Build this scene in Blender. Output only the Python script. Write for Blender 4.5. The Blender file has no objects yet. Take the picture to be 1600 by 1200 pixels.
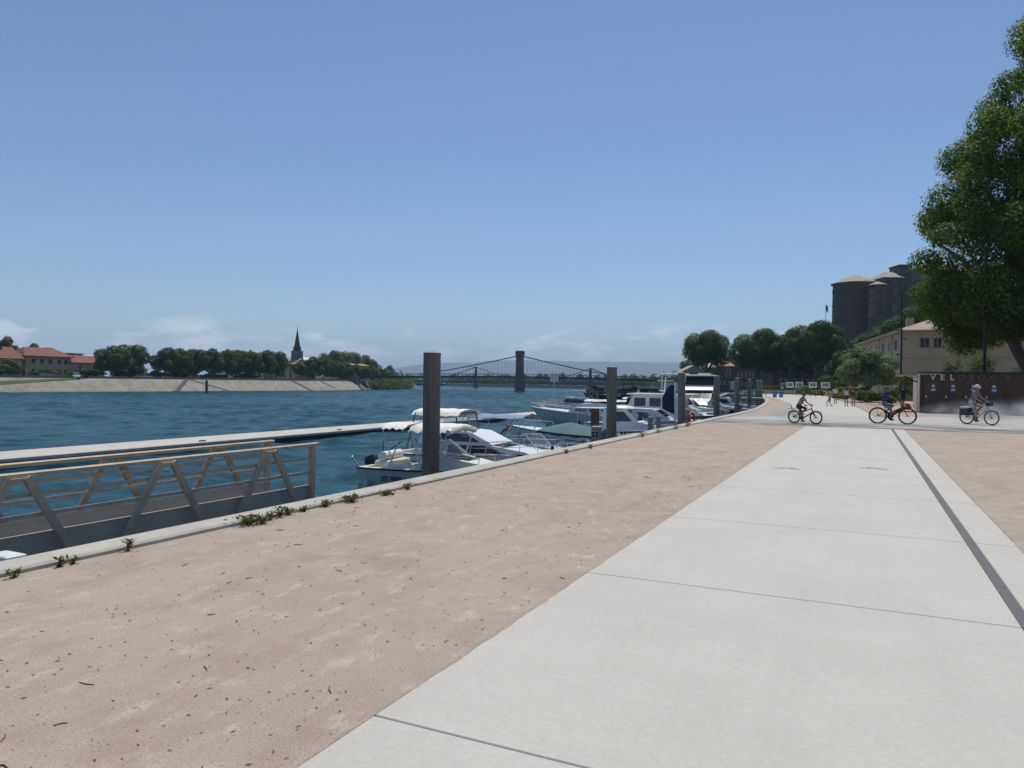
import bpy, bmesh, math, random
import numpy as np
from mathutils import Vector, Matrix, Euler
R = math.radians
scene = bpy.context.scene
col = scene.collection
V = Vector

# ------------------------------------------------------------------ camera
cam = bpy.data.objects.new('camera', bpy.data.cameras.new('camera'))
col.objects.link(cam)
cam.data.sensor_width = 36.0
cam.data.lens = 26.0
cam.data.clip_start = 0.05
cam.data.clip_end = 40000
cam.matrix_world = (Matrix.Translation((0, 0, 1.6)) @ Matrix.Rotation(R(25.4), 4, 'Z')
                    @ Matrix.Rotation(R(89.9), 4, 'X') @ Matrix.Rotation(R(0.72), 4, 'Z'))
scene.camera = cam

# ------------------------------------------------------------------ light
SUN_EL, SUN_AZ = 64.0, -12.0          # azimuth from +Y (downstream), negative = over the river
world = bpy.data.worlds.new('World'); scene.world = world; world.use_nodes = True
wn, wl = world.node_tree.nodes, world.node_tree.links
bg = wn['Background']
sky = wn.new('ShaderNodeTexSky'); sky.sky_type = 'NISHITA'; sky.sun_disc = False
sky.sun_elevation = R(SUN_EL); sky.sun_rotation = R(SUN_AZ)
sky.altitude = 150; sky.air_density = 0.9; sky.dust_density = 0.2; sky.ozone_density = 4.2
# low bank of summer cumulus all along the horizon
geo = wn.new('ShaderNodeNewGeometry'); sep = wn.new('ShaderNodeSeparateXYZ')
tc = wn.new('ShaderNodeTexCoord')
wl.new(tc.outputs['Generated'], sep.inputs[0])
mp = wn.new('ShaderNodeMapping'); mp.inputs['Scale'].default_value = (9, 9, 26)
wl.new(tc.outputs['Generated'], mp.inputs[0])
nz = wn.new('ShaderNodeTexNoise'); nz.inputs['Scale'].default_value = 1.7; nz.inputs['Detail'].default_value = 9
nz.inputs['Roughness'].default_value = 0.58
wl.new(mp.outputs[0], nz.inputs['Vector'])
nzb = wn.new('ShaderNodeTexNoise'); nzb.inputs['Scale'].default_value = 0.55; nzb.inputs['Detail'].default_value = 2
wl.new(mp.outputs[0], nzb.inputs['Vector'])
def wmath(op, a, b=None, clamp=False):
    n = wn.new('ShaderNodeMath'); n.operation = op; n.use_clamp = clamp
    for i, v in enumerate((a, b)):
        if v is None: continue
        if isinstance(v, (int, float)): n.inputs[i].default_value = v
        else: wl.new(v, n.inputs[i])
    return n.outputs[0]
def wrange(v, a, b, c, d):
    n = wn.new('ShaderNodeMapRange'); n.interpolation_type = 'SMOOTHSTEP'
    wl.new(v, n.inputs[0])
    for i, x in enumerate((a, b, c, d)): n.inputs[i + 1].default_value = x
    return n.outputs[0]
band = wmath('MULTIPLY', wrange(sep.outputs[2], 0.0, 0.03, 0.6, 1), wrange(sep.outputs[2], 0.050, 0.088, 1, 0))
cl = wmath('MULTIPLY', wrange(wmath('SUBTRACT', wmath('ADD', nz.outputs[0], wmath('MULTIPLY', nzb.outputs[0], 0.55)), wmath('MULTIPLY', sep.outputs[2], 1.9)), 0.63, 0.82, 0, 1), band)
mix = wn.new('ShaderNodeMix'); mix.data_type = 'RGBA'
wl.new(wmath('MULTIPLY', cl, 0.72), mix.inputs[0])
wl.new(sky.outputs[0], mix.inputs[6]); mix.inputs[7].default_value = (11.0, 11.0, 11.6, 1)
wl.new(mix.outputs[2], bg.inputs[0])
bg.inputs[1].default_value = 0.109

sun = bpy.data.objects.new('sun', bpy.data.lights.new('sun', 'SUN'))
col.objects.link(sun)
sun.data.energy = 4.3; sun.data.angle = R(0.5); sun.data.color = (1.0, 0.945, 0.86)
_az, _el = R(SUN_AZ), R(SUN_EL)
sdir = V((math.sin(_az) * math.cos(_el), math.cos(_az) * math.cos(_el), math.sin(_el)))
sun.rotation_euler = sdir.to_track_quat('Z', 'Y').to_euler()
sun.location = (0, 0, 60)

vs = scene.view_settings
vs.view_transform = 'Standard'; vs.look = 'None'; vs.gamma = 1; vs.use_curve_mapping = False
vs.exposure = 0.0
scene.cycles.use_denoising = True
scene.cycles.max_bounces = 8
scene.cycles.transparent_max_bounces = 16
scene.cycles.volume_bounces = 0
scene.cycles.caustics_reflective = False; scene.cycles.caustics_refractive = False

# ------------------------------------------------------------------ helpers
def tag(o, label=None, cat=None, group=None, kind=None):
    if label: o['label'] = label
    if cat: o['category'] = cat
    if group: o['group'] = group
    if kind: o['kind'] = kind
    return o
def thing(name, label, cat, loc=(0, 0, 0), rz=0.0, group=None):
    o = bpy.data.objects.new(name, None); col.objects.link(o)
    o.location = loc; o.rotation_euler = (0, 0, rz); o.empty_display_size = 0.3
    return tag(o, label, cat, group)
def copy_tree(o, parent=None):
    c = o.copy(); col.objects.link(c); c.parent = parent
    for ch in o.children: copy_tree(ch, c)
    return c

class MB:
    def __init__(s): s.v = []; s.f = []; s.m = []
    def add(s, vs, fs, m=0):
        n = len(s.v); s.v += [tuple(p) for p in vs]
        s.f += [tuple(i + n for i in f) for f in fs]; s.m += [m] * len(fs); return s
    def box(s, c, d, rz=0.0, m=0, ch=0.0):
        x, y, z = d[0] / 2, d[1] / 2, d[2] / 2; cx, cy, cz = c
        co, si = math.cos(rz), math.sin(rz)
        def T(p): return (cx + p[0] * co - p[1] * si, cy + p[0] * si + p[1] * co, cz + p[2])
        if ch <= 0:
            P = [T((a * x, b * y, e * z)) for e in (-1, 1) for a, b in ((-1, -1), (1, -1), (1, 1), (-1, 1))]
            return s.add(P, [(3, 2, 1, 0), (4, 5, 6, 7), (0, 1, 5, 4), (1, 2, 6, 5), (2, 3, 7, 6), (3, 0, 4, 7)], m)
        P = []
        for e, q in ((-z, 0), (z - ch, 0), (z, ch)):
            P += [T((a * (x - q), b * (y - q), e)) for a, b in ((-1, -1), (1, -1), (1, 1), (-1, 1))]
        F = [(3, 2, 1, 0), (8, 9, 10, 11)]
        for k in (0, 4): F += [(k + i, k + (i + 1) % 4, k + 4 + (i + 1) % 4, k + 4 + i) for i in range(4)]
        return s.add(P, F, m)
    def bar(s, p, q, w, h, m=0):
        p, q = V(p), V(q); d = (q - p).normalized()
        up = V((0, 0, 1)) if abs(d.z) < 0.95 else V((0, 1, 0))
        a = d.cross(up).normalized() * w / 2; b = a.cross(d).normalized() * h / 2
        P = [e + i * a + j * b for e in (p, q) for i, j in ((-1, -1), (1, -1), (1, 1), (-1, 1))]
        return s.add(P, [(3, 2, 1, 0), (4, 5, 6, 7), (0, 1, 5, 4), (1, 2, 6, 5), (2, 3, 7, 6), (3, 0, 4, 7)], m)
    def tube(s, pts, r, n=8, m=0, cap=True):
        pts = [V(p) for p in pts]; rs = r if isinstance(r, (list, tuple)) else [r] * len(pts)
        P = []; prev = None
        for i, p in enumerate(pts):
            d = (pts[min(i + 1, len(pts) - 1)] - pts[max(i - 1, 0)]).normalized()
            if prev is None:
                u = V((0, 0, 1)) if abs(d.z) < 0.9 else V((1, 0, 0))
                a = d.cross(u).normalized()
            else:
                a = (prev - d * prev.dot(d)).normalized()
            prev = a; b = d.cross(a)
            P += [p + (a * math.cos(t) + b * math.sin(t)) * rs[i] for t in [2 * math.pi * k / n for k in range(n)]]
        F = [(i * n + k, i * n + (k + 1) % n, (i + 1) * n + (k + 1) % n, (i + 1) * n + k) for i in range(len(pts) - 1) for k in range(n)]
        if cap: F += [tuple(range(n))[::-1], tuple((len(pts) - 1) * n + k for k in range(n))]
        return s.add(P, F, m)
    def lathe(s, prof, n=16, c=(0, 0, 0), m=0, axis='z'):
        P = []
        for r, z in prof:
            for k in range(n):
                t = 2 * math.pi * k / n; a, b = r * math.cos(t), r * math.sin(t)
                P.append((c[0] + a, c[1] + b, c[2] + z) if axis == 'z' else ((c[0] + a, c[1] + z, c[2] + b) if axis == 'y' else (c[0] + z, c[1] + a, c[2] + b)))
        F = [(i * n + k, i * n + (k + 1) % n, (i + 1) * n + (k + 1) % n, (i + 1) * n + k) for i in range(len(prof) - 1) for k in range(n)]
        if prof[0][0] > 1e-4: F.append(tuple(range(n))[::-1])
        if prof[-1][0] > 1e-4: F.append(tuple((len(prof) - 1) * n + k for k in range(n)))
        return s.add(P, F, m)
    def prism(s, poly, z0, z1, m=0):
        n = len(poly)
        P = [(x, y, z0) for x, y in poly] + [(x, y, z1) for x, y in poly]
        return s.add(P, [tuple(range(n))[::-1], tuple(range(n, 2 * n))] + [(i, (i + 1) % n, n + (i + 1) % n, n + i) for i in range(n)], m)
    def loft(s, secs, closed=False, m=0, caps=False):
        n = len(secs[0]); P = [p for c in secs for p in c]; k = n if closed else n - 1
        F = [(i * n + j, i * n + (j + 1) % n, (i + 1) * n + (j + 1) % n, (i + 1) * n + j) for i in range(len(secs) - 1) for j in range(k)]
        if caps: F += [tuple(range(n))[::-1], tuple((len(secs) - 1) * n + j for j in range(n))]
        return s.add(P, F, m)
    def sphere(s, c, r, n=12, k=8, m=0):
        r = r if isinstance(r, (tuple, list)) else (r, r, r)
        P = [(c[0], c[1], c[2] - r[2])]
        for i in range(1, k):
            t = math.pi * i / k
            P += [(c[0] + r[0] * math.sin(t) * math.cos(2 * math.pi * j / n), c[1] + r[1] * math.sin(t) * math.sin(2 * math.pi * j / n), c[2] - r[2] * math.cos(t)) for j in range(n)]
        P.append((c[0], c[1], c[2] + r[2])); L = len(P) - 1
        F = [(0, 1 + (j + 1) % n, 1 + j) for j in range(n)]
        F += [(1 + i * n + j, 1 + i * n + (j + 1) % n, 1 + (i + 1) * n + (j + 1) % n, 1 + (i + 1) * n + j) for i in range(k - 2) for j in range(n)]
        F += [(L, 1 + (k - 2) * n + j, 1 + (k - 2) * n + (j + 1) % n) for j in range(n)]
        return s.add(P, F, m)
    def mesh(s, name):
        me = bpy.data.meshes.new(name); me.from_pydata(s.v, [], s.f)
        me.polygons.foreach_set('material_index', s.m); return me
    def build(s, name, mat, parent=None, smooth=False, fix=True):
        me = s.mesh(name)
        if fix:
            bm = bmesh.new(); bm.from_mesh(me); bmesh.ops.recalc_face_normals(bm, faces=bm.faces); bm.to_mesh(me); bm.free()
        return link(name, me, mat, parent, smooth)
def link(name, me, mat, parent=None, smooth=False):
    for mm in (mat if isinstance(mat, (list, tuple)) else [mat]): me.materials.append(mm)
    if smooth:
        me.shade_smooth(); me.set_sharp_from_angle(angle=R(42))
    o = bpy.data.objects.new(name, me); col.objects.link(o)
    if parent is not None: o.parent = parent
    return o
def struct(name, mb, mat, smooth=False, kind='structure', fix=True, label=None):
    o = mb.build(name, mat, None, smooth, fix); o['kind'] = kind
    if label: o['label'] = label
    return o
def text_mesh(txt, size, depth, bold=0.0, spacing=1.0):
    cu = bpy.data.curves.new('txt', 'FONT'); cu.body = txt; cu.size = size; cu.extrude = depth / 2
    cu.offset = bold; cu.space_character = spacing; cu.resolution_u = 3
    cu.align_x = 'CENTER'
    o = bpy.data.objects.new('txt', cu); col.objects.link(o)
    dg = bpy.context.evaluated_depsgraph_get()
    me = bpy.data.meshes.new_from_object(o.evaluated_get(dg))
    me.materials.clear()
    bpy.data.objects.remove(o); bpy.data.curves.remove(cu)
    return me

# ------------------------------------------------------------------ materials
MATS = {}
def mat(name, c, rough=0.7, metal=0.0, var=0.0, vscale=3.0, bump=0.0, bscale=30.0, c2=None, spec=0.5, coat=0.0, detail=5.0, coords='Object'):
    if name in MATS: return MATS[name]
    m = bpy.data.materials.new(name); m.use_nodes = True; MATS[name] = m
    n, l = m.node_tree.nodes, m.node_tree.links; b = n['Principled BSDF']
    b.inputs['Base Color'].default_value = (*c, 1); b.inputs['Roughness'].default_value = rough
    b.inputs['Metallic'].default_value = metal; b.inputs['Specular IOR Level'].default_value = spec
    if coat: b.inputs['Coat Weight'].default_value = coat
    if var or bump: t = n.new('ShaderNodeTexCoord')
    if var:
        z = n.new('ShaderNodeTexNoise'); z.inputs['Scale'].default_value = vscale; z.inputs['Detail'].default_value = detail; z.inputs['Roughness'].default_value = 0.65
        l.new(t.outputs[coords], z.inputs['Vector'])
        r = n.new('ShaderNodeValToRGB'); r.color_ramp.elements[0].position = 0.32; r.color_ramp.elements[1].position = 0.68
        d = c2 if c2 else tuple(x * (1 - var) for x in c)
        u = tuple(min(1, x * (1 + var * (0 if c2 else 0.6))) for x in c)
        r.color_ramp.elements[0].color = (*d, 1); r.color_ramp.elements[1].color = (*u, 1)
        l.new(z.outputs[0], r.inputs[0]); l.new(r.outputs[0], b.inputs['Base Color'])
    if bump:
        z = n.new('ShaderNodeTexNoise'); z.inputs['Scale'].default_value = bscale; z.inputs['Detail'].default_value = 6
        l.new(t.outputs[coords], z.inputs['Vector'])
        k = n.new('ShaderNodeBump'); k.inputs['Strength'].default_value = bump; k.inputs['Distance'].default_value = 0.02
        l.new(z.outputs[0], k.inputs['Height']); l.new(k.outputs[0], b.inputs['Normal'])
    return m
def leaf_mat(name, dark, light, trans=0.35):
    m = bpy.data.materials.new(name); m.use_nodes = True; MATS[name] = m
    n, l = m.node_tree.nodes, m.node_tree.links; b = n['Principled BSDF']; out = n['Material Output']
    g = n.new('ShaderNodeNewGeometry'); r = n.new('ShaderNodeValToRGB')
    r.color_ramp.elements[0].color = (*dark, 1); r.color_ramp.elements[1].color = (*light, 1)
    l.new(g.outputs['Random Per Island'], r.inputs[0])
    l.new(r.outputs[0], b.inputs['Base Color']); b.inputs['Roughness'].default_value = 0.65; b.inputs['Specular IOR Level'].default_value = 0.12
    t = n.new('ShaderNodeBsdfTranslucent'); mx = n.new('ShaderNodeMix'); mx.data_type = 'RGBA'; mx.inputs[0].default_value = 0.6
    l.new(r.outputs[0], mx.inputs[6]); mx.inputs[7].default_value = (light[0] * 1.6, light[1] * 1.5, light[2] * 0.6, 1)
    l.new(mx.outputs[2], t.inputs[0])
    ms = n.new('ShaderNodeMixShader'); ms.inputs[0].default_value = trans
    l.new(b.outputs[0], ms.inputs[1]); l.new(t.outputs[0], ms.inputs[2]); l.new(ms.outputs[0], out.inputs[0])
    return m
def glass_mat(name, tint, alpha):      # thin clear pane: tinted see-through plus sky reflection
    m = bpy.data.materials.new(name); m.use_nodes = True; MATS[name] = m
    n, l = m.node_tree.nodes, m.node_tree.links; b = n['Principled BSDF']; out = n['Material Output']
    b.inputs['Base Color'].default_value = (*tint, 1); b.inputs['Roughness'].default_value = 0.05
    t = n.new('ShaderNodeBsdfTransparent'); t.inputs[0].default_value = (0.86, 0.9, 0.92, 1)
    ms = n.new('ShaderNodeMixShader'); ms.inputs[0].default_value = alpha
    l.new(t.outputs[0], ms.inputs[1]); l.new(b.outputs[0], ms.inputs[2]); l.new(ms.outputs[0], out.inputs[0])
    return m

M = {}
def mesh_mat(name, c, hole):           # perforated sheet seen from afar: part open
    m = mat(name, c, 0.6, 0.1, var=0.12, vscale=4); n, l = m.node_tree.nodes, m.node_tree.links
    t = n.new('ShaderNodeBsdfTransparent'); ms = n.new('ShaderNodeMixShader'); ms.inputs[0].default_value = 1 - hole
    l.new(t.outputs[0], ms.inputs[1]); l.new(n['Principled BSDF'].outputs[0], ms.inputs[2]); l.new(ms.outputs[0], n['Material Output'].inputs[0]); return m
M['perf'] = mesh_mat('perforated_plate', (0.44, 0.41, 0.37), 0.30)
M['white'] = mat('boat_white', (0.78, 0.78, 0.76), 0.28, var=0.07, vscale=1.5, coat=0.2)
M['gel'] = mat('cream_gelcoat', (0.66, 0.65, 0.56), 0.4, var=0.12, vscale=2.0)
M['palegreen'] = mat('pale_green_hull', (0.40, 0.46, 0.42), 0.45, var=0.12, vscale=2.0)
M['greyhull'] = mat('grey_hull', (0.46, 0.51, 0.52), 0.4, var=0.1, vscale=1.4)
M['darkhull'] = mat('dark_hull', (0.02, 0.025, 0.05), 0.35, var=0.2, vscale=1.0)
M['black'] = mat('black_rubber', (0.018, 0.018, 0.02), 0.5)
M['glassdark'] = mat('dark_window_glass', (0.012, 0.015, 0.02), 0.06, spec=0.7)
M['glass'] = glass_mat('clear_screen', (0.3, 0.36, 0.4), 0.22)
M['canvas'] = mat('white_canvas', (0.72, 0.70, 0.64), 0.85, var=0.1, vscale=4, bump=0.25, bscale=6)
M['canvasblue'] = mat('blue_grey_canvas', (0.20, 0.26, 0.38), 0.85, var=0.1, vscale=4, bump=0.2, bscale=6)
M['canvasgreen'] = mat('teal_canvas', (0.035, 0.12, 0.128), 0.8, var=0.15, vscale=3, bump=0.3, bscale=5)
M['canvasnavy'] = mat('navy_canvas', (0.015, 0.022, 0.06), 0.8, var=0.2, vscale=3, bump=0.3, bscale=5)
M['canvasgrey'] = mat('grey_canvas', (0.13, 0.14, 0.15), 0.85, var=0.15, vscale=3, bump=0.4, bscale=5)
M['steel'] = mat('stainless', (0.62, 0.62, 0.62), 0.3, 0.9)
M['red'] = mat('red_paint', (0.45, 0.025, 0.02), 0.5)
M['orange'] = mat('lifebuoy_orange', (0.55, 0.06, 0.02), 0.5)
M['wood'] = mat('varnished_wood', (0.14, 0.07, 0.035), 0.45, var=0.3, vscale=6)
M['alu'] = mat('gangway_aluminium', (0.52, 0.42, 0.31), 0.6, 0.1, var=0.18, vscale=7, c2=(0.40, 0.30, 0.20))
M['plate'] = mat('gangway_plate', (0.46, 0.43, 0.39), 0.65, 0.0, var=0.15, vscale=3)
M['pile'] = mat('pile_steel', (0.215, 0.185, 0.145), 0.7, 0.0, var=0.25, vscale=1.6, c2=(0.16, 0.137, 0.105), bump=0.15, bscale=40)
M['concrete'] = mat('concrete', (0.50, 0.48, 0.44), 0.85, var=0.12, vscale=2, bump=0.1, bscale=60)
M['ponton'] = mat('pontoon_concrete', (0.46, 0.43, 0.39), 0.85, var=0.15, vscale=1.2)
M['pontonside'] = mat('pontoon_side', (0.045, 0.042, 0.04), 0.8, var=0.3, vscale=2)
M['bark'] = mat('bark', (0.13, 0.10, 0.075), 0.9, var=0.4, vscale=6, bump=0.5, bscale=12)
M['leaf_far'] = leaf_mat('plane_leaf_far', (0.030, 0.058, 0.020), (0.095, 0.145, 0.045), 0.30)
M['leaf_quay'] = leaf_mat('plane_leaf_quay', (0.022, 0.046, 0.016), (0.095, 0.155, 0.045), 0.28)
M['leaf_big'] = leaf_mat('plane_leaf_big', (0.030, 0.065, 0.014), (0.12, 0.20, 0.035), 0.42)
M['leaf_olive'] = leaf_mat('olive_leaf', (0.075, 0.12, 0.07), (0.20, 0.27, 0.16), 0.3)
M['leaf_shrub'] = leaf_mat('shrub_leaf', (0.03, 0.065, 0.018), (0.09, 0.15, 0.035), 0.25)
M['leaf_yellow'] = leaf_mat('yellow_shrub_leaf', (0.09, 0.11, 0.03), (0.22, 0.22, 0.07), 0.25)
M['leaf_flower'] = leaf_mat('red_flower', (0.10, 0.05, 0.02), (0.36, 0.06, 0.035), 0.2)
M['reed'] = leaf_mat('reed', (0.06, 0.09, 0.03), (0.13, 0.16, 0.06), 0.25)
M['weed'] = leaf_mat('weed_leaf', (0.05, 0.075, 0.02), (0.13, 0.15, 0.05), 0.2)
M['tileroof'] = mat('roof_tile', (0.20, 0.068, 0.045), 0.85, var=0.3, vscale=0.9, c2=(0.14, 0.048, 0.034))
M['tilepale'] = mat('pale_roof_tile', (0.36, 0.27, 0.20), 0.85, var=0.25, vscale=1.0)
M['tilegrey'] = mat('castle_roof', (0.33, 0.29, 0.24), 0.9, var=0.25, vscale=0.8)
M['render'] = mat('beige_render', (0.34, 0.275, 0.20), 0.9, var=0.12, vscale=0.4)
M['rendercream'] = mat('cream_render', (0.36, 0.31, 0.225), 0.9, var=0.1, vscale=0.5)
M['renderwhite'] = mat('white_render', (0.66, 0.64, 0.58), 0.9, var=0.1, vscale=0.5)
M['rendergrey'] = mat('grey_render', (0.17, 0.155, 0.14), 0.9, var=0.2, vscale=0.5)
M['renderbrown'] = mat('brown_stone_wall', (0.12, 0.085, 0.06), 0.9, var=0.3, vscale=0.8)
M['castle'] = mat('castle_stone', (0.115, 0.095, 0.080), 0.95, var=0.35, vscale=0.9, bump=0.6, bscale=2.5, detail=8)
M['castletrim'] = mat('castle_trim', (0.24, 0.20, 0.165), 0.95, var=0.25, vscale=1.2)
M['shutter'] = mat('grey_blue_shutter', (0.26, 0.30, 0.33), 0.7)
M['frame'] = mat('window_frame', (0.30, 0.28, 0.25), 0.7)
M['pane'] = mat('window_pane', (0.02, 0.022, 0.028), 0.08, spec=0.6)
M['bridge'] = mat('bridge_iron', (0.030, 0.032, 0.042), 0.7, 0.2, var=0.2, vscale=0.5)
M['bridgestone'] = mat('bridge_stone', (0.15, 0.125, 0.115), 0.92, var=0.3, vscale=0.6, bump=0.4, bscale=2)
M['bluepaint'] = mat('blue_bridge_paint', (0.055, 0.07, 0.12), 0.7, var=0.15, vscale=0.3)
M['dark'] = mat('dark_metal', (0.02, 0.02, 0.022), 0.5, 0.4)
M['weathering'] = mat('weathered_steel', (0.088, 0.054, 0.038), 0.85, var=0.28, vscale=1.4, c2=(0.058, 0.038, 0.029), bump=0.15, bscale=20)
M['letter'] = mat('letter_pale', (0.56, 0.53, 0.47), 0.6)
M['lettershade'] = mat('letter_shaded', (0.105, 0.088, 0.075), 0.7)  # darker copy of the kiosk letter colour, shade painted in
M['signblue'] = mat('sign_blue', (0.03, 0.13, 0.36), 0.5)
M['signwhite'] = mat('sign_white', (0.75, 0.75, 0.74), 0.5)

def streak(m, c, d, sc):               # vertical run-off streaks on upright metal
    n, l = m.node_tree.nodes, m.node_tree.links; b = n['Principled BSDF']; t = n.new('ShaderNodeTexCoord'); mp_ = n.new('ShaderNodeMapping'); mp_.inputs['Scale'].default_value = sc
    l.new(t.outputs['Object'], mp_.inputs[0]); z = n.new('ShaderNodeTexNoise'); z.inputs['Scale'].default_value = 1.0; z.inputs['Detail'].default_value = 8; z.inputs['Roughness'].default_value = 0.7; l.new(mp_.outputs[0], z.inputs['Vector'])
    r = n.new('ShaderNodeValToRGB'); r.color_ramp.elements[0].position = 0.36; r.color_ramp.elements[1].position = 0.64; r.color_ramp.elements[0].color = (*d, 1); r.color_ramp.elements[1].color = (*c, 1)
    l.new(z.outputs[0], r.inputs[0]); l.new(r.outputs[0], b.inputs['Base Color'])
streak(M['pile'], (0.235, 0.205, 0.165), (0.125, 0.105, 0.08), (9, 9, 0.5))
# ------------------------------------------------------------------ foliage
def cards(rng, P, N, size, jit=0.35, asp=0.62):
    """one mesh of leaf-sized rhombs at points P facing roughly along N"""
    n = len(P)
    N = N + rng.normal(0, 0.30, (n, 3)); N /= np.linalg.norm(N, axis=1)[:, None] + 1e-9
    T = rng.normal(0, 1, (n, 3)); T -= N * (T * N).sum(1)[:, None]; T /= np.linalg.norm(T, axis=1)[:, None] + 1e-9
    B = np.cross(N, T)
    s = (size * (1 - jit + 2 * jit * rng.random(n)))[:, None]
    q = np.empty((n, 4, 3)); bend = N * s * 0.22
    q[:, 0] = P - T * s; q[:, 1] = P - B * s * asp + bend; q[:, 2] = P + T * s; q[:, 3] = P + B * s * asp + bend
    return q.reshape(-1, 3)
def card_mesh(name, verts):
    n = len(verts) // 4; me = bpy.data.meshes.new(name)
    me.vertices.add(4 * n); me.vertices.foreach_set('co', verts.astype(np.float32).ravel())
    me.loops.add(4 * n); me.loops.foreach_set('vertex_index', np.arange(4 * n, dtype=np.int32))
    me.polygons.add(n); me.polygons.foreach_set('loop_start', np.arange(0, 4 * n, 4, dtype=np.int32))
    me.update(calc_edges=True); return me
def lobes_pts(rng, lobes, n, shell=0.55, up=0.35):
    L = np.array(lobes, float); w = (L[:, 3] * L[:, 4] + L[:, 4] * L[:, 5] + L[:, 3] * L[:, 5]); w /= w.sum()
    k = rng.choice(len(L), n, p=w)
    d = rng.normal(0, 1, (n, 3)); d /= np.linalg.norm(d, axis=1)[:, None]
    r = shell + (1.04 - shell) * rng.random(n) ** 0.55
    r += 0.10 * np.sin(d[:, 0] * 7 + k) * np.sin(d[:, 1] * 6 + 2 * k) + 0.06 * rng.normal(0, 1, n)
    P = L[k, :3] + d * L[k, 3:6] * r[:, None]
    N = d + np.array([0, 0, up]); return P, N
def crown_lobes(rng, c, r, k, sub=(0.34, 0.52), flat=0.9, low=-0.55):
    out = [(c[0], c[1], c[2], r[0] * 0.5, r[1] * 0.5, r[2] * 0.5)]
    for i in range(k):
        z = low + (1 - low) * (i + 0.5) / k + rng.uniform(-0.12, 0.12); z = max(-0.95, min(0.95, z))
        a = i * 2.39996 + rng.uniform(-0.4, 0.4); h = math.sqrt(1 - z * z); q = rng.uniform(*sub)
        f = 1.0 - q * 0.80
        out.append((c[0] + math.cos(a) * h * r[0] * f, c[1] + math.sin(a) * h * r[1] * f, c[2] + z * r[2] * f, r[0] * q, r[1] * q, r[2] * q * flat))
    return out
def make_trunk(rng, H, r, lobes, limbs=6, lean=(0, 0), base=-0.3):
    mb = MB(); top = V((lean[0], lean[1], H))
    mid = V((lean[0] * 0.35 + rng.uniform(-.1, .1) * r, lean[1] * 0.35, H * 0.5))
    mb.tube([(0, 0, base), (0, 0, 0.15 * H), mid, top], [r * 1.35, r * 1.05, r * 0.88, r * 0.72], 9)
    ids = sorted(range(1, len(lobes)), key=lambda i: lobes[i][2])[:limbs] if len(lobes) > limbs else range(len(lobes))
    for i in ids:
        e = V(lobes[i][:3]); s0 = mid.lerp(top, rng.uniform(0.5, 1.0))
        k = s0.lerp(e, 0.5) + V((rng.uniform(-.3, .3), rng.uniform(-.3, .3), -0.08 * (e - s0).length))
        mb.tube([s0, k, e], [r * 0.5, r * 0.32, r * 0.10], 6)
    return mb
def tree(name, label, cat, loc, H, r, lobes, n, size, leaf, seed, group=None, limbs=6, lean=(0, 0), up=0.35, shell=0.55, trunkm='bark'):
    rng = np.random.default_rng(seed); t = thing(name, label, cat, loc, 0, group)
    make_trunk(rng, H, r, lobes, limbs, lean).build('trunk', M[trunkm], t, True)
    P, N = lobes_pts(rng, lobes, n, shell, up)
    link('crown', card_mesh('crown', cards(rng, P, N, size)), M[leaf], t)
    return t
def shrub(name, label, loc, r, n, size, leaf, seed, group=None, stems=5, k=6):
    rng = np.random.default_rng(seed); t = thing(name, label, 'shrub', loc, 0, group)
    lobes = crown_lobes(rng, (0, 0, r[2] * 0.95), r, k, low=-0.7)
    P, N = lobes_pts(rng, lobes, n, 0.35, 0.3); P[:, 2] = np.maximum(P[:, 2], 0.02)
    link('foliage', card_mesh('foliage', cards(rng, P, N, size)), M[leaf], t)
    mb = MB()
    for i in range(stems):
        a = rng.uniform(0, 6.28); mb.tube([(0.1 * math.cos(a), 0.1 * math.sin(a), -0.05), (r[0] * .4 * math.cos(a), r[1] * .4 * math.sin(a), r[2] * 1.1)], [0.03, 0.012], 5)
    mb.build('stem', M['bark'], t)
    return t

# ================================================================== SETTING
def noise_node(n, l, vec, scale, detail=6, rough=0.6, sc=None):
    if sc:
        mpn = n.new('ShaderNodeMapping'); mpn.inputs['Scale'].default_value = sc; l.new(vec, mpn.inputs[0]); vec = mpn.outputs[0]
    z = n.new('ShaderNodeTexNoise'); z.inputs['Scale'].default_value = scale; z.inputs['Detail'].default_value = detail; z.inputs['Roughness'].default_value = rough
    l.new(vec, z.inputs['Vector']); return z.outputs[0]
def ramp(n, l, v, stops):
    r = n.new('ShaderNodeValToRGB'); e = r.color_ramp.elements
    while len(e) < len(stops): e.new(0.5)
    for i, (p, c) in enumerate(stops): e[i].position = p; e[i].color = (*c, 1)
    l.new(v, r.inputs[0]); return r.outputs[0]
def mixc(n, l, f, a, b, mode='MIX'):
    m = n.new('ShaderNodeMix'); m.data_type = 'RGBA'; m.blend_type = mode
    for i, v in ((0, f), (6, a), (7, b)):
        if isinstance(v, (int, float)): m.inputs[i].default_value = v
        elif isinstance(v, tuple): m.inputs[i].default_value = (*v, 1)
        else: l.new(v, m.inputs[i])
    return m.outputs[2]
def newmat(name):
    m = bpy.data.materials.new(name); m.use_nodes = True
    n, l = m.node_tree.nodes, m.node_tree.links
    g = n.new('ShaderNodeNewGeometry'); return m, n, l, n['Principled BSDF'], g.outputs['Position']
def bumpn(n, l, b, h, strength, dist):
    k = n.new('ShaderNodeBump'); k.inputs['Strength'].default_value = strength; k.inputs['Distance'].default_value = dist
    l.new(h, k.inputs['Height'])
    return k

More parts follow.
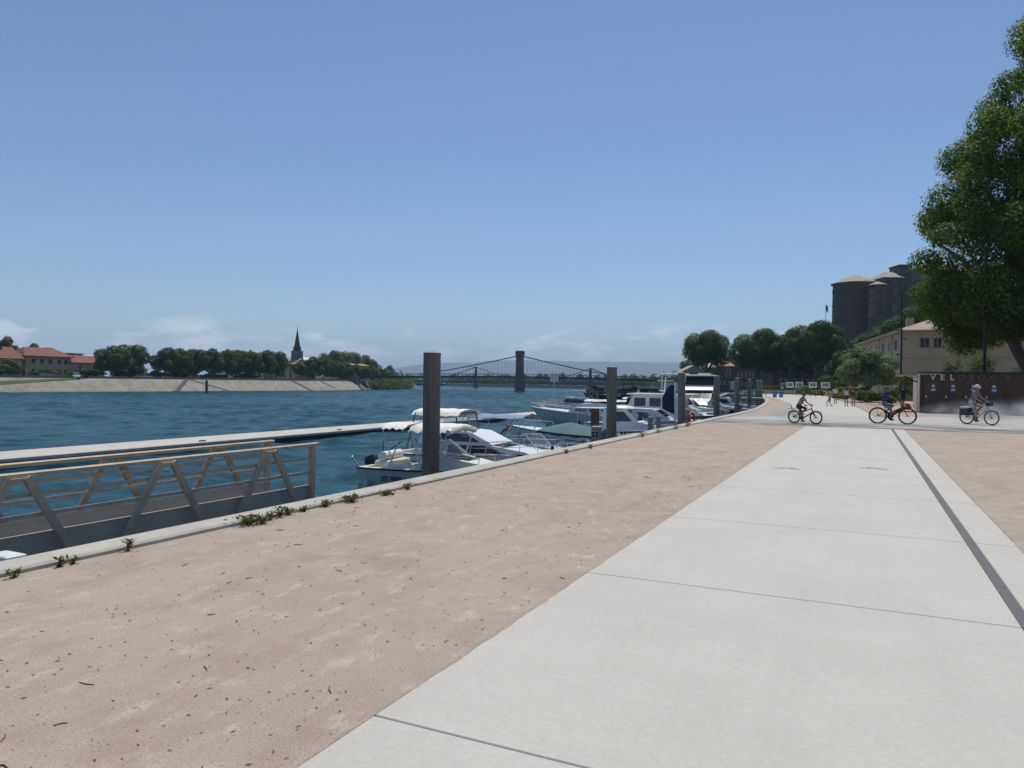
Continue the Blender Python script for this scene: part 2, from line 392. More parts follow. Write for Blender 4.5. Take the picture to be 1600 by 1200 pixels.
def sand_material():
    m, n, l, b, pos = newmat('sand')
    base = ramp(n, l, noise_node(n, l, pos, 0.5, 8, 0.7), [(0.3, (0.32, 0.268, 0.222)), (0.7, (0.385, 0.328, 0.276))])
    patch = noise_node(n, l, pos, 5.5, 5, 0.62, (1.0, 0.55, 1))
    c1 = mixc(n, l, ramp(n, l, patch, [(0.54, (0, 0, 0)), (0.70, (0.85, 0.85, 0.85))]), base, (0.46, 0.40, 0.335))
    mot = noise_node(n, l, pos, 1.7, 6, 0.7, (1.0, 0.6, 1))
    c1 = mixc(n, l, ramp(n, l, mot, [(0.30, (0.55, 0.55, 0.55)), (0.52, (0, 0, 0))]), c1, (0.245, 0.195, 0.158))
    dk = noise_node(n, l, pos, 26, 4, 0.7)
    c2 = mixc(n, l, ramp(n, l, dk, [(0.22, (0.5, 0.5, 0.5)), (0.40, (0, 0, 0))]), c1, (0.21, 0.155, 0.125))
    fine = noise_node(n, l, pos, 85, 7, 0.78)
    sp1 = noise_node(n, l, pos, 48, 5, 0.75, (1.0, 0.7, 1))
    c2 = mixc(n, l, ramp(n, l, sp1, [(0.29, (0.8, 0.8, 0.8)), (0.37, (0, 0, 0))]), c2, (0.16, 0.115, 0.09))
    sp2 = noise_node(n, l, pos, 30, 5, 0.75, (1.0, 0.6, 1))
    c2 = mixc(n, l, ramp(n, l, sp2, [(0.62, (0, 0, 0)), (0.72, (0.7, 0.7, 0.7))]), c2, (0.52, 0.46, 0.395))
    c3 = mixc(n, l, 0.9, c2, ramp(n, l, fine, [(0.3, (0.30, 0.28, 0.26)), (0.7, (0.72, 0.71, 0.70))]), 'OVERLAY')
    l.new(c3, b.inputs['Base Color']); b.inputs['Roughness'].default_value = 0.95; b.inputs['Specular IOR Level'].default_value = 0.15
    k1 = bumpn(n, l, b, fine, 0.35, 0.01); k2 = bumpn(n, l, b, patch, 0.5, 0.02)
    l.new(k2.outputs[0], k1.inputs['Normal']); l.new(k1.outputs[0], b.inputs['Normal'])
    return m
def slab_material(name, tint, wet=False):
    m, n, l, b, pos = newmat(name)
    c = ramp(n, l, noise_node(n, l, pos, 0.9, 7, 0.65), [(0.3, tuple(x * 0.90 for x in tint)), (0.7, tint)])
    lane = noise_node(n, l, pos, 1.2, 5, 0.6, (2.2, 0.12, 1))
    c = mixc(n, l, ramp(n, l, lane, [(0.52, (0, 0, 0)), (0.75, (0.45, 0.45, 0.45))]), c, tuple(x * 0.84 for x in tint))
    gr = noise_node(n, l, pos, 38, 8, 0.75)
    c = mixc(n, l, 0.55, c, ramp(n, l, gr, [(0.32, (0.42, 0.42, 0.41)), (0.68, (0.58, 0.58, 0.58))]), 'OVERLAY')
    blot = noise_node(n, l, pos, 7.5, 7, 0.72)
    c = mixc(n, l, ramp(n, l, blot, [(0.25, (0.5, 0.5, 0.5)), (0.42, (0, 0, 0))]), c, tuple(x * 0.86 for x in tint))
    sp = noise_node(n, l, pos, 24, 3, 0.7)
    c = mixc(n, l, ramp(n, l, sp, [(0.17, (0.6, 0.6, 0.6)), (0.25, (0, 0, 0))]), c, tuple(x * 0.5 for x in tint))
    st = noise_node(n, l, pos, 2.6, 6, 0.7, (1, 0.5, 1))
    c = mixc(n, l, ramp(n, l, st, [(0.58, (0, 0, 0)), (0.78, (0.35, 0.35, 0.35))]), c, tuple(x * 0.82 for x in tint))
    if wet:
        s = n.new('ShaderNodeSeparateXYZ'); l.new(pos, s.inputs[0])
        w1 = n.new('ShaderNodeMapRange'); w1.interpolation_type = 'SMOOTHSTEP'
        l.new(s.outputs[1], w1.inputs[0])
        for i, x in enumerate((33.2, 38.5, 1, 0)): w1.inputs[i + 1].default_value = x
        wn_ = noise_node(n, l, pos, 0.55, 5, 0.6, (0.6, 2.2, 1))
        mm = n.new('ShaderNodeMath'); mm.operation = 'MULTIPLY'; mm.use_clamp = True
        l.new(w1.outputs[0], mm.inputs[0]); l.new(ramp(n, l, wn_, [(0.40, (0, 0, 0)), (0.54, (1, 1, 1))]), mm.inputs[1])
        c = mixc(n, l, mm.outputs[0], c, tuple(x * 0.2 for x in tint))
        r = n.new('ShaderNodeMapRange'); l.new(mm.outputs[0], r.inputs[0]); r.inputs[3].default_value = 0.85; r.inputs[4].default_value = 0.7
        l.new(r.outputs[0], b.inputs['Roughness'])
    else: b.inputs['Roughness'].default_value = 0.82
    l.new(c, b.inputs['Base Color']); b.inputs['Specular IOR Level'].default_value = 0.3
    k = bumpn(n, l, b, noise_node(n, l, pos, 90, 4, 0.6), 0.10, 0.005); l.new(k.outputs[0], b.inputs['Normal'])
    return m
def water_material():
    m, n, l, b, pos = newmat('river_water')
    n1 = noise_node(n, l, pos, 0.9, 6, 0.62, (0.75, 1.35, 1)); n2 = noise_node(n, l, pos, 0.13, 4, 0.55, (0.6, 1.4, 1)); n3 = noise_node(n, l, pos, 4.5, 3, 0.55, (0.8, 1.4, 1))
    c = ramp(n, l, noise_node(n, l, pos, 0.035, 6, 0.65, (0.5, 1.6, 1)), [(0.32, (0.005, 0.040, 0.064)), (0.68, (0.013, 0.072, 0.094))])
    c = mixc(n, l, 0.8, c, ramp(n, l, noise_node(n, l, pos, 0.75, 9, 0.74), [(0.34, (0.08, 0.10, 0.12)), (0.66, (0.88, 0.88, 0.88))]), 'OVERLAY')
    cap = noise_node(n, l, pos, 0.55, 9, 0.7, (0.5, 1.5, 1))
    c = mixc(n, l, ramp(n, l, cap, [(0.69, (0, 0, 0)), (0.76, (0.55, 0.55, 0.55))]), c, (0.42, 0.50, 0.53))
    l.new(c, b.inputs['Base Color']); b.inputs['Roughness'].default_value = 0.24; b.inputs['IOR'].default_value = 1.33
    b.inputs['Specular IOR Level'].default_value = 0.10
    k2 = bumpn(n, l, b, n2, 0.35, 1.0); k1 = bumpn(n, l, b, n1, 0.9, 0.35); k3 = bumpn(n, l, b, n3, 0.7, 0.07)
    l.new(k2.outputs[0], k1.inputs['Normal']); l.new(k1.outputs[0], k3.inputs['Normal']); l.new(k3.outputs[0], b.inputs['Normal'])
    return m
def land_material():
    m, n, l, b, pos = newmat('land')
    c = ramp(n, l, noise_node(n, l, pos, 0.02, 8, 0.65), [(0.35, (0.07, 0.095, 0.035)), (0.65, (0.17, 0.155, 0.085))])
    l.new(c, b.inputs['Base Color']); b.inputs['Roughness'].default_value = 0.95; return m
def bank_material():
    m, n, l, b, pos = newmat('bank_stone')
    c = ramp(n, l, noise_node(n, l, pos, 0.35, 8, 0.7), [(0.28, (0.20, 0.18, 0.15)), (0.5, (0.31, 0.288, 0.245)), (0.72, (0.39, 0.365, 0.31))])
    v = n.new('ShaderNodeTexVoronoi'); v.inputs['Scale'].default_value = 1.3; l.new(pos, v.inputs['Vector'])
    c = mixc(n, l, 0.35, c, ramp(n, l, v.outputs['Distance'], [(0.0, (0.66, 0.64, 0.6)), (0.7, (0.36, 0.35, 0.33))]), 'SOFT_LIGHT')
    c = mixc(n, l, 1.0, c, (0.86, 0.86, 0.86), 'MULTIPLY')
    s = n.new('ShaderNodeSeparateXYZ'); l.new(pos, s.inputs[0])
    w = n.new('ShaderNodeMapRange'); l.new(s.outputs[2], w.inputs[0])
    for i, x in enumerate((-2.4, -1.9, 0.75, 0)): w.inputs[i + 1].default_value = x
    c = mixc(n, l, w.outputs[0], c, (0.10, 0.095, 0.07))          # wet algae line at the waterline
    l.new(c, b.inputs['Base Color']); b.inputs['Roughness'].default_value = 0.92
    k = bumpn(n, l, b, v.outputs['Distance'], 0.6, 0.12); l.new(k.outputs[0], b.inputs['Normal']); return m

Q = [(-6.5, -40), (-6.5, 20), (-6.5, 46), (-6.75, 53), (-7.4, 62), (-8.5, 75), (-10.2, 90), (-12.1, 104), (-15.2, 130), (-18.6, 160), (-26, 200), (-40, 255), (-64, 338), (-100, 430), (-148, 520), (-190, 566), (-243, 590), (-300, 605), (-373, 630), (-600, 680), (-1500, 800), (-5000, 1100)]
LB = [(-188, -400), (-188, 100), (-188, 228), (-196, 256), (-203, 272)]
LB2 = [(-203, 272), (-208, 294), (-233, 348), (-283, 444), (-400, 560), (-800, 640), (-1500, 690), (-5000, 900)]
sandm, landm, bankm = sand_material(), land_material(), bank_material()
# river
mb = MB().add([(-6000, -3000, -2.4), (400, -3000, -2.4), (400, 3000, -2.4), (-6000, 3000, -2.4)], [(0, 1, 2, 3)])
wg = np.random.default_rng(9); xs = np.arange(-189.0, -6.0, 0.62); ys = np.arange(-12.0, 345.0, 0.66)
X_, Y_ = np.meshgrid(xs, ys); S_ = np.zeros_like(X_); tot = 0
for q in range(46):
    lam = 1.5 * (5.5 / 1.5) ** wg.random(); a = math.radians(-38) + wg.normal(0, 0.55); am = lam ** 0.75; ph = wg.random() * 6.28
    S_ += am * np.sin(2 * np.pi / lam * (X_ * math.cos(a) + Y_ * math.sin(a)) + ph); tot += am * am / 2
S_ /= math.sqrt(tot); gust = 0.75 + 0.35 * np.sin(X_ * 0.045 + 1.3 * np.sin(Y_ * 0.031)) * np.sin(Y_ * 0.037 + 0.8)
edge = np.clip((X_ + 189) / 6, 0, 1) * np.clip((345 - Y_) / 25, 0, 1) * np.clip((-7 - X_) / 10 + 0.35, 0.35, 1)
Z_ = -2.4 + 0.30 * np.clip(0.5 + 0.28 * S_, 0, 1.4) ** 1.5 * gust * edge
ny, nx = X_.shape; me = bpy.data.meshes.new('river')
me.vertices.add(nx * ny); me.vertices.foreach_set('co', np.stack([X_, Y_, Z_], -1).astype(np.float32).ravel())
I_ = np.arange(nx * ny).reshape(ny, nx); F_ = np.stack([I_[:-1, :-1], I_[:-1, 1:], I_[1:, 1:], I_[1:, :-1]], -1).reshape(-1, 4).astype(np.int32); nf = len(F_)
me.loops.add(nf * 4); me.loops.foreach_set('vertex_index', F_.ravel()); me.polygons.add(nf); me.polygons.foreach_set('loop_start', np.arange(0, nf * 4, 4, dtype=np.int32)); me.update(calc_edges=True); me.shade_smooth()
watm = water_material(); me.materials.append(watm)
rv = struct('river', mb, watm); rv.location.z = -0.02
ro = bpy.data.objects.new('river_waves', me); col.objects.link(ro); ro['kind'] = 'structure'
# town side land
def strip(mb, A, B):     # quads between two polylines
    n = len(A); mb.add(list(A) + list(B), [(i, i + 1, n + i + 1, n + i) for i in range(n - 1)])
mb = MB()
strip(mb, [(x, y, -0.004) for x, y in Q], [(x + 14 if y < 180 else 12000 if i > 14 else x + 1500, y if y < 180 else (y if i <= 14 else 12000), -0.004) for i, (x, y) in enumerate(Q)])
mb = MB(); poly = [(x, y, -0.004) for x, y in Q] + [(-5000, 13000, -0.004), (13000, 13000, -0.004), (13000, -40, -0.004)]
mb.add(poly, [tuple(range(len(poly)))]); struct('ground', mb, landm)
# promenade of pale sand
QP = [q for q in Q if q[1] <= 160]
mb = MB(); poly = [(x + 0.1, y, 0.0) for x, y in QP] + [(70, 160, 0), (70, -40, 0)]
mb.add(poly, [tuple(range(len(poly)))]); struct('promenade', mb, sandm)
# quay wall and coping
mb = MB(); qw = [q for q in Q if q[1] < 640]
strip(mb, [(x, y, -5) for x, y in qw], [(x, y, -0.03) for x, y in qw])
struct('quay_wall', mb, mat('quay_wall_stone', (0.30, 0.27, 0.23), 0.9, var=0.25, vscale=0.6))
mb = MB(); secs = []
dense = []
for (a, b) in zip(QP[:-1], QP[1:]):
    k = max(1, int(math.hypot(b[0] - a[0], b[1] - a[1]) / 3.0))
    dense += [(a[0] + (b[0] - a[0]) * i / k, a[1] + (b[1] - a[1]) * i / k) for i in range(k)]
dense.append(QP[-1])
for x, y in dense: secs.append([(x - 0.03, y, -0.16), (x - 0.03, y, 0.035), (x - 0.01, y, 0.05), (x + 0.31, y, 0.05), (x + 0.335, y, 0.03), (x + 0.335, y, -0.1)])
mb.loft(secs, True)
struct('coping', mb, mat('coping_concrete', (0.40, 0.375, 0.33), 0.88, var=0.24, vscale=1.3, bump=0.12, bscale=50, detail=8))
# cycle path: slabs with dark joints
mb = MB().add([(-2.07, -9, 0.003), (1.41, -9, 0.003), (1.41, 31.58, 0.003), (-2.07, 31.58, 0.003)], [(0, 1, 2, 3)])
path = struct('cycle_path', mb, mat('joint_filler', (0.20, 0.185, 0.175), 0.9))
slabm = slab_material('path_concrete', (0.475, 0.457, 0.418))
sl = MB().box((0, 0, -0.05), (3.055, 2.991, 0.125), ch=0.005).mesh('slab'); sl.materials.append(slabm)
bd = MB().box((0, 0, -0.05), (0.36, 2.99, 0.125), ch=0.006).mesh('band'); bd.materials.append(slabm)
st = MB().box((0, 0, -0.05), (0.085, 2.99, 0.117)).mesh('strip'); st.materials.append(mat('drain_steel', (0.105, 0.095, 0.105), 0.6, 0.3, var=0.2, vscale=4))
for i in range(-4, 9):
    y = 2.9 + 3 * i + 1.5
    for nm, me, x in (('slab', sl, -0.5525), ('edge_band', bd, 1.245), ('drain_strip', st, 1.02)):
        if y > 31 and 0: continue
        o = bpy.data.objects.new(nm, me); col.objects.link(o); o.location = (x, y, 0.0); o.parent = path
for nm, me, x in (('slab', sl, -0.5525), ('edge_band', bd, 1.245), ('drain_strip', st, 1.02)):
    o = bpy.data.objects.new(nm, me); col.objects.link(o); o.location = (x, 30.74, 0.0); o.scale = (1, 0.557, 1); o.parent = path
# sand swept raggedly over the slab edges
rgs = np.random.default_rng(31)
for x0, sg in ((-2.085, 1), (1.43, -1)):
    mb = MB(); yy = np.arange(-5, 31.5, 0.07); w = np.abs(np.convolve(rgs.normal(0, 1, len(yy) + 8), np.ones(5) / 5, 'same')[4:-4]) * 0.035 + 0.022 * (np.sin(yy * 1.7) > 0.2) * rgs.random(len(yy)); w = np.maximum(w * 0.45, 0.004)
    strip(mb, [(x0 - sg * 0.03, y, 0.001) for y in yy], [(x0 + sg * 0.004, y, 0.0165) for y in yy]); strip(mb, [(x0 + sg * 0.004, y, 0.0165) for y in yy], [(x0 + sg * (0.005 + w[i]), y, 0.0132) for i, y in enumerate(yy)])
    struct('sand_edge', mb, sandm)
# cross band where the misting jets keep the concrete wet, then the path towards the town
wetm = slab_material('wet_concrete', (0.40, 0.392, 0.37), True)
struct('cross_path', MB().add([(-6.1, 31.6, 0.008), (70, 31.6, 0.008), (70, 52.5, 0.008), (3.6, 47, 0.008), (0.6, 44.5, 0.008), (-3.2, 44.5, 0.008), (-6.05, 37.5, 0.008)], [tuple(range(7))]), wetm)
struct('town_path', MB().add([(-3.2, 44.5, 0.009), (0.6, 44.5, 0.009), (-0.3, 63, 0.009), (-1.7, 86, 0.009), (-4.0, 114, 0.009), (-6, 138, 0.009), (-13, 160, 0.009), (-17.8, 160, 0.009), (-14, 124, 0.009), (-10.4, 103, 0.009), (-6.3, 74, 0.009), (-4.3, 54, 0.009)], [tuple(range(12))]), slab_material('town_concrete', (0.45, 0.435, 0.40)))
mb = MB(); pts = [(0.6, 44.4), (-0.3, 63), (-1.7, 86), (-4.0, 114)]
strip(mb, [(x, y, 0.013) for x, y in pts], [(x + 0.09, y, 0.013) for x, y in pts]); struct('drain_line', mb, MATS['drain_steel'])
# painted bicycle figures on the path
def ring(mb, cx, cy, r, w, z, n=22, a0=0, a1=6.2832):
    P = []
    for k in range(n + 1):
        a = a0 + (a1 - a0) * k / n
        P += [(cx + (r - w / 2) * math.cos(a), cy + (r - w / 2) * math.sin(a), z), (cx + (r + w / 2) * math.cos(a), cy + (r + w / 2) * math.sin(a), z)]
    mb.add(P, [(2 * k, 2 * k + 1, 2 * k + 3, 2 * k + 2) for k in range(n)])
def flat(mb, p, q, w, z):
    d = V((q[0] - p[0], q[1] - p[1])).normalized() * w / 2
    mb.add([(p[0] + d.y, p[1] - d.x, z), (q[0] + d.y, q[1] - d.x, z), (q[0] - d.y, q[1] + d.x, z), (p[0] - d.y, p[1] + d.x, z)], [(0, 1, 2, 3)])
for (x, y, fl) in ((-1.3, 15.2, 1), (0.2, 16.1, -1)):
    mb = MB(); z = 0.0155
    for s_ in (-1, 1): ring(mb, x + s_ * 0.15, y - 0.06, 0.085, 0.022, z)
    for p, q in (((-.15, -.06), (-.05, .09)), ((-.05, .09), (.10, .09)), ((.10, .09), (0, -.06)), ((0, -.06), (-.05, .09)), ((.15, -.06), (.08, .15)), ((.08, .15), (.02, .15)), ((-.05, .09), (-.06, .13))):
        flat(mb, (x + fl * p[0], y + p[1]), (x + fl * q[0], y + q[1]), 0.02, z)
    o = mb.build('bicycle_marking', mat('worn_grey_paint', (0.27, 0.262, 0.26), 0.85), None)
    tag(o, 'grey bicycle figure painted on the cycle path ' + ('toward the river side' if x < 0 else 'beside the drain strip'), 'road marking', 'bicycle figures on the path')
# dry leaf bits and twigs on the sand
rng = np.random.default_rng(5)
n = 3200; P = np.empty((n, 3)); P[:, 1] = 1.5 + 24 * rng.random(n) ** 1.6; P[:, 0] = -6.1 + 3.95 * rng.random(n) ** 0.8
k = int(n * 0.86); P[k:, 0] = 1.5 + 6 * rng.random(n - k); P[k:, 1] = 6 + 24 * rng.random(n - k); P[:, 2] = 0.0022
N = np.tile([0, 0, 9.0], (n, 1)).astype(float); vv = cards(rng, P, N, 0.0105, 0.8, 0.22); vv[:, 2] = np.clip(vv[:, 2], 0.0015, 0.006)
o = link('leaf_litter', card_mesh('leaf_litter', vv), leaf_mat('dry_litter', (0.045, 0.03, 0.022), (0.16, 0.10, 0.065), 0.0)); o['kind'] = 'stuff'; o['label'] = 'dry leaf bits scattered over the sand'; 
mb = MB(); rr = random.Random(3)
for i in range(70):
    x, y = rr.uniform(-5.9, -2.2), 1.8 + 12 * rr.random() ** 1.5; a = rr.uniform(0, 3.14); L = rr.uniform(0.03, 0.11)
    p = V((x, y, 0.003)); d = V((math.cos(a), math.sin(a), 0)); e = V((-d.y, d.x, 0)) * L * rr.uniform(-.2, .2)
    mb.tube([p - d * L / 2, p + e, p + d * L / 2], [0.0025, 0.0035, 0.0018], 5)
o = mb.build('twigs', MATS['dry_litter']); o['kind'] = 'stuff'; o['label'] = 'small dry twigs lying on the sand'
# a little gravel along the path edge and in the sand
n = 2600; P = np.empty((n, 3)); P[:, 1] = 1.5 + 20 * rng.random(n) ** 1.8; P[:, 0] = -6.1 + 4.0 * rng.random(n) ** 0.6; P[:, 2] = 0.003
mb = MB()
for i in range(n):
    s_ = 0.003 + 0.005 * rng.random() ** 3; x, y, z = P[i]; a = rng.random(4) * 0.6 + 0.7
    mb.add([(x - s_ * a[0], y, z - .002), (x, y - s_ * a[1], z - .002), (x + s_ * a[2], y, z - .002), (x, y + s_ * a[3], z - .002), (x, y, z + s_ * 0.35 - 0.002)], [(0, 1, 4), (1, 2, 4), (2, 3, 4), (3, 0, 4)])
o = mb.build('gravel', mat('gravel_bits', (0.42, 0.36, 0.30), 0.9, var=0.4, vscale=40)); o['kind'] = 'stuff'; o['label'] = 'loose gravel on the sand'

# left bank
def bp(i, dx, z): return [(x - dx, y, z) for x, y in LB]
mb = MB(); strip(mb, bp(0, -0.6, -3.0), bp(0, 5.4, 1.3)); struct('bank_slope', mb, bankm)
mb = MB(); strip(mb, bp(0, 5.4, 1.302), bp(0, 5.9, 1.302)); struct('bank_ledge', mb, M['concrete'])
mb = MB(); poly = [(x - 5.9, y, 1.3) for x, y in LB] + [(x - 6, y, 1.3) for x, y in LB2[1:]] + [(-5000, -400, 1.3)]
mb.add(poly, [tuple(range(len(poly)))]); struct('far_bank_ground', mb, landm)
mb = MB(); strip(mb, [(x, y, -3) for x, y in LB2[:7]], [(x - 6, y, 1.3) for x, y in LB2[:7]]); struct('far_bank_shore', mb, mat('shore_sand', (0.15, 0.15, 0.09), 0.95, var=0.3, vscale=0.1))
mb = MB(); A = [V((x - 6.1, y, 1.3)) for x, y in LB]
for A_ in ([A[0], V((A[0].x, 129.2, 0))], [V((A[0].x, 135.0, 0))] + A[2:]):
    secs = [[(p.x, p.y, 1.2), (p.x, p.y, 2.0), (p.x - 0.35, p.y, 2.0), (p.x - 0.35, p.y, 1.2)] for p in A_]; mb.loft(secs, True, caps=True)
pw = mb.build('parapet_wall', mat('parapet_stone', (0.14, 0.125, 0.115), 0.9, var=0.3, vscale=0.5)); tag(pw, 'long low stone parapet along the top of the far embankment', 'wall')
def on_bank(y, t, off=0.07):       # point on the sloping embankment, t 0 = toe, 1 = top
    x0 = -188.0 if y < 228 else (-188 - (y - 228) * 8 / 28 if y < 256 else -196 - (y - 256) * 7 / 16)
    return V((x0 + 0.6 - 6.0 * t + off * 0.58, y, -3.0 + 4.3 * t + off * 0.81))
def bank_strip(name, label, cat, ya, ta, yb, tb, w, m, steps=0):
    mb = MB(); k = 14
    L = [on_bank(ya + (yb - ya) * i / k, ta + (tb - ta) * i / k) for i in range(k + 1)]
    U = [on_bank(ya + (yb - ya) * i / k + w, ta + (tb - ta) * i / k) for i in range(k + 1)]
    d = V((0.2, 0, -0.3)); secs = [[a + d * 0.5, a - d * 0.3, b - d * 0.3, b + d * 0.5] for a, b in zip(L, U)]
    mb.loft([[tuple(q) for q in s_] for s_ in secs], True, caps=True)
    o = mb.build(name, m); return tag(o, label, cat)
stairm = mat('stair_stone', (0.075, 0.068, 0.062), 0.9, var=0.2, vscale=1)
YX = lambda px: {265: 158, 296: 166.5, 300: 168, 348: 180, 462: 216, 474: 221, 497: 229, 507: 234, 520: 240, 545: 252}[px]
bank_strip('bank_stair', 'dark stone stair slanting down the embankment beside the green beacon', 'stairs', YX(265), 0.12, YX(296), 1.0, 1.6, stairm)
bank_strip('bank_stair', 'thin dark stair on the embankment falling past the green beacon', 'stairs', YX(300), 1.0, YX(348), 0.12, 0.7, stairm)
bank_strip('bank_stair', 'dark stair on the embankment in front of the church', 'stairs', 214, 1.0, 219.5, 0.12, 1.7, stairm)
bank_strip('bank_stair', 'dark stair on the embankment below the second tree row', 'stairs', 232, 1.0, 238, 0.35, 1.5, stairm)
# grassy ramp on the slope at the left
mb = MB(); k = 16
for nm, off, wid, mt in (('ramp', 0.10, 0.26, mat('ramp_grass', (0.085, 0.105, 0.035), 0.95, var=0.4, vscale=1.0)),):
    L = [on_bank(96 + 38 * i / k, 0.36 + 0.62 * i / k, off) for i in range(k + 1)]
    U = [on_bank(96 + 38 * i / k, min(1.0, 0.36 + 0.62 * i / k + wid * (1 - 0.7 * i / k)), off) for i in range(k + 1)]
    strip(mb, [tuple(p) for p in L], [tuple(p) for p in U]); struct('grass_ramp', mb, mt)

# distant hills (real size, far away, veiled by the haze box)
mb = MB(); rngh = np.random.default_rng(11); K = 150; rows = []
fw, rt = V((-math.sin(R(25.4)), math.cos(R(25.4)))), V((math.cos(R(25.4)), math.sin(R(25.4))))
def ridge(u, seed): return sum(math.sin(u * f_ + seed * g) / f_ ** 0.85 for f_, g in ((3.1, 1), (7.3, 2.1), (13.7, 0.7), (29, 1.9), (53, 2.7), (97, .4)))
for (dist, hmax, seed, u0, u1) in ((8600, 270, 1.0, -0.30, 0.75), (10500, 390, 2.4, -0.22, 0.9)):
    base, top, mid = [], [], []
    for i in range(K + 1):
        u = u0 + (u1 - u0) * i / K; e = min(1, max(0, (u - u0) / 0.22)); e = e * e * (3 - 2 * e)
        h = 3 + hmax * e * (0.80 + 0.11 * ridge(u * 2.2, seed))
        c = fw * dist + rt * (u * dist); b0 = fw * (dist - 900) + rt * (u * (dist - 900)); cm = c.lerp(b0, 0.45)
        base.append((b0.x, b0.y, -6)); mid.append((cm.x, cm.y, h * (0.5 + 0.12 * ridge(u * 5, seed + 1)))); top.append((c.x, c.y, h))
    strip(mb, base, mid); strip(mb, mid, top)
    strip(mb, top, [(x + fw.x * 700, y + fw.y * 700, -6) for x, y, z in top])
struct('hills', mb, mat('hill_scrub', (0.10, 0.115, 0.07), 0.95, var=0.4, vscale=0.004), True)

# ================================================================== RIVER FURNITURE
# breakwater pontoon
t = thing('breakwater_pontoon', 'long low concrete breakwater pontoon floating out in the river', 'pontoon', (-34.6, 30, -2.4))
MB().box((0, -3, 0.42), (3.3, 114, 0.16), ch=0.03).build('deck', M['ponton'], t)
MB().box((0, -3, 0.02), (3.0, 113.6, 0.64)).build('float', M['pontonside'], t)
for dy in (30.4, 31.6):
    MB().tube([(0.9, dy, 0.5), (0.9, dy, 1.75)], 0.05, 8).build('guide_post', M['steel'], t)
for k in range(-4, 5): MB().box((1.2, k * 12.0, 0.53), (0.12, 0.4, 0.08), ch=0.02).build('cleat', M['dark'], t)
# inner walkway pontoon
t = thing('walkway_pontoon', 'floating walkway pontoon running along the foot of the quay behind the boats', 'pontoon', (-9.0, 60, -2.4))
MB().box((0, 0, 0.40), (2.2, 102, 0.12)).build('deck', M['wood'], t); MB().box((0, 0, 0.05), (2.0, 101, 0.56)).build('float', M['pontonside'], t)
# mooring piles
pile = MB().lathe([(0.23, -6), (0.23, 2.32), (0.236, 2.325), (0.236, 2.36), (0.12, 2.40), (0.0, 2.41)], 28)
pm = pile.mesh('pile'); pm.materials.append(M['pile']); pm.shade_smooth(); pm.set_sharp_from_angle(angle=R(30))
PILES = [(-10.3, 16.75), (-10.3, 32.25), (-10.45, 47.2), (-10.8, 61.8), (-11.5, 77.2), (-12.4, 93.0), (-13.5, 109.2), (-14.0, 117.5)]
PL = ['steel mooring pile standing before the boat lettered ST 858', 'steel mooring pile beside the boat with the teal cover', 'steel mooring pile beside the orange lifebuoy', 'steel mooring pile beside the flybridge yacht with the dark windscreen', 'steel mooring pile beyond the flybridge yacht', 'steel mooring pile before the concrete landing ramp', 'first of the two far mooring piles standing close together', 'last of the two far mooring piles standing close together']
for (x, y), lb in zip(PILES, PL):
    o = bpy.data.objects.new('mooring_pile', pm); col.objects.link(o); o.location = (x, y, 0); o.rotation_euler.z = x * 7
    tag(o, lb, 'pile', 'mooring piles along the quay')
o = MB().lathe([(0.17, -5), (0.17, 1.95), (0.0, 2.0)], 16).build('mooring_pile', M['pile'], None, True); o.location = (-36.55, 60.5, 0)
tag(o, 'slim mooring pile standing at the breakwater pontoon', 'pile')
# gangway
t = thing('gangway', 'beige metal truss gangway with rails beside the quay', 'gangway', (-9.0, 0, 0))
def gpart(nm, mb, m='alu', par=None): return mb.build(nm, M[m], par or t)
YN = [-2.66, -0.73, 1.2, 3.13, 5.06, 7.0, 8.91]
for side, x in (('near', 0.5), ('far', -0.5)):
    gpart('top_rail', MB().box((x, 3.55, 0.50), (0.085, 13.1, 0.055), ch=0.012))
    for z in (0.27, 0.03): gpart('mid_rail', MB().box((x, 3.5, z), (0.04, 12.9, 0.042), ch=0.008))
    gpart('bottom_chord', MB().box((x, 3.5, -1.0), (0.10, 13.0, 0.14), ch=0.01))
    sx = 0.055 if x > 0 else -0.055
    for y in YN:
        for s_ in (-1, 1):
            a, b = V((x + sx, y + s_ * 0.09, 0.47)), V((x + sx, y + s_ * 0.93, -0.98))
            gpart('diagonal', MB().bar(a, b, 0.055, 0.085))
        gpart('node_plate', MB().box((x + sx, y, 0.455), (0.05, 0.26, 0.03)))
    gpart('end_post', MB().box((x, 9.96, -0.24), (0.08, 0.09, 1.42), ch=0.01))
    g = gpart('guard_plate', MB().box((x - sx * 1.0, 3.5, -0.54), (0.012, 12.9, 0.66)), 'perf')
    gpart('plate_edge', MB().box((x - sx * 1.0, 3.5, -0.20), (0.03, 12.9, 0.025)), 'alu', g)
gpart('deck', MB().box((0, 3.5, -0.97), (0.88, 12.9, 0.05)), 'plate')
for y in (-2.0, 4.0, 9.4):
    for x in (-0.5, 0.5): gpart('support_leg', MB().tube([(x, y, -1.0), (x, y, -3.6 if y < 9 else -1.95)], 0.06, 8), 'plate')
o = MB().box((0, 0, 0.07), (0.34, 0.22, 0.14), ch=0.02).box((0, 0, 0.155), (0.30, 0.18, 0.03), ch=0.01).build('cable_box', M['white']); o.location = (-6.92, 4.05, -0.16)
MB().bar((0.3, 0, 0.0), (0.44, 0, 0.0), 0.1, 0.04).build('bracket', M['dark'], o)
tag(o, 'small white cable box on a bracket at the quay edge beside the gangway', 'box')
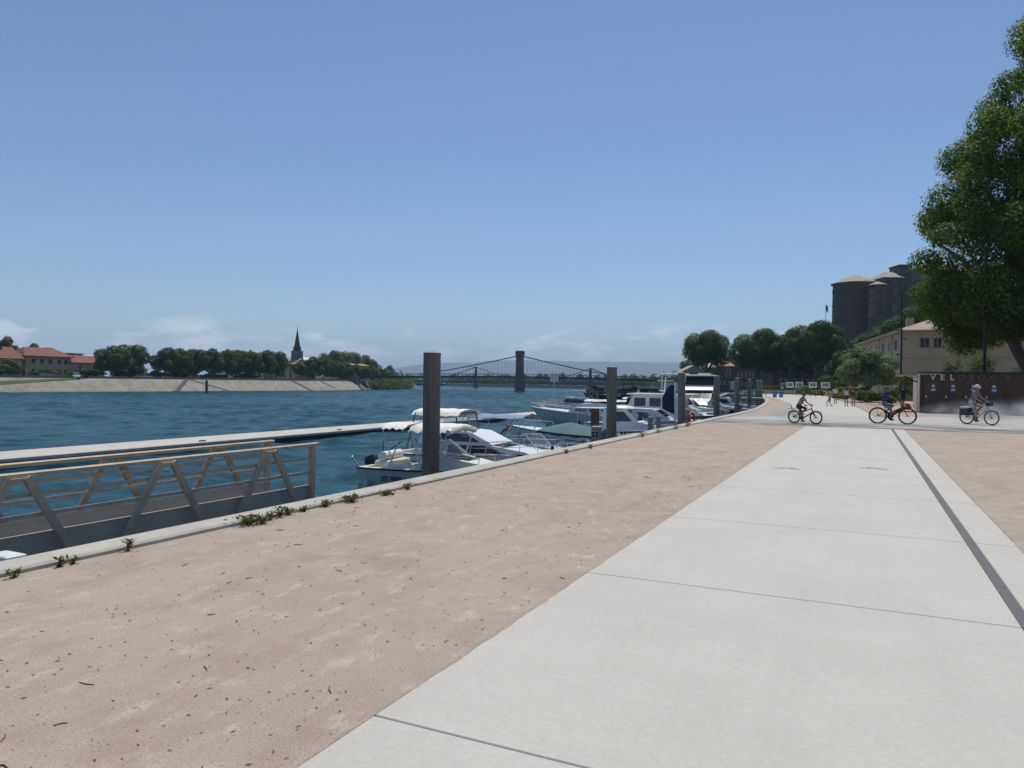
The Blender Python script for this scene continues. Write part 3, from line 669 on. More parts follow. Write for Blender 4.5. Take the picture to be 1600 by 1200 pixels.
# service pedestals on the walkway
def pedestal(x, y, ztop, w, lb, kind=0):
    t = thing('service_pedestal', lb, 'pedestal', (x, y, -1.94), 0, 'service pedestals on the walkway'); h = ztop + 1.94
    MB().box((0, 0, h / 2), (w, w * 0.9, h), ch=0.02).build('housing', mat('pedestal_grey', (0.30, 0.275, 0.24), 0.7, var=0.15, vscale=3), t)
    if kind == 0:
        MB().box((0, 0, h + 0.03), (w * 1.12, w, 0.06), ch=0.02).build('cap', M['ponton'], t)
        for dz in (0.22, 0.36):
            for dx in (-0.09, 0.09): MB().box((dx * w / .4, -w * 0.45 - 0.01, h - dz), (w * 0.24, 0.03, 0.08), ch=0.005).build('socket', M['dark'], t)
    return t
pedestal(-10.55, 30.9, -0.32, 0.36, 'grey service pedestal with sockets beside the teal covered speedboat')
pedestal(-10.6, 40.2, -0.18, 0.24, 'slim grey pedestal, first of the pair beside the small wheelhouse boat', 1)
pedestal(-10.6, 42.0, -0.2, 0.22, 'slim grey pedestal, second of the pair beside the small wheelhouse boat', 1)
pedestal(-10.6, 49.6, -0.02, 0.42, 'broad grey pedestal with an orange lifebuoy on it', 1)
pedestal(-11.0, 65.5, -0.5, 0.4, 'grey service pedestal beside the flybridge yacht')
pedestal(-11.9, 82.0, -0.5, 0.4, 'grey service pedestal before the concrete landing ramp')
mb = MB(); N_ = 24
for i in range(N_):
    pass
P = []; nn, kk = 28, 10
for i in range(nn):
    a = 2 * math.pi * i / nn
    P.append([((0.30 + 0.075 * math.cos(2 * math.pi * j / kk)) * math.cos(a), 0.075 * math.sin(2 * math.pi * j / kk), (0.36 + 0.075 * math.cos(2 * math.pi * j / kk)) * math.sin(a)) for j in range(kk)])
mb.loft(P + [P[0]], True); t = thing('lifebuoy', 'orange lifebuoy hanging on the broad grey pedestal', 'lifebuoy', (-10.28, 49.5, -0.62), R(62))
mb.build('ring', M['orange'], t, True)
for a in (0.78, 2.36, 3.93, 5.5): MB().box((0.30 * math.cos(a), 0, 0.36 * math.sin(a)), (0.1, 0.165, 0.1)).build('band', M['signwhite'], t)
# green river beacon near the far bank
t = thing('river_beacon', 'green cylindrical river beacon post near the far embankment', 'beacon', (-161, 145.8, -2.4))
MB().lathe([(0.34, -2), (0.34, 3.2), (0.42, 3.25), (0.42, 3.4), (0.3, 3.45)], 14).build('post', mat('beacon_green', (0.012, 0.07, 0.045), 0.6), t, True)
MB().lathe([(0.16, 3.45), (0.16, 3.9), (0.0, 4.0)], 10).build('lantern', M['dark'], t, True)

# ================================================================== BRIDGES
def frame(o, p, u): o.location = p; o.rotation_euler.z = math.atan2(u[1], u[0])
ang = math.atan2(0.429, 0.903)
def deck_z(s): return 4.55 - 1.0 * (s / 75.0) ** 2
t = thing('suspension_bridge', 'dark suspension footbridge hung from one broad stone tower in mid river', 'bridge', (-140.6, 304.1, 0), ang)
MB().box((0, 0, -2.0), (4.6, 7.0, 6.0), ch=0.25).box((0, 0, 1.6), (4.2, 6.4, 1.3), ch=0.2).build('pier', M['bridgestone'], t)
tw = MB(); tw.loft([[(a * w / 2, b * d / 2, z) for a, b in ((-1, -1), (1, -1), (1, 1), (-1, 1))] for w, d, z in ((3.75, 5.6, 2.2), (3.6, 5.5, 14.2))], True, caps=True)
tw = tw.build('tower', M['bridgestone'], t)
MB().box((0, 0, 14.5), (4.25, 6.1, 0.6), ch=0.12).box((0, 0, 15.1), (3.9, 5.8, 0.6)).box((0, 0, 15.6), (4.4, 6.2, 0.4), ch=0.1).build('cornice', M['bridgestone'], tw)
MB().box((0, 0, 15.95), (3.4, 5.2, 0.35), ch=0.15).build('cap_stone', M['bridgestone'], tw)
for side in (-1, 1):
    y = side * 1.7; mb = MB(); pts = [(s_, y, deck_z(s_)) for s_ in range(-72, 92, 2)]
    mb2 = MB()
    for a, b in zip(pts[:-1], pts[1:]): mb.bar((a[0], y, a[2] - 0.25), (b[0], y, b[2] - 0.25), 0.2, 0.55); mb.bar((a[0], y, a[2] - 0.95), (b[0], y, b[2] - 0.95), 0.16, 0.14)
    for a, b in zip(pts[:-1], pts[1:]): mb.bar((a[0], y, a[2] - 0.3), (b[0], y, b[2] - 0.95), 0.1, 0.14)
    mb.build('stiffening_girder', M['bridge'], t)
    for a, b in zip(pts[:-1], pts[1:]):
        mb2.bar((a[0], y, a[2] + 1.05), (b[0], y, b[2] + 1.05), 0.1, 0.12); mb2.bar((a[0], y, a[2] + 0.0), (a[0], y, a[2] + 1.05), 0.08, 0.08)
        mb2.bar((a[0], y, a[2] + 0.1), (b[0], y, b[2] + 1.0), 0.05, 0.05); mb2.bar((a[0], y, a[2] + 1.0), (b[0], y, b[2] + 0.1), 0.05, 0.05)
    mb2.build('railing', M['bridge'], t)
    for dr in (-1, 1):
        def cz(s_): return deck_z(s_) + 0.8 + 8.6 * max(0, 1 - abs(s_) / 46.0) ** 1.25
        mb3 = MB().tube([(dr * s_, y, cz(s_) if s_ > 0.9 else cz(1)) for s_ in [1.5] + list(range(4, 48, 2))], 0.17, 6)
        mb3.build('cable', M['bridge'], t)
        mh = MB()
        for s_ in np.arange(3.5, 44, 1.6): mh.tube([(dr * s_, y, deck_z(s_)), (dr * s_, y, cz(s_))], 0.018, 4)
        mh.build('hangers', M['bridge'], t)['kind'] = 'stuff'
mb = MB()
for a in range(-72, 90, 2): mb.add([(a, -1.7, deck_z(a) - 0.05), (a + 2, -1.7, deck_z(a + 2) - 0.05), (a + 2, 1.7, deck_z(a + 2) - 0.05), (a, 1.7, deck_z(a) - 0.05)], [(0, 1, 2, 3)])
mb.build('deck', M['bridge'], t)
mb = MB()
for a in range(-72, 90, 1): mb.box((a, 0, deck_z(a) - 0.75), (0.22, 3.9, 0.5))
mb.build('cross_beams', M['bridge'], t)['kind'] = 'stuff'
mb = MB().loft([[(-73 - e, b, z) for b, z in ((-3.4, -4), (3.4, -4), (3.2, 3.7), (-3.2, 3.7))] for e in (0, 8)], True, caps=True).build('abutment', M['bridgestone'], t)
for s_ in (-1, 1): MB().box((-74.2, s_ * 2.8, 4.4), (1.3, 1.2, 1.4), ch=0.1).build('gate_pillar', M['bridgestone'], t)
MB().box((92, 0, 1.0), (7, 7, 5.4)).build('abutment', M['bridgestone'], t)
for s_ in (-40, -44): pass
# second bridge downstream
t = thing('road_bridge', 'distant blue painted bridge with two slender towers beyond the footbridge', 'bridge', (-205.5, 499.5, 0), ang)
for x in (-55.0, 28.5):
    tb = MB().box((x, 0, -2.0), (3.4, 8.5, 3.2), ch=0.2).build('pier', M['bridgestone'], t)
    tw = MB()
    for y in (-3, 3): tw.loft([[(x + a * w, y + b * w, z) for a, b in ((-1, -1), (1, -1), (1, 1), (-1, 1))] for w, z in ((0.85, -0.5), (0.6, 12.8))], True, caps=True)
    tw = tw.build('tower', M['bluepaint'], t)
    for zb, hb_ in ((11.6, 0.7), (6.8, 0.5)): MB().box((x, 0, zb), (1.1, 7.2, hb_)).build('tower_brace', M['bluepaint'], tw)
    for y in (-3, 3):
        for dr in (-1, 1): MB().tube([(x + dr * s_, y, 3.0 + 9.8 * max(0, 1 - s_ / 30) ** 1.15) for s_ in range(0, 32, 3)], 0.22, 6).build('cable', M['bluepaint'], t)
MB().box((15, 0, 2.1), (290, 8.2, 0.9)).build('deck', M['bluepaint'], t)
mb = MB()
for x in range(-130, 160, 4):
    for y in (-4, 4): mb.bar((x, y, 2.6), (x, y, 3.7), 0.16, 0.16); mb.bar((x, y, 1.0), (x + 4, y, 1.75), 0.16, 0.2); mb.bar((x, y, 1.75), (x + 4, y, 1.0), 0.16, 0.2)
for y in (-4, 4): mb.box((15, y, 3.7), (290, 0.18, 0.18)).box((15, y, 0.95), (290, 0.3, 0.3))
mb.build('railing_truss', M['bluepaint'], t)['kind'] = 'stuff'

# ================================================================== FAR WOODS
rng = np.random.default_rng(21)
def wood(name, label, line, n, h, size, depth=12, leaf='leaf_far', z0=0.0):
    line = [V(p) for p in line]; seg = rng.integers(0, len(line) - 1, n); f = rng.random(n)
    P = np.empty((n, 3)); A = np.array([tuple(p) for p in line]); D_ = A[seg + 1] - A[seg]
    P[:, :2] = A[seg] + D_ * f[:, None]; P[:, :2] += rng.normal(0, 1, (n, 2)) * depth / 3
    g = np.abs(np.sin(P[:, 0] * 0.21 + 1) * np.sin(P[:, 1] * 0.17) + 0.5 * np.sin(P[:, 0] * 0.55)); P[:, 2] = z0 + rng.random(n) ** 0.7 * h * (0.45 + 0.5 * g)
    N = rng.normal(0, 1, (n, 3)) + [0, 0, 0.5]
    o = link(name, card_mesh(name, cards(rng, P, N, size)), M[leaf]); o['kind'] = 'stuff'; o['label'] = label; return o
wood('distant_wood', 'low dark wood along the far downstream shore', [(-140, 545), (-190, 592), (-245, 606), (-300, 622), (-373, 648), (-600, 700)], 20000, 9, 0.8, 16)
wood('distant_wood', 'strip of trees on the town bank by the bridge end', [(-62, 362), (-100, 452), (-130, 520)], 14000, 9, 0.5, 12)
wood('distant_wood', 'low scrub on the far bank beyond the footbridge', [(-240, 330), (-300, 430), (-420, 560), (-800, 650)], 12000, 8, 0.8, 14)
wood('reed_bed', 'green reed bed beside the far bridge abutment', [(-202, 280), (-207, 298), (-224, 336), (-245, 372)], 9000, 5.6, 0.5, 5, 'reed', -2.3)
def far_tree(x, y, h, r, lb, seed, z=0.0, grp=None, leaf='leaf_far', n=4200, name='broadleaf_tree'):
    rg = np.random.default_rng(seed); L = crown_lobes(rg, (0, 0, h * 0.62), (r, r, h * 0.40), 7)
    return tree(name, lb, 'tree', (x, y, z), h * 0.35, 0.25, L, n, 0.020 * h + 0.09, leaf, seed, grp)
for i, (x, y, h, r) in enumerate([(-72, 372, 9, 4.5), (-90, 425, 8, 4), (-60, 352, 7, 3)]):
    far_tree(x, y, h, r, ['first', 'second', 'third'][i] + ' small tree on the town bank past the footbridge end', 300 + i, grp='trees by the bridge end')
for i, (x, y, h) in enumerate([(-262, 372, 8.5), (-268, 385, 10.5)]):
    far_tree(x, y, h, 3.4, ['shorter', 'taller'][i] + ' dark tree behind the reed bed at the footbridge', 310 + i, 1.0, 'dark trees behind the reeds')

# ================================================================== FAR BANK TOWN
def window(par, c, w, h, face='-y', shut=False, mull=1, fm='frame', pm='pane'):
    """framed window proud of a wall; c = centre on the wall face"""
    def bx(cx, cz, ww, hh, d0, d1):
        dm = (d0 + d1) / 2; dd = d1 - d0
        if face == '-y': return ((c[0] + cx, c[1] - dm, c[2] + cz), (ww, dd, hh))
        if face == '-x': return ((c[0] - dm, c[1] + cx, c[2] + cz), (dd, ww, hh))
        if face == '+x': return ((c[0] + dm, c[1] + cx, c[2] + cz), (dd, ww, hh))
    f = 0.09; mb = MB()
    for q in (((0, h / 2 - f / 2), (w, f)), ((0, -h / 2 + f / 2), (w + 0.12, f)), ((-w / 2 + f / 2, 0), (f, h - 2 * f)), ((w / 2 - f / 2, 0), (f, h - 2 * f))):
        mb.box(*bx(q[0][0], q[0][1], q[1][0], q[1][1], -0.05, 0.07))
    for i in range(mull): mb.box(*bx(-w / 2 + w * (i + 1) / (mull + 1), 0, 0.06, h - 2 * f, -0.05, 0.045))
    o = mb.build('window', M[fm], par)
    MB().box(*bx(0, 0, w - 0.1, h - 0.1, -0.05, 0.02)).build('pane', M[pm], o)
    if shut:
        for s_ in (-1, 1): MB().box(*bx(s_ * (w * 0.76), 0, w * 0.5, h * 1.04, -0.02, 0.06)).build('shutter', M['shutter'], o)
    return o
def roof_mesh(w, d, h, rh, ov, hip, axis='x', th=0.22):
    W, Dp = w / 2 + ov, d / 2 + ov
    mb = MB(); i = hip
    if axis == 'x': r0, r1 = (-W + i, 0), (W - i, 0)
    else: r0, r1 = (0, -Dp + i), (0, Dp - i)
    B = [(-W, -Dp, h - th), (W, -Dp, h - th), (W, Dp, h - th), (-W, Dp, h - th)]; T = [(x, y, h) for x, y, z in B]
    P = B + T + [(r0[0], r0[1], h + rh), (r1[0], r1[1], h + rh)]
    F = [(3, 2, 1, 0)] + [(k, (k + 1) % 4, 4 + (k + 1) % 4, 4 + k) for k in range(4)]
    F += [(4, 5, 9, 8), (6, 7, 8, 9), (5, 6, 9), (7, 4, 8)] if axis == 'x' else [(5, 6, 9, 8), (7, 4, 8, 9), (4, 5, 8), (6, 7, 9)]
    return mb.add(P, F)
def house(label, loc, rz, w, d, h, rh, wall='render', roof='tileroof', hip=0.0, axis='x', ov=0.4, wins=(), lwins=(), chim=(), name='house', ridges=0, shut=False, group=None, cat='house', rwins=()):
    t = thing(name, label, cat, loc, rz, group)
    MB().box((0, 0, (h - 0.1) / 2 - 0.3), (w, d, h + 0.5)).build('wall', M[wall], t)
    ro = roof_mesh(w, d, h, rh, ov, hip, axis).build('roof', M[roof], t)
    for (x, z, ww, hh) in wins: window(t, (x, -d / 2, z), ww, hh, '-y', shut)
    for (y, z, ww, hh) in lwins: window(t, (-w / 2, y, z), ww, hh, '-x', shut, 2)
    for (x, y, hh, ww) in chim:
        c = MB().box((x, y, h + rh * 0.3 + hh / 2), (ww, ww * 0.8, hh + rh)).box((x, y, h + rh * 0.8 + hh + 0.06), (ww + 0.16, ww * 0.8 + 0.16, 0.12)).build('chimney', M['renderbrown' if ww < 1.2 else 'rendergrey'], ro)
    return t
E90 = math.pi / 2
B0 = 1.3
house('long two storey house with broad red roof and ten windows on the far bank', (-227, 141.6, B0), E90, 13.8, 10, 6.5, 2.7, hip=3.2, ov=0.7,
      wins=[(x, z, 1.15, 1.5) for z in (1.9, 4.9) for x in (-4.6, -2.1, 0.4, 3.2, 5.2)], chim=[(4.5, 2.5, 0.6, 2.0)])
for i, (x, y) in enumerate(((-4.9, 1.1), (-0.9, 1.3))):   # roof lights
    pass
house('lower red roofed wing beside the long two storey house', (-226.5, 154.0, B0), E90, 11.2, 9, 4.9, 2.4, hip=0.4, ov=0.6, wins=[(-2.6, 3.4, 1.0, 1.2), (2.2, 3.4, 1.0, 1.0)], chim=[(-3.3, -1.2, 0.1, 0.9)])
house('orange roofed house at the far end of the embankment, beside tall bushes', (-225, 126.0, B0), E90, 13.5, 9, 5.5, 3.4, hip=0.8, ov=0.6, wins=[(3.0, 3.4, 1.2, 1.4), (-2, 3.4, 1.2, 1.4)], chim=[(2.6, -1.0, 0.6, 1.0)])
house('flat dark roofed block behind the red roofed wing', (-245, 163.5, B0), E90, 5, 6, 8.4, 0.3, 'rendergrey', 'rendergrey', hip=2.4)
house('white block showing beside the tree row', (-245, 171, B0), E90, 6.5, 6, 7.8, 0.3, 'renderwhite', 'renderwhite', hip=2.8, wins=[(0, 5, 1, 1.2)])
house('white low house half hidden under the embankment trees', (-216, 165.3, B0), E90, 6.5, 6, 3.4, 1.6, 'renderwhite', 'tilepale', wins=[(-1.5, 1.8, 1.2, 1.3), (1.5, 1.8, 1.2, 1.3)])
house('beige garden house with pale roof behind the tree row', (-214.5, 183, B0), E90, 9, 6, 3.2, 1.5, 'render', 'tilepale', wins=[(-2.5, 1.8, 1.1, 1.3), (0.4, 1.8, 1.1, 1.3), (3, 1.8, 1.1, 1.3)])
house('white house with red hipped roof rising above the tree row', (-222, 216.5, B0), E90, 15, 10, 9.2, 2.6, 'renderwhite', 'tileroof', hip=5.0, wins=[(x, z, 1.2, 1.7) for z in (2.0, 5.0) for x in (-6, -4, -2, 0, 2, 4, 6)], chim=[(-5.5, 0, 0.5, 0.8), (6.3, 0, 0.6, 0.8)])
house('pale house front seen between the church and the tree row', (-214, 228.5, B0), E90, 7, 8, 5.2, 2.0, 'rendercream', 'tilepale', axis='y', wins=[(-2, 1.9, 1.1, 1.6), (0.5, 1.9, 1.1, 1.6), (-2, 4.2, 1.0, 1.2), (0.5, 4.2, 1.0, 1.2)])
house('white modern house beside the church', (-240, 272, B0), E90, 12, 8, 9.5, 1.6, 'renderwhite', 'renderwhite', hip=1.5, wins=[(x, 7.6, 1.3, 1.2) for x in (-4, -1, 2)])
house('long low house with pale roof behind the second tree row', (-236, 304, B0), E90, 22, 8, 8.2, 0.8, 'rendercream', 'tilepale', wins=[(x, 6, 1.1, 1.3) for x in (-8, -4, 0, 4, 8)])
house('small cream house beside the church nave', (-212, 243.5, B0), E90, 6, 6, 5.6, 1.4, 'rendercream', 'tilepale', wins=[(-1.4, 2.0, 1.0, 1.6), (1.4, 2.0, 1.0, 1.6), (-1.4, 4.4, 1.0, 1.2), (1.4, 4.4, 1.0, 1.2)])
# church
t = thing('church', 'stone church with slender dark spire on the far bank', 'church', (-222, 249.8, B0), E90)
MB().box((-0.5, 5, 3.4), (9.5, 16, 7.4)).build('nave', M['renderbrown'], t)
r_ = roof_mesh(9.5, 16, 7.1, 2.6, 0.35, 0.0, 'y').build('roof', M['tilepale'], t); r_.location = (-0.5, 5, 0)
MB().box((-3.2, -4.5, 1.8), (5, 5, 4.4)).build('side_chapel', M['rendercream'], t)
r_ = roof_mesh(5, 5, 4.0, 1.5, 0.3, 0, 'y').build('chapel_roof', M['tilepale'], t); r_.location = (-3.2, -4.5, 0)
tw = MB().box((0, 0, 6.3), (3.5, 3.5, 13)).box((0, 0, 9.8), (3.9, 3.9, 0.3)).box((0, 0, 12.7), (3.9, 3.9, 0.3)).build('bell_tower', M['bridgestone'], t)
for f_ in ('-y', '+x', '-x'):
    for q in (-0.8, 0.8):
        c = (q, -1.75, 11.2) if f_ == '-y' else ((1.75, q, 11.2) if f_ == '+x' else (-1.75, q, 11.2))
        window(tw, c, 0.8, 1.9, f_, mull=0)
sp = MB()
sp.loft([[(r0 * math.cos(a), r0 * math.sin(a), z) for a in [k * math.pi / 4 + math.pi / 8 for k in range(8)]] for r0, z in ((1.95, 12.85), (1.25, 15.3), (0.7, 18.6), (0.06, 22.6))], True, caps=True)
sp = sp.build('spire', mat('spire_slate', (0.045, 0.042, 0.05), 0.7, var=0.2, vscale=1), t)
for a in range(4):
    x, y = 1.5 * math.cos(a * E90 + E90 / 2), 1.5 * math.sin(a * E90 + E90 / 2)
    MB().lathe([(0.32, 12.85), (0.22, 13.8), (0, 15.2)], 6, (x, y, 0)).build('pinnacle', MATS['spire_slate'], sp)
MB().bar((0, 0, 22.5), (0, 0, 23.6), 0.08, 0.08).bar((-0.3, 0, 23.2), (0.3, 0, 23.2), 0.08, 0.08).build('cross', M['dark'], sp)
# tree rows on the embankment
ORD = ['first', 'second', 'third', 'fourth', 'fifth', 'sixth', 'seventh', 'eighth', 'ninth', 'tenth']
def plane_proto(seed, h, rx, ry, n=9000, sz=0.25):
    rg = np.random.default_rng(seed); L = crown_lobes(rg, (0, 0, h * 0.57), (rx, ry, h * 0.43), 9, (0.38, 0.52), low=-0.9)
    return tree('plane_tree', 'x', 'tree', (0, 0, 0), h * 0.28, 0.26, L, n, sz, 'leaf_far', seed, None, 5, up=0.25, shell=0.75)
rr = random.Random(8)
protos = [plane_proto(41 + i, 10.0, 4.4, 4.2) for i in range(4)]
used = [False] * 4
def put_plane(x, y, h, rw, lb, grp, z=B0):
    i = rr.randrange(4)
    if not used[i]: o = protos[i]; used[i] = True
    else: o = copy_tree(protos[i])
    o.location = (x, y, z); o.rotation_euler.z = rr.uniform(0, 6.28); s_ = h / 9.6; o.scale = (rw, rw, s_)
    o['label'] = lb; o['group'] = grp; return o
put_plane(-203, 148.8, 9.4, 1.2, 'leafy plane tree standing first in the embankment row, beside the red roofed wing', 'plane trees along the embankment')
put_plane(-208, 158.6, 10.6, 1.2, 'taller plane tree set back behind the start of the embankment row', 'plane trees along the embankment')
for i_, (y, h, rw) in enumerate(((167.5, 9.8, 1.02), (173.0, 9.8, 0.98), (179.8, 10.2, 1.0), (186.5, 10.3, 1.0), (193.3, 10.4, 1.0), (199.8, 10.4, 0.98), (205.8, 10.4, 0.95), (211.6, 10.8, 0.95), (218.0, 11.0, 1.0))):
    put_plane(-203.5 + rr.uniform(-.6, .6), y, h, rw, ORD[8 - i_] + ' clipped plane tree of the long embankment row counted from the church', 'plane trees along the embankment')
for i_, (y, h, rw) in enumerate(((244.0, 9.7, 0.95), (251, 9.6, 0.85), (256.5, 9.2, 0.8), (262, 8.7, 0.8), (268, 8.2, 0.8), (275, 7.6, 0.85), (283, 7.0, 0.85), (291, 6.4, 0.85), (299, 5.9, 0.85))):
    put_plane(-208 - (y - 244) * 0.08, y, h, rw, ORD[i_] + ' plane tree counted from the church in the row leading to the footbridge', 'plane trees of the second row')
for i, (x, y, h, r) in enumerate([(-262, 322, 17, 7), (-268, 338, 17.5, 7.5), (-272, 354, 17, 7.5), (-276, 370, 16, 7), (-280, 384, 13, 6)]):
    far_tree(x, y, h, r, ORD[i] + ' tall dark tree counted from the church in the clump behind the second row', 60 + i, B0, 'tall trees behind the second row', n=3600)
for i, (x, y, h, r) in enumerate([(-258, 150, 13.5, 3.8), (-262, 161, 12.0, 3.2), (-256, 141, 11.5, 2.6)]):
    far_tree(x, y, h, r, ['dark tree top rising between the orange roofed and the long two storey house', 'slim dark tree top behind the ridge of the long house', 'dark tree top behind the chimney of the orange roofed house'][i], 80 + i, B0, 'trees behind the houses')
far_tree(-211, 238.6, 7.4, 3.0, 'dark rounded tree in front of the church', 91, B0)
far_tree(-205.5, 240.5, 4.2, 2.4, 'small light green tree at the foot of the church', 92, B0, leaf='leaf_shrub')
for i, (x, y, r, leaf, lb) in enumerate([(-208, 122.0, (3.2, 3.4, 2.6), 'leaf_shrub', 'bright green rounded bush before the orange roofed house'), (-206, 117.0, (3, 4, 2.2), 'leaf_far', 'dark bush at the far left of the embankment'), (-207, 131, (2.0, 4.6, 1.3), 'leaf_far', 'low dark hedge before the long two storey house'), (-207, 143.5, (2.0, 6.4, 1.4), 'leaf_far', 'long dark hedge running past the long two storey house'), (-207, 155.5, (2.0, 5.4, 1.3), 'leaf_far', 'dark hedge before the red roofed wing'), (-206, 166.0, (1.6, 3.6, 1.4), 'leaf_shrub', 'green hedge before the white low house'), (-206.5, 175, (2, 4.5, 1.5), 'leaf_far', 'dark shrubs under the embankment trees by the garden house'), (-206.5, 190, (2, 6, 1.2), 'leaf_far', 'dark shrubs under the middle of the embankment row'), (-206.5, 205, (2, 6, 1.2), 'leaf_far', 'dark shrubs at the white house behind the row')]):
    shrub('hedge_bush', lb, (x, y, B0), r, 1500, 0.3, leaf, 500 + i)
# cars
def car(lb, loc, rz, paint, L=4.1):
    t = thing('parked_car', lb, 'car', loc, rz); k = L / 4.1
    pm_ = mat('car_' + str(paint), paint, 0.25, 0.2, coat=0.6)
    prof = [(-2.05, 0.35), (-2.05, 0.75), (-1.95, 0.92), (-0.95, 1.0), (1.0, 0.98), (1.9, 0.82), (2.05, 0.6), (2.05, 0.32)]
    mb = MB(); mb.loft([[(x * k, s_ * w, z) for x, z in prof] for s_, w in ((-1, 0.80), (-1, 0.86), (1, 0.86), (1, 0.80))], True, caps=True); b_ = mb.build('body', pm_, t)
    g = [(-1.75, 0.95), (-1.35, 1.42), (-0.2, 1.5), (0.55, 1.42), (1.25, 0.97)]
    mb = MB(); mb.loft([[(x * k, s_ * (0.80 - 0.28 * (z - 0.95)), z) for x, z in g] for s_ in (-1, 1)], True, caps=True); mb.build('glasshouse', M['glassdark'], t)
    MB().loft([[(x * k, s_ * 0.655, z + 0.012) for x, z in ((-1.3, 1.43), (-0.2, 1.51), (0.5, 1.43))] for s_ in (-1, 1)]).build('roof', pm_, t, fix=False)
    for x in (-1.3, 1.3):
        for s_ in (-1, 1):
            w_ = MB().lathe([(0.2, -0.1), (0.31, -0.1), (0.32, -0.06), (0.32, 0.06), (0.31, 0.1), (0.2, 0.1)], 18, (x * k, s_ * 0.78, 0.32), axis='y').build('wheel', M['black'], t)
            MB().lathe([(0.2, -0.085), (0.2, 0.085)], 14, (x * k, s_ * 0.78, 0.32), axis='y').build('rim', M['steel'], w_)
    for s_ in (-1, 1):
        MB().box((2.02 * k, s_ * 0.62, 0.68), (0.06, 0.3, 0.12)).build('headlight', M['signwhite'], t); MB().box((-2.04 * k, s_ * 0.65, 0.78), (0.05, 0.24, 0.12)).build('tail_light', M['red'], t)
    return t
car('white car standing at the top of the grassy embankment ramp', (-195.0, 132.0, 1.31), R(-30), (0.75, 0.75, 0.76))
car('blue grey car parked behind the parapet before the long two storey house', (-199, 127, B0 + 0.1), E90, (0.30, 0.36, 0.42))
car('silver car parked behind the parapet by the hedges', (-199, 157, B0), E90, (0.5, 0.5, 0.5))

# ================================================================== TOWN SIDE
# castle
t = thing('castle', 'dark stone castle with round tower and low tiled roofs on the hill', 'castle', (0, 0, 0))
rt_ = MB().lathe([(6.6, 2), (6.3, 12), (6.0, 20), (5.9, 31.7)], 40, (-2.6, 238, 0)).build('round_tower', M['castle'], t, True)
MB().lathe([(6.35, 31.5), (6.45, 31.75), (3.2, 33.2), (0.0, 34.5)], 36, (-2.6, 238, 0)).build('roof', M['tilegrey'], rt_, True)
for z in (29.5, 25.2, 20.7): MB().lathe([(5.95, z - 0.13), (6.1, z - 0.1), (6.1, z + 0.1), (5.95, z + 0.13)], 40, (-2.6, 238, 0)).build('string_course', M['castle'], rt_, True)
for z in (30.4, 27.3, 22.6): window(rt_, (-8.1 + 0.1, 235.6, z), 0.4, 1.0, '-x', mull=0)
tu = MB().lathe([(2.45, 4), (2.3, 30.0)], 20, (3.3, 229.7, 0)).build('stair_turret', M['castle'], t, True)
MB().lathe([(2.6, 29.9), (2.65, 30.05), (0, 31.1)], 20, (3.3, 229.7, 0)).build('roof', M['tilegrey'], tu, True)
for z in (28.1, 26.0, 23.8, 22.0):
    w_ = MB(); a0 = math.atan2(-0.84, -0.55); d = V((math.cos(a0), math.sin(a0), 0)); e = V((-d.y, d.x, 0)); U = V((0, 0, 1)); c = V((3.3, 229.7, z)) + d * 2.3
    def circ(r, off): return [tuple(c + d * off + e * (r * math.cos(q)) + U * (r * math.sin(q))) for q in [2 * math.pi * k / 16 for k in range(16)]]
    w_.loft([circ(0.78, -0.3), circ(0.78, 0.1), circ(0.52, 0.1), circ(0.52, -0.3)], True)
    o = w_.build('round_window', M['castletrim'], tu); MB().add(circ(0.53, 0.02), [tuple(range(16))]).build('pane', M['pane'], o)
kp = MB().add([], []); A, Bp = V((5.6, 240.7)), V((15.6, 245.4)); u = (Bp - A).normalized(); nrm = V((-u.y, u.x))
def kbox(s0, s1, d0, d1, z0, z1):
    P = [A + u * s0 + nrm * d0, A + u * s1 + nrm * d0, A + u * s1 + nrm * d1, A + u * s0 + nrm * d1]
    return MB().prism([tuple(p) for p in P], z0, z1)
k1 = kbox(-0.6, 5.2, 0, 9, 4, 33.6).build('keep_wall', M['castle'], t)
k2 = kbox(4.8, 26, 0.6, 11, 4, 32.6).build('wing_wall', M['castle'], t)
k3 = kbox(5.0, 8.4, 2.0, 8, 30, 37.3).build('watch_turret', M['castle'], t); kbox(4.8, 8.6, 1.8, 8.2, 37.3, 37.7).build('cornice', M['castle'], k3)
k4 = kbox(8.4, 26, 3.0, 8, 32, 36.2).build('attic_wall', M['rendergrey'], t)
def kroof(s0, s1, d0, d1, z, rh, par):
    P = [A + u * s0 + nrm * d0, A + u * s1 + nrm * d0, A + u * s1 + nrm * d1, A + u * s0 + nrm * d1]; c = (P[0] + P[1] + P[2] + P[3]) / 4
    MB().add([(*p, z) for p in P] + [(*(c - u * (s1 - s0) * 0.12), z + rh), (*(c + u * (s1 - s0) * 0.3), z + rh)], [(0, 1, 5, 4), (1, 2, 5), (2, 3, 4, 5), (3, 0, 4), (3, 2, 1, 0)]).build('roof', M['tilegrey'], par)
kroof(-1.0, 5.4, -0.4, 9.4, 33.6, 2.2, k1); kroof(8.2, 26.4, 2.6, 8.5, 36.2, 2.0, k4)
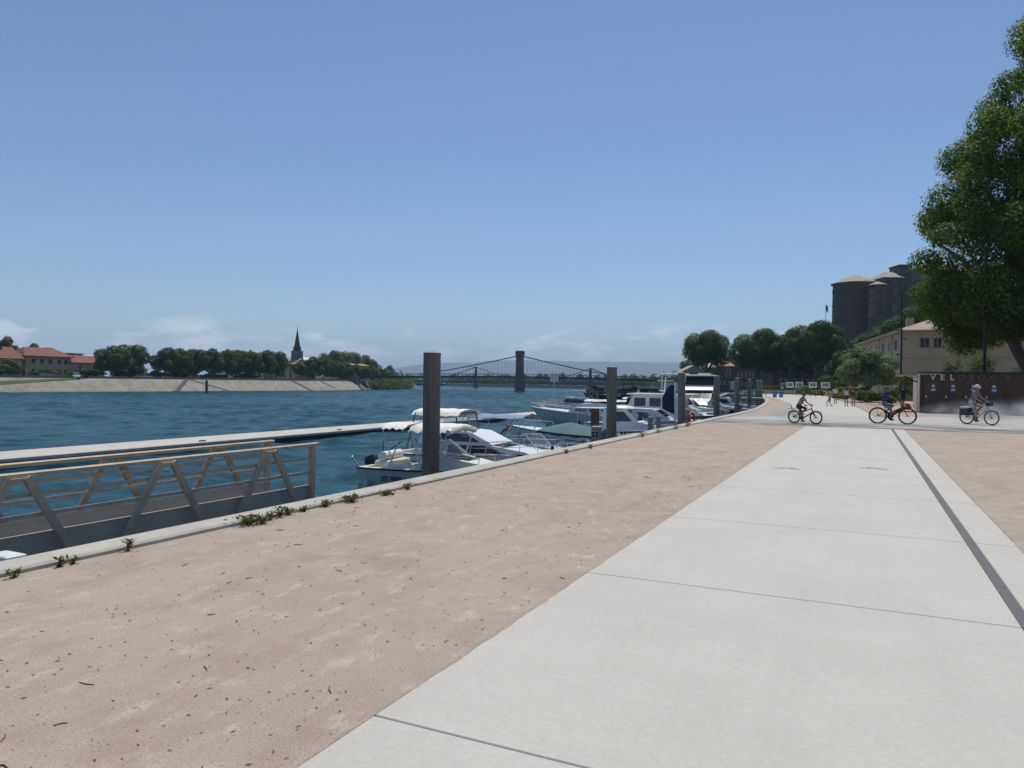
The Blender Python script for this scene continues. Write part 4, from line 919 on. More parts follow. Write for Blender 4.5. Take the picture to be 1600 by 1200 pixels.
def kwin(s_, z, w, h, par):
    c = A + u * s_; ang_ = math.atan2(u.y, u.x)
    o = MB()
    for (dx, dz, ww, hh) in ((0, h / 2, w + .3, .15), (0, -h / 2, w + .3, .15), (-w / 2, 0, .15, h), (w / 2, 0, .15, h), (0, 0.1, .12, h), (0, 0.15, w, .12)):
        q = c + u * dx; o.box((q.x - nrm.x * 0.02, q.y - nrm.y * 0.02, z + dz), (ww, 0.24, hh), ang_)
    o = o.build('window', M['castletrim'], par); MB().box((c.x - nrm.x * 0.03, c.y - nrm.y * 0.03, z), (w, 0.1, h), ang_).build('pane', M['pane'], o)
kwin(2.6, 29.4, 1.3, 1.9, k1); kwin(2.6, 32.2, 0.9, 0.9, k1); kwin(2.5, 24.5, 1.2, 1.7, k1)
k5 = MB().prism([(-1, 246), (8, 247), (8, 254), (-1, 254)], 20, 33.2).build('rear_wing', M['castle'], t); r_ = roof_mesh(9.5, 8, 0, 1.6, 0.5, 1.0).build('roof', M['tilegrey'], k5); r_.location = (3.5, 250, 33.3)
# castle hill
mb = MB(); rows = []
for y, z in ((146, 0.0), (158, 4.5), (175, 8.5), (200, 11), (228, 16), (250, 19), (300, 19)):
    rows.append([(x + 0.6 * math.sin(y + x), y, z * f_) for x, f_ in ((-10, 0.0) if y < 205 else (-12, 0.0), (-3, 0.35), (4, 0.85), (14, 1.0), (40, 1.1), (90, 1.2))])
mb.loft(rows); struct('castle_hill', mb, mat('hill_ground', (0.07, 0.075, 0.035), 0.95, var=0.4, vscale=0.3), True)
# flag
t = thing('flagpole', 'thin flagpole with a small limp flag above the quay trees', 'flagpole', (-10.4, 240, 6))
MB().tube([(0, 0, 0), (0, 0, 20.4)], [0.12, 0.06], 8).build('pole', M['steel'], t)
mb = MB(); mb.loft([[(0.08 + 0.55 * k / 6, 0.10 * math.sin(k * 1.4), z - 0.12 * k) for k in range(7)] for z in (20.2, 18.3)])
mb.build('flag', mat('flag_cloth', (0.12, 0.12, 0.2), 0.8, var=0.6, vscale=1.2), t)
# houses along the quay
bank_ang = math.atan2(2.2, 4.5)
def q_house(lb, a, b, h, rh, wall, roof, **k):
    a, b = V(a), V(b); u_ = (b - a); w = u_.length; u_.normalize(); n_ = V((-u_.y, u_.x)); d = k.pop('d', 9); c = (a + b) / 2 + n_ * d / 2
    return house(lb, (c.x, c.y, 0), math.atan2(u_.y, u_.x), w, d, h, rh, wall, roof, **k)
q_house('grey gabled house at the end of the quay beyond the plane trees', (-53.5, 240.5), (-46, 243.8), 5.6, 2.4, 'rendergrey', 'tilepale', axis='y', wins=[(-1.5, 3.6, 0.9, 1.4), (1.6, 3.6, 0.9, 1.4), (0, 1.5, 1.1, 2.2)])
q_house('narrow grey house showing between the trunks of the quay plane tree', (-46.5, 246.5), (-42.4, 248.4), 7.4, 1.6, 'rendergrey', 'tilepale', wins=[(-1.0, 5.0, 0.9, 1.5), (1.0, 5.0, 0.9, 1.5)])
M['tileorange'] = mat('tile_orange', (0.42, 0.22, 0.14), 0.85, var=0.25, vscale=1)
hs = q_house('small stone house with orange tiled roof between the quay plane trees', (-42.4, 245.6), (-37.4, 248.0), 7.9, 2.2, 'renderbrown', 'tileorange', hip=3.0, wins=[(0.3, 5.2, 0.85, 1.5), (0.3, 7.0, 0.6, 0.6), (-1.6, 2.4, 0.8, 1.2), (-0.1, 2.4, 0.8, 1.2)], shut=True)
MB().box((1.7, -4.56, 1.6), (1.3, 0.14, 2.9)).build('door', M['signwhite'], hs)
q_house('tall brown house with grey shutters beside the orange roofed house', (-37.3, 248.2), (-30.6, 251.2), 11.2, 1.6, 'renderbrown', 'tilepale', wins=[(x, z, 0.8, 1.7) for z in (2.0, 5.0, 8.4) for x in (-2.4, 0.0, 2.3)], shut=True)
q_house('narrow dark house with pale shutters at the edge of the plane trees', (-30.5, 251.4), (-25.5, 253.6), 10.0, 1.6, 'rendergrey', 'tilepale', wins=[(x, z, 0.7, 1.6) for z in (2.0, 5.4) for x in (-1.3, 1.3)], shut=True)
q_house('long brown stone building with blue grey shutters in the shade below the castle', (-21.5, 205.6), (-5.0, 213.6), 11.0, 1.8, 'renderbrown', 'tilepale', d=10, wins=[(x, z, 1.0, 2.0) for z in (2.6, 6.6) for x in (-6.5, -3.6, -0.7, 2.2, 5.2)], shut=True)
# cream house on the right
ch = thing('cream_house', 'two storey cream rendered house with hipped tile roof behind the steel kiosk', 'house', (9.64, 121.9, 0), R(8.6))
cw = MB().box((0, 0, 4.1), (16, 34, 8.8)).build('wall', M['rendercream'], ch)
MB().box((0, 0, 5.25), (16.16, 34.16, 0.16)).build('string_course', M['frame'], ch)
crf = roof_mesh(16, 34, 8.75, 3.0, 0.7, 7.6, 'y').build('roof', M['tilepale'], ch)
MB().box((-4.3, -3, 10.7), (0.9, 0.9, 1.4)).build('chimney', M['rendercream'], crf)
for (x, z, w, h) in ((-5.45, 7.15, 1.15, 1.35), (-4.05, 7.15, 1.0, 1.35), (0.5, 7.15, 1.1, 1.35), (4.5, 7.15, 1.1, 1.35), (-3.0, 3.6, 0.9, 1.1), (1.5, 3.4, 1.1, 1.3), (5, 3.4, 1.1, 1.3)): window(ch, (x, -17, z), w, h, '-y')
for (y, z, w, h) in ((-13.6, 7.05, 1.7, 1.5), (-9.2, 7.05, 0.9, 1.2), (-5.0, 7.05, 1.6, 1.4), (0, 7.05, 1.0, 1.2), (5, 7.05, 1.6, 1.4), (10, 7.05, 1.4, 1.4), (-13.0, 3.4, 1.2, 1.5), (-7, 3.4, 1.2, 1.5), (0, 3.4, 1.2, 1.5)): window(ch, (-8, y, z), w, h, '-x', mull=2)
for y in (-11.3, -2.4): MB().tube([(-8.08, y, 0), (-8.08, y, 8.5)], 0.07, 8).build('downpipe', M['frame'], ch)
MB().tube([(-1.7, -17.08, 0), (-1.7, -17.08, 8.5)], 0.07, 8).build('downpipe', M['frame'], ch)
# plane trees on the quay
def big_plane(lb, loc, h, r, zc, seed, n=30000, lean=(0, 0), sz=0.19, k=12):
    rg = np.random.default_rng(seed); L = crown_lobes(rg, (0, 0, zc), (r, r, h - zc), k, (0.33, 0.48), low=-0.7)
    return tree('plane_tree', lb, 'tree', loc, zc * 0.55, 0.5, L, n, sz, 'leaf_quay', seed, 'plane trees on the quay', 8, lean, up=0.25, shell=0.8)
big_plane('round crowned plane tree standing behind the flybridge yachts', (-39.2, 208.3, 0), 17.0, 6.4, 11.2, 101)
big_plane('broad plane tree standing before the tall brown house', (-24.0, 194.0, 0), 16.2, 6.5, 10.2, 102)
big_plane('plane tree squeezed between two broader plane trees on the quay', (-15.8, 189.0, 0), 15.6, 4.6, 10.6, 103, 20000)
big_plane('broad dense plane tree below the castle tower', (-9.6, 178.5, 0), 16.4, 6.4, 10.6, 104)
big_plane('low spreading plane tree hanging over the exhibition panels', (-14.5, 196, 0), 11.5, 5.4, 7.5, 105, 16000)
c_ = (-66.5, 292)
far_tree(-62, 300, 13, 5.2, 'rounded tree at the end of the quay near the footbridge', 120, 0, n=3500, leaf='leaf_quay')
for i, (x, y, z, h, r) in enumerate([(1.2, 163, 5.5, 7.5, 3.6), (5.5, 166, 7.5, 8.5, 4.0), (9.8, 168, 9.5, 9.0, 4.2), (13.5, 170, 10.5, 8.5, 4.0), (-1.2, 158, 2.0, 8.0, 3.2), (4.0, 157, 4.0, 7.0, 3.4), (-3.8, 162, 1.0, 8, 2.6), (17.5, 172, 10, 9, 4)]):
    rg = np.random.default_rng(130 + i); L = crown_lobes(rg, (0, 0, h * 0.55), (r, r, h * 0.45), 9, low=-0.8)
    tree('oak_tree', ['green tree on the hillside right below the round castle tower', 'green tree on the hillside below the castle stair turret', 'green tree on the hillside below the castle keep windows', 'green tree on the hillside below the castle wing', 'dark green tree at the hill foot behind the olive green tree', 'low green tree on the hillside just above the cream house roof', 'narrow green tree between the castle tower and the broad quay plane tree', 'green tree on the hillside behind the great plane tree'][i], 'tree', (x, y, z), h * 0.3, 0.22, L, 8000, 0.17, 'leaf_shrub', 130 + i, 'trees on the castle hillside', 5, up=0.6)
# the great plane tree on the right
rg = np.random.default_rng(77); L = []
for z in np.arange(7.6, 38.5, 2.35):
    lf = float(np.interp(z, (5, 7, 9.4, 12.4, 15, 18, 20.5, 23, 25.6, 28.1, 30.6, 35.5, 39), (5.4, 4.2, 3.3, 3.3, 3.7, 4.6, 5.7, 7.3, 8.5, 9.6, 11.0, 13.4, 15.6)))
    r = float(np.interp(z, (7, 12, 17, 22, 27, 32, 36, 39), (7.6, 9.0, 8.8, 7.7, 6.5, 5.2, 4.0, 2.6))); cx = lf + r; k = int(r * 1.05) + 2
    L.append((cx - 11.5, 0, z, r * 0.6, r * 0.6, 1.9))
    for i in range(k):
        a = 2 * math.pi * (i + rg.uniform(-.25, .25)) / k + z; q = rg.uniform(1.2, 2.1)
        L.append((cx - 11.5 + math.cos(a) * (r - q * 0.95), math.sin(a) * (r - q * 0.95), z + rg.uniform(-1.0, 1.0), q, q, q * rg.uniform(0.75, 1.0)))
for i in range(20):
    a = rg.uniform(2.0, 5.6); q = rg.uniform(3.5, 7.2); L.append((0.8 + q * math.cos(a), q * math.sin(a), rg.uniform(5.6, 9.0), 1.8, 1.8, 1.3))
big = thing('great_plane_tree', 'great tall plane tree overhanging the steel kiosk', 'tree', (11.5, 69.5, 0))
mb = MB(); mb.tube([(1.2, 0, -0.3), (1.0, 0, 1.5), (-0.5, 0.2, 4.5), (-1.6, 0, 7), (-1.4, 0, 10), (0.5, 0, 18), (3, 0, 28)], [0.62, 0.5, 0.42, 0.36, 0.32, 0.24, 0.1], 12)
for e in ((-5.5, -2, 10.5), (-6.5, 1, 14), (-4, -4, 8.6), (-3.5, 3, 13), (5, -3, 13), (6, 2, 17), (-4.5, -2, 19), (3, 4, 22), (-2, -3, 24), (7, 0, 11)):
    z0 = max(6.2, e[2] - 6); s_ = V((-1.5 + max(0, z0 - 8) * 0.14, 0, z0)); e = V(e); m_ = s_.lerp(e, 0.5) + V((0, 0, 0.7)); mb.tube([s_, m_, e], [0.24, 0.16, 0.05], 7)
mb.build('trunk', M['bark'], big, True)
P_, N_ = lobes_pts(rg, L, 300000, 0.4, 0.35)
link('crown', card_mesh('crown', cards(rg, P_, N_, 0.12)), M['leaf_big'], big)
rg = np.random.default_rng(78); L = [(0, 0, 15, 6, 6, 8)] + crown_lobes(rg, (0, 0, 15), (8, 8, 10), 18)
t2 = tree('plane_tree', 'second plane tree standing behind the great plane tree', 'tree', (19.5, 80, 0), 9, 0.5, L, 14000, 0.3, 'leaf_big', 78)
# kiosk of weathered steel
t = thing('bicycle_locker_kiosk', 'rust brown steel bicycle locker kiosk lettered VELOBOX', 'kiosk', (3.3, 54.2, 0), R(-1.5))
MB().box((2.85, 5.95, 1.25), (5.7, 11.8, 2.62)).build('front_wall', M['weathering'], t)
MB().box((5.3, 5.9, 2.59), (10.8, 12.2, 0.06)).build('roof', M['dark'], t)
MB().box((-0.035, 5.9, 1.24), (0.06, 12.0, 2.60)).build('side_panel', mat('kiosk_side', (0.52, 0.43, 0.37), 0.8, var=0.15, vscale=1.0), t)
MB().box((0.6, -0.02, 2.50), (1.2, 0.06, 0.10)).build('fascia', M['frame'], t)
for i in range(5):
    MB().box((0.20 + 1.09 * i, 0.03, 1.12), (0.012, 0.06, 2.1)).build('door_gap', M['black'], t)
for i in range(4):
    d_ = MB().box((0.745 + 1.09 * i, 0.033, 1.12), (1.07, 0.04, 2.08), ch=0.0).build('locker_door', M['weathering'], t)
    MB().box((0.36 + 1.09 * i, 0.0, 1.05), (0.05, 0.05, 0.12)).build('handle', M['steel'], d_)
    sg = MB(); sg.lathe([(0.155, -0.004), (0.155, 0.004)], 24, (0.745 + 1.09 * i, 0.002, 1.52), axis='y'); sg = sg.build('sign_disc', M['signblue'], t)
    b_ = MB()
    for s_ in (-1, 1): b_.lathe([(0.028, -0.003), (0.042, -0.003), (0.042, 0.003), (0.028, 0.003)], 14, (0.745 + 1.09 * i + s_ * 0.06, -0.006, 1.49), axis='y')
    b_.bar((0.685 + 1.09 * i, -0.006, 1.49), (0.725 + 1.09 * i, -0.006, 1.55), 0.006, 0.012).bar((0.725 + 1.09 * i, -0.006, 1.55), (0.795 + 1.09 * i, -0.006, 1.54), 0.006, 0.012)
    b_.build('bicycle_symbol', M['signwhite'], sg)
    MB().box((0.745 + 1.09 * i, 0.0, 1.74), (0.16, 0.012, 0.14), ch=0.0).build('number_plate', M['letter'], t)
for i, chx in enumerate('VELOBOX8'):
    me = text_mesh(chx, 0.50, 0.03, 0.012); o = link('letter', me, M['letter' if i < 3 else 'lettershade'], t); o.rotation_euler = (E90, 0, 0)  # VEL coloured as lit, the letters after it as shaded
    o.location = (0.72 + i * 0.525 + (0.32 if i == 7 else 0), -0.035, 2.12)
MB().box((8.2, 2.6, 1.1), (4.9, 4.9, 2.2)).build('end_panel', mat('kiosk_grey_panel', (0.10, 0.10, 0.10), 0.6, 0.2, var=0.1, vscale=1), t)
MB().box((-0.72, 3.0, 2.42), (1.3, 3.4, 0.07)).build('awning', mat('awning_pale', (0.42, 0.38, 0.32), 0.7), t)
for y in (1.6, 4.4): MB().bar((0.0, y, 1.95), (-0.9, y, 2.38), 0.04, 0.05).build('awning_bracket', M['dark'], t)
# lamp columns
t = thing('lamp_column', 'thin dark lamp column with small spotlights before the cream house', 'street lamp', (3.45, 84.7, 0))
MB().tube([(0, 0, 0), (0, 0, 11.2)], [0.11, 0.07], 10).build('column', M['dark'], t)
for z, s_ in ((8.4, -1), (7.5, -1), (6.6, 1), (5.0, -1)): MB().bar((0, 0, z), (s_ * 0.3, 0, z), 0.05, 0.05).lathe([(0.08, -0.12), (0.11, 0.06), (0.0, 0.1)], 8, (s_ * 0.34, 0, z)).build('spotlight', M['dark'], t)
t = thing('lamp_column', 'stout dark lamp column standing under the great plane tree', 'street lamp', (8.0, 63.6, 0))
MB().tube([(0, 0, 0), (0, 0, 2.0), (0, 0, 12)], [0.15, 0.12, 0.09], 10).build('column', M['dark'], t); MB().bar((0, 0, 11.8), (-0.9, 0, 12.0), 0.1, 0.08).box((-1.1, 0, 12.0), (0.6, 0.25, 0.12)).build('lamp_head', M['dark'], t)
# olive and shrubs
rg = np.random.default_rng(201); L = crown_lobes(rg, (0, 0, 3.6), (3.1, 2.8, 2.4), 13, (0.3, 0.45), low=-0.8)
tree('olive_tree', 'silvery green multi stemmed tree beside the lamp column', 'tree', (0.5, 88.5, 0), 1.8, 0.14, L, 16000, 0.11, 'leaf_olive', 201, None, 9, up=0.5)
for i, (x, y, r, n_, leaf, lb) in enumerate([
    (-4.6, 143, (3.0, 2.4, 2.0), 3500, 'leaf_shrub', 'tall green shrub behind the exhibition panels'), (-2.0, 117, (1.5, 1.4, 0.9), 1500, 'leaf_yellow', 'yellowish shrub behind the walking couple'),
    (-0.2, 104, (1.5, 1.3, 0.9), 1600, 'leaf_shrub', 'green shrub before the parked silver car'), (-2.6, 98, (1.0, 1.0, 0.5), 900, 'leaf_yellow', 'low yellow green shrub at the edge of the planting bed'),
    (1.55, 76.5, (1.5, 1.2, 0.75), 2200, 'leaf_shrub', 'round green shrub behind the cyclist in blue'), (-0.1, 83, (0.8, 0.8, 0.65), 1200, 'leaf_far', 'small dark shrub beside the walking couple'),
    (5.2, 72, (1.9, 1.6, 1.6), 3000, 'leaf_shrub', 'green shrub growing behind the kiosk awning'), (4.6, 79, (2.2, 1.8, 1.75), 3000, 'leaf_shrub', 'leafy shrub rising over the kiosk roof'),
    (9.0, 80, (2.4, 2.4, 2.6), 3500, 'leaf_far', 'dark shrub under the great plane tree'), (14, 76, (3, 2.4, 2.2), 3500, 'leaf_far', 'dark shrub behind the far end of the kiosk'),
    (-21, 170, (1.2, 1.2, 0.7), 900, 'leaf_far', 'dark rounded shrub at the end of the low hedge wall'), (-9.5, 140, (1.6, 1.2, 0.9), 1200, 'leaf_olive', 'grey green shrub behind the second exhibition panel'),
    (-7.2, 138, (1.4, 1.1, 0.5), 1100, 'leaf_yellow', 'low yellowish planting behind the exhibition panels'), (-3.2, 124, (1.2, 1.0, 0.45), 900, 'leaf_shrub', 'low green planting beside the first exhibition panel')]):
    shrub('garden_shrub', lb, (x, y, 0), r, n_, 0.10 if y < 90 else 0.15, leaf, 220 + i)
shrub('flower_bed', 'bed of red flowers at the kiosk corner', (2.85, 61.5, 0), (0.35, 0.9, 0.22), 800, 0.06, 'leaf_flower', 260)
# low wall with hedge behind the panels
o = MB().prism([(-21.5, 158.5), (-7.5, 150.5), (-7.3, 150.9), (-21.3, 158.9)], -0.05, 0.85).build('garden_wall', M['rendercream']); tag(o, 'low cream garden wall behind the exhibition panels', 'wall')
rg = np.random.default_rng(261); n_ = 4200; f_ = rg.random(n_); P_ = np.stack([-21.5 + 14 * f_ + rg.normal(0, .25, n_), 160 - 8 * f_ + rg.normal(0, .35, n_), 0.3 + 1.35 * rg.random(n_)], 1)
o = link('hedge', card_mesh('hedge', cards(rg, P_, rg.normal(0, 1, (n_, 3)), 0.16)), M['leaf_far']); tag(o, 'clipped dark hedge along the low cream wall', 'hedge')
car('silver car parked behind the shrubs by the walking couple', (-0.2, 113, 0), R(20), (0.42, 0.44, 0.45))
# exhibition panels
pic = mat('photo_print', (0.45, 0.42, 0.38), 0.5, var=0.8, vscale=2.2, c2=(0.06, 0.065, 0.07), detail=3)
for i, (x, y, w, h, lb) in enumerate([(-5.7, 134, 1.35, 1.0, 'first exhibition panel from the walking people, with a reddish board beside it'), (-7.5, 131.5, 1.25, 0.95, 'second exhibition panel from the walking people'), (-10.8, 148, 1.35, 1.15, 'middle exhibition panel of the row'), (-12.6, 150, 1.3, 1.1, 'second to last exhibition panel toward the hedge'), (-16.0, 176, 1.3, 1.0, 'last exhibition panel of the row beside the hedge')]):
    t = thing('exhibition_panel', lb, 'panel', (x, y, 0), R(6), 'photograph panels on the promenade')
    MB().box((0, 0, 1.85), (w, 0.06, h), ch=0).build('board', M['signwhite'], t); MB().box((0, -0.035, 1.88), (w * 0.68, 0.012, h * 0.58)).build('photograph', pic, t)
    for s_ in (-1, 1): MB().box((s_ * w * 0.34, 0.06, 0.7), (0.07, 0.05, 1.42)).build('leg', M['weathering'], t); MB().box((s_ * w * 0.34, 0.05, 0.05), (0.3, 0.4, 0.1), ch=0.02).build('foot', M['weathering'], t)
    if i == 0: MB().box((w * 0.5 + 0.22, 0.02, 1.85), (0.36, 0.05, h)).build('side_board', M['renderbrown'], t, label=None) if 0 else MB().box((w * 0.5 + 0.22, 0.02, 1.85), (0.36, 0.05, h)).build('side_board', mat('side_board_red', (0.20, 0.09, 0.08), 0.7), t)
for i, (x, y) in enumerate(((-11.15, 109.2), (-10.4, 110.1))):
    t = thing('pavement_sign', 'blue and white pavement board ' + ['standing nearer the quay edge', 'standing beside its twin away from the quay edge'][i], 'sign', (x, y, 0), R(8), 'blue pavement boards by the quay')
    mb = MB(); pts = [(-0.26, 0.05), (0.26, 0.05), (0.28, 0.8), (0.18, 1.0), (-0.18, 1.0), (-0.28, 0.8)]
    mb.add([(a, -0.02 - (1 - z) * 0.2, z) for a, z in pts] + [(a, 0.02 - (1 - z) * 0.2, z) for a, z in pts], [tuple(range(6)), tuple(range(6, 12))] + [(k, (k + 1) % 6, 6 + (k + 1) % 6, 6 + k) for k in range(6)])
    mb.build('board', M['signblue'], t)
    for z in (0.82, 0.5, 0.25): MB().add([(-0.2, -0.025 - (1 - z) * 0.2, z), (0.2, -0.025 - (1 - z) * 0.2, z), (0.2, -0.025 - (0.95 - z) * 0.2, z + 0.05), (-0.2, -0.025 - (0.95 - z) * 0.2, z + 0.05)], [(0, 1, 2, 3)]).build('stripe', M['signwhite'], t)
    MB().bar((0, 0.0, 0.9), (0, 0.32, 0.02), 0.4, 0.02).build('strut', M['dark'], t)
# landing platform with railing and concrete ramp beyond the last piles
t = thing('landing_stage', 'small railed landing stage at the end of the mooring', 'platform', (-13.4, 105, 0), R(10))
MB().box((0, 0, -0.1), (3.2, 2.4, 0.2)).build('floor', M['concrete'], t)
for x in (-1.5, 0, 1.5): MB().tube([(x, -1.1, 0), (x, -1.1, 1.05)], 0.03, 6).build('post', M['steel'], t)
for z in (0.55, 1.05): MB().tube([(-1.5, -1.1, z), (1.5, -1.1, z)], 0.025, 6).build('rail', M['steel'], t)
for x in (-1.3, 1.3): MB().tube([(x, 0.6, -4), (x, 0.6, -0.1)], 0.1, 8).build('leg', M['pile'], t)
t = thing('landing_ramp', 'pale concrete landing ramp with a stair rail beyond the piles', 'ramp', (-19.0, 122, 0), R(14))
MB().add([(-5.5, 0, -4), (4.5, 0, -4), (4.5, 0, 0.35), (-0.5, 0, 0.35), (-5.5, 0, -1.6), (-5.5, 6, -4), (4.5, 6, -4), (4.5, 6, 0.35), (-0.5, 6, 0.35), (-5.5, 6, -1.6)], [(0, 1, 2, 3, 4), (9, 8, 7, 6, 5), (3, 2, 7, 8), (4, 3, 8, 9), (0, 4, 9, 5), (1, 6, 7, 2)]).build('ramp_body', M['rendercream'], t)
MB().tube([(-6.5, -0.5, 1.6), (-2.6, -0.5, -0.9)], 0.06, 6).tube([(-6.5, -0.5, 0.9), (-2.6, -0.5, -1.6)], 0.06, 6).build('stair_rail', M['bridge'], t)
# boundary posts (thin) at far right by the path

# ================================================================== BOATS (local: +X = bow, z = 0 waterline, stern at x = 0)
class Hull:
    def __init__(s, L, B, f0, f1, rake=0.9, full=2.3): s.L, s.B, s.f0, s.f1, s.rake, s.full = L, B, f0, f1, rake, full
    def w(s, t): return s.B / 2 * ((0.88 + 0.12 * min(1, t / 0.4)) if t < 0.4 else max(0.015, 1 - ((t - 0.4) / 0.6) ** s.full))
    def z(s, t): return s.f0 + (s.f1 - s.f0) * t ** 1.8
    def t(s, x): return max(0, min(1, x / s.L))
    def mesh(s, K=16):
        secs = []
        for i in range(K + 1):
            t = i / K; x, w, z = t * s.L, s.w(t), s.z(t); cw = w * (0.88 - 0.30 * t * t); cz = -0.02 + 0.42 * s.f1 * t ** 3
            xc, xk = x - s.rake * 0.55 * t * t, x - s.rake * t * t; zk = -0.42 + 0.30 * t ** 3
            mid = lambda a, b, q: tuple(a[j] + (b[j] - a[j]) * q for j in range(3))
            S, C, Kp = (x, w, z), (xc, cw, cz), (xk, 0, zk); Md = mid(C, S, 0.5); Md = (Md[0], Md[1] * (1.01 + 0.02 * (1 - t)), Md[2])
            half = [S, Md, C, mid(C, Kp, 0.5), Kp]
            secs.append(half + [(p[0], -p[1], p[2]) for p in half[-2::-1]])
        mb = MB(); mb.loft(secs); mb.add(secs[0], [tuple(range(len(secs[0])))]); return mb
def boat(label, loc, rz, H, hullm, deckm='white', fore=0.48, floor=0.12, stripe=None, rub='black', name='motor_boat', group=None):
    t = thing(name, label, 'boat', loc, rz, group)
    hl = H.mesh().build('hull', M[hullm], t, True)
    mb = MB(); K = 14; secs = []
    for i in range(K + 1):
        q = fore + (1 - fore) * i / K; x, w, z = q * H.L, H.w(q) - 0.005, H.z(q) + 0.005
        secs.append([(x, w, z), (x, w * 0.5, z + 0.06 * H.w(q)), (x, 0, z + 0.09 * H.w(q)), (x, -w * 0.5, z + 0.06 * H.w(q)), (x, -w, z)])
    mb.loft(secs); x, w, z = secs[0][0]; mb.add([secs[0][0], secs[0][2], secs[0][4], (x, -w, floor), (x, w, floor)], [(0, 1, 2, 3, 4)])
    mb.build('foredeck', M[deckm], t, True)
    mb = MB()
    for s_ in (-1, 1):
        secs = []
        for i in range(9):
            q = fore * i / 8; x, w, z = q * H.L, H.w(q), H.z(q)
            secs.append([(x, s_ * w, z + 0.006), (x, s_ * (w - 0.2), z + 0.012), (x, s_ * (w - 0.22), floor)])
        mb.loft(secs)
    mb.box((0.1, 0, (floor + H.f0) / 2), (0.2, H.w(0) * 2 - 0.06, H.f0 - floor)); mb.build('cockpit_liner', M[deckm], t)
    mb = MB(); mb.loft([[(H.L * fore * i / 6, s_ * (H.w(fore * i / 6) - 0.2), floor) for s_ in (-1, 1)] for i in range(7)]); mb.build('cockpit_floor', M['gel'], t)
    for s_ in (-1, 1):
        MB().tube([(H.L * i / 16, s_ * (H.w(i / 16) + 0.012), H.z(i / 16) - 0.03) for i in range(17)], 0.03, 6).build('rub_rail', M[rub], hl)
        if stripe: MB().tube([(H.L * i / 16 - 0.2 * H.rake * (i / 16) ** 2, s_ * (H.w(i / 16) * (1.0 - 0.02 * (i / 16) ** 2) + 0.004), H.z(i / 16) * 0.72) for i in range(16)], 0.022, 5).build('stripe', M[stripe], hl)
    return t
class Cabin:
    def __init__(s, prof, hw, lean=0.18, taper=0.0, xa=0, z0=0): s.p, s.hw, s.lean, s.tp, s.xa, s.z0 = prof, hw, lean, taper, xa, z0
    def y(s, x, z): return s.hw - (z - s.z0) * s.lean - max(0, x - s.xa) * s.tp
    def build(s, par, m='white', nm='cabin'):
        mb = MB(); n = len(s.p); A = [(x, s.y(x, z), z) for x, z in s.p]; Bq = [(x, -s.y(x, z), z) for x, z in s.p]
        mb.add(A + Bq, [tuple(range(n)), tuple(range(2 * n - 1, n - 1, -1))] + [(i, (i + 1) % n, n + (i + 1) % n, n + i) for i in range(n)])
        o = mb.build(nm, M[m], par, True); s.o = o; return o
    def side(s, poly, m='glassdark', nm='side_window', sides=(-1, 1), off=0.014):
        for g in sides:
            n = len(poly); A = [(x, g * (s.y(x, z) + off), z) for x, z in poly]; Bq = [(x, g * (s.y(x, z) - 0.03), z) for x, z in poly]
            MB().add(A + Bq, [tuple(range(n)), tuple(range(2 * n - 1, n - 1, -1))] + [(i, (i + 1) % n, n + (i + 1) % n, n + i) for i in range(n)]).build(nm, M[m], s.o)
    def front(s, i, a=0.12, b=0.88, e=0.08, m='glassdark', nm='windscreen', panes=1):
        (x0, z0), (x1, z1) = s.p[i], s.p[(i + 1) % len(s.p)]; n_ = V((z1 - z0, 0, x0 - x1)).normalized()
        if n_.z < 0: n_ = -n_
        for k in range(panes):
            f0, f1 = -1 + 2 * k / panes + e / panes, -1 + 2 * (k + 1) / panes - e / panes; P = []
            for q, f in ((a, f0), (a, f1), (b, f1), (b, f0)):
                x, z = x0 + (x1 - x0) * q, z0 + (z1 - z0) * q; P.append(V((x, f * s.y(x, z), z)))
            MB().add([p + n_ * 0.015 for p in P] + [p - n_ * 0.03 for p in P], [(0, 1, 2, 3), (7, 6, 5, 4)] + [(j, (j + 1) % 4, 4 + (j + 1) % 4, 4 + j) for j in range(4)]).build(nm, M[m], s.o)
def bimini(par, x0, x1, hw, z, m, arch=0.16, droop=0.12, feet=None, wav=0.02, seed=1, nm='canopy', ft=0.7):
    rr_ = random.Random(seed); K, J = 12, 10; secs = []; secs2 = []
    for i in range(K + 1):
        x = x0 + (x1 - x0) * i / K; sag = wav * math.sin(i * 2.1 + seed) + 0.03 * abs(math.sin(math.pi * 2 * i / K))
        row = []
        for j in range(J + 1):
            f = -1 + 2 * j / J; row.append((x, f * hw, z + arch * (1 - f * f) - sag - (droop * max(0, abs(f) - 0.8) / 0.2 if abs(f) > 0.8 else 0)))
        secs.append(row); secs2.append([(a, b, c - 0.025) for a, b, c in row])
    mb = MB(); mb.loft(secs); mb.loft(secs2)
    for r0, r1 in ((secs[0], secs2[0]), (secs[-1], secs2[-1])): mb.loft([r0, r1])
    mb.loft([[r[0] for r in secs], [r[0] for r in secs2]]); mb.loft([[r[-1] for r in secs], [r[-1] for r in secs2]])
    c = mb.build(nm, M[m], par, True)
    if feet:
        zf, spread = feet
        for s_ in (-1, 1):
            for xa, xb in ((x0 + 0.08, (x0 + x1) / 2 - spread), (x1 - 0.08, (x0 + x1) / 2 + spread)):
                MB().tube([(xa, s_ * (hw - 0.04), z - droop * ft), (xb, s_ * (hw + 0.02), zf)], 0.02, 6).build('canopy_pole', M['steel'], c)
    return c
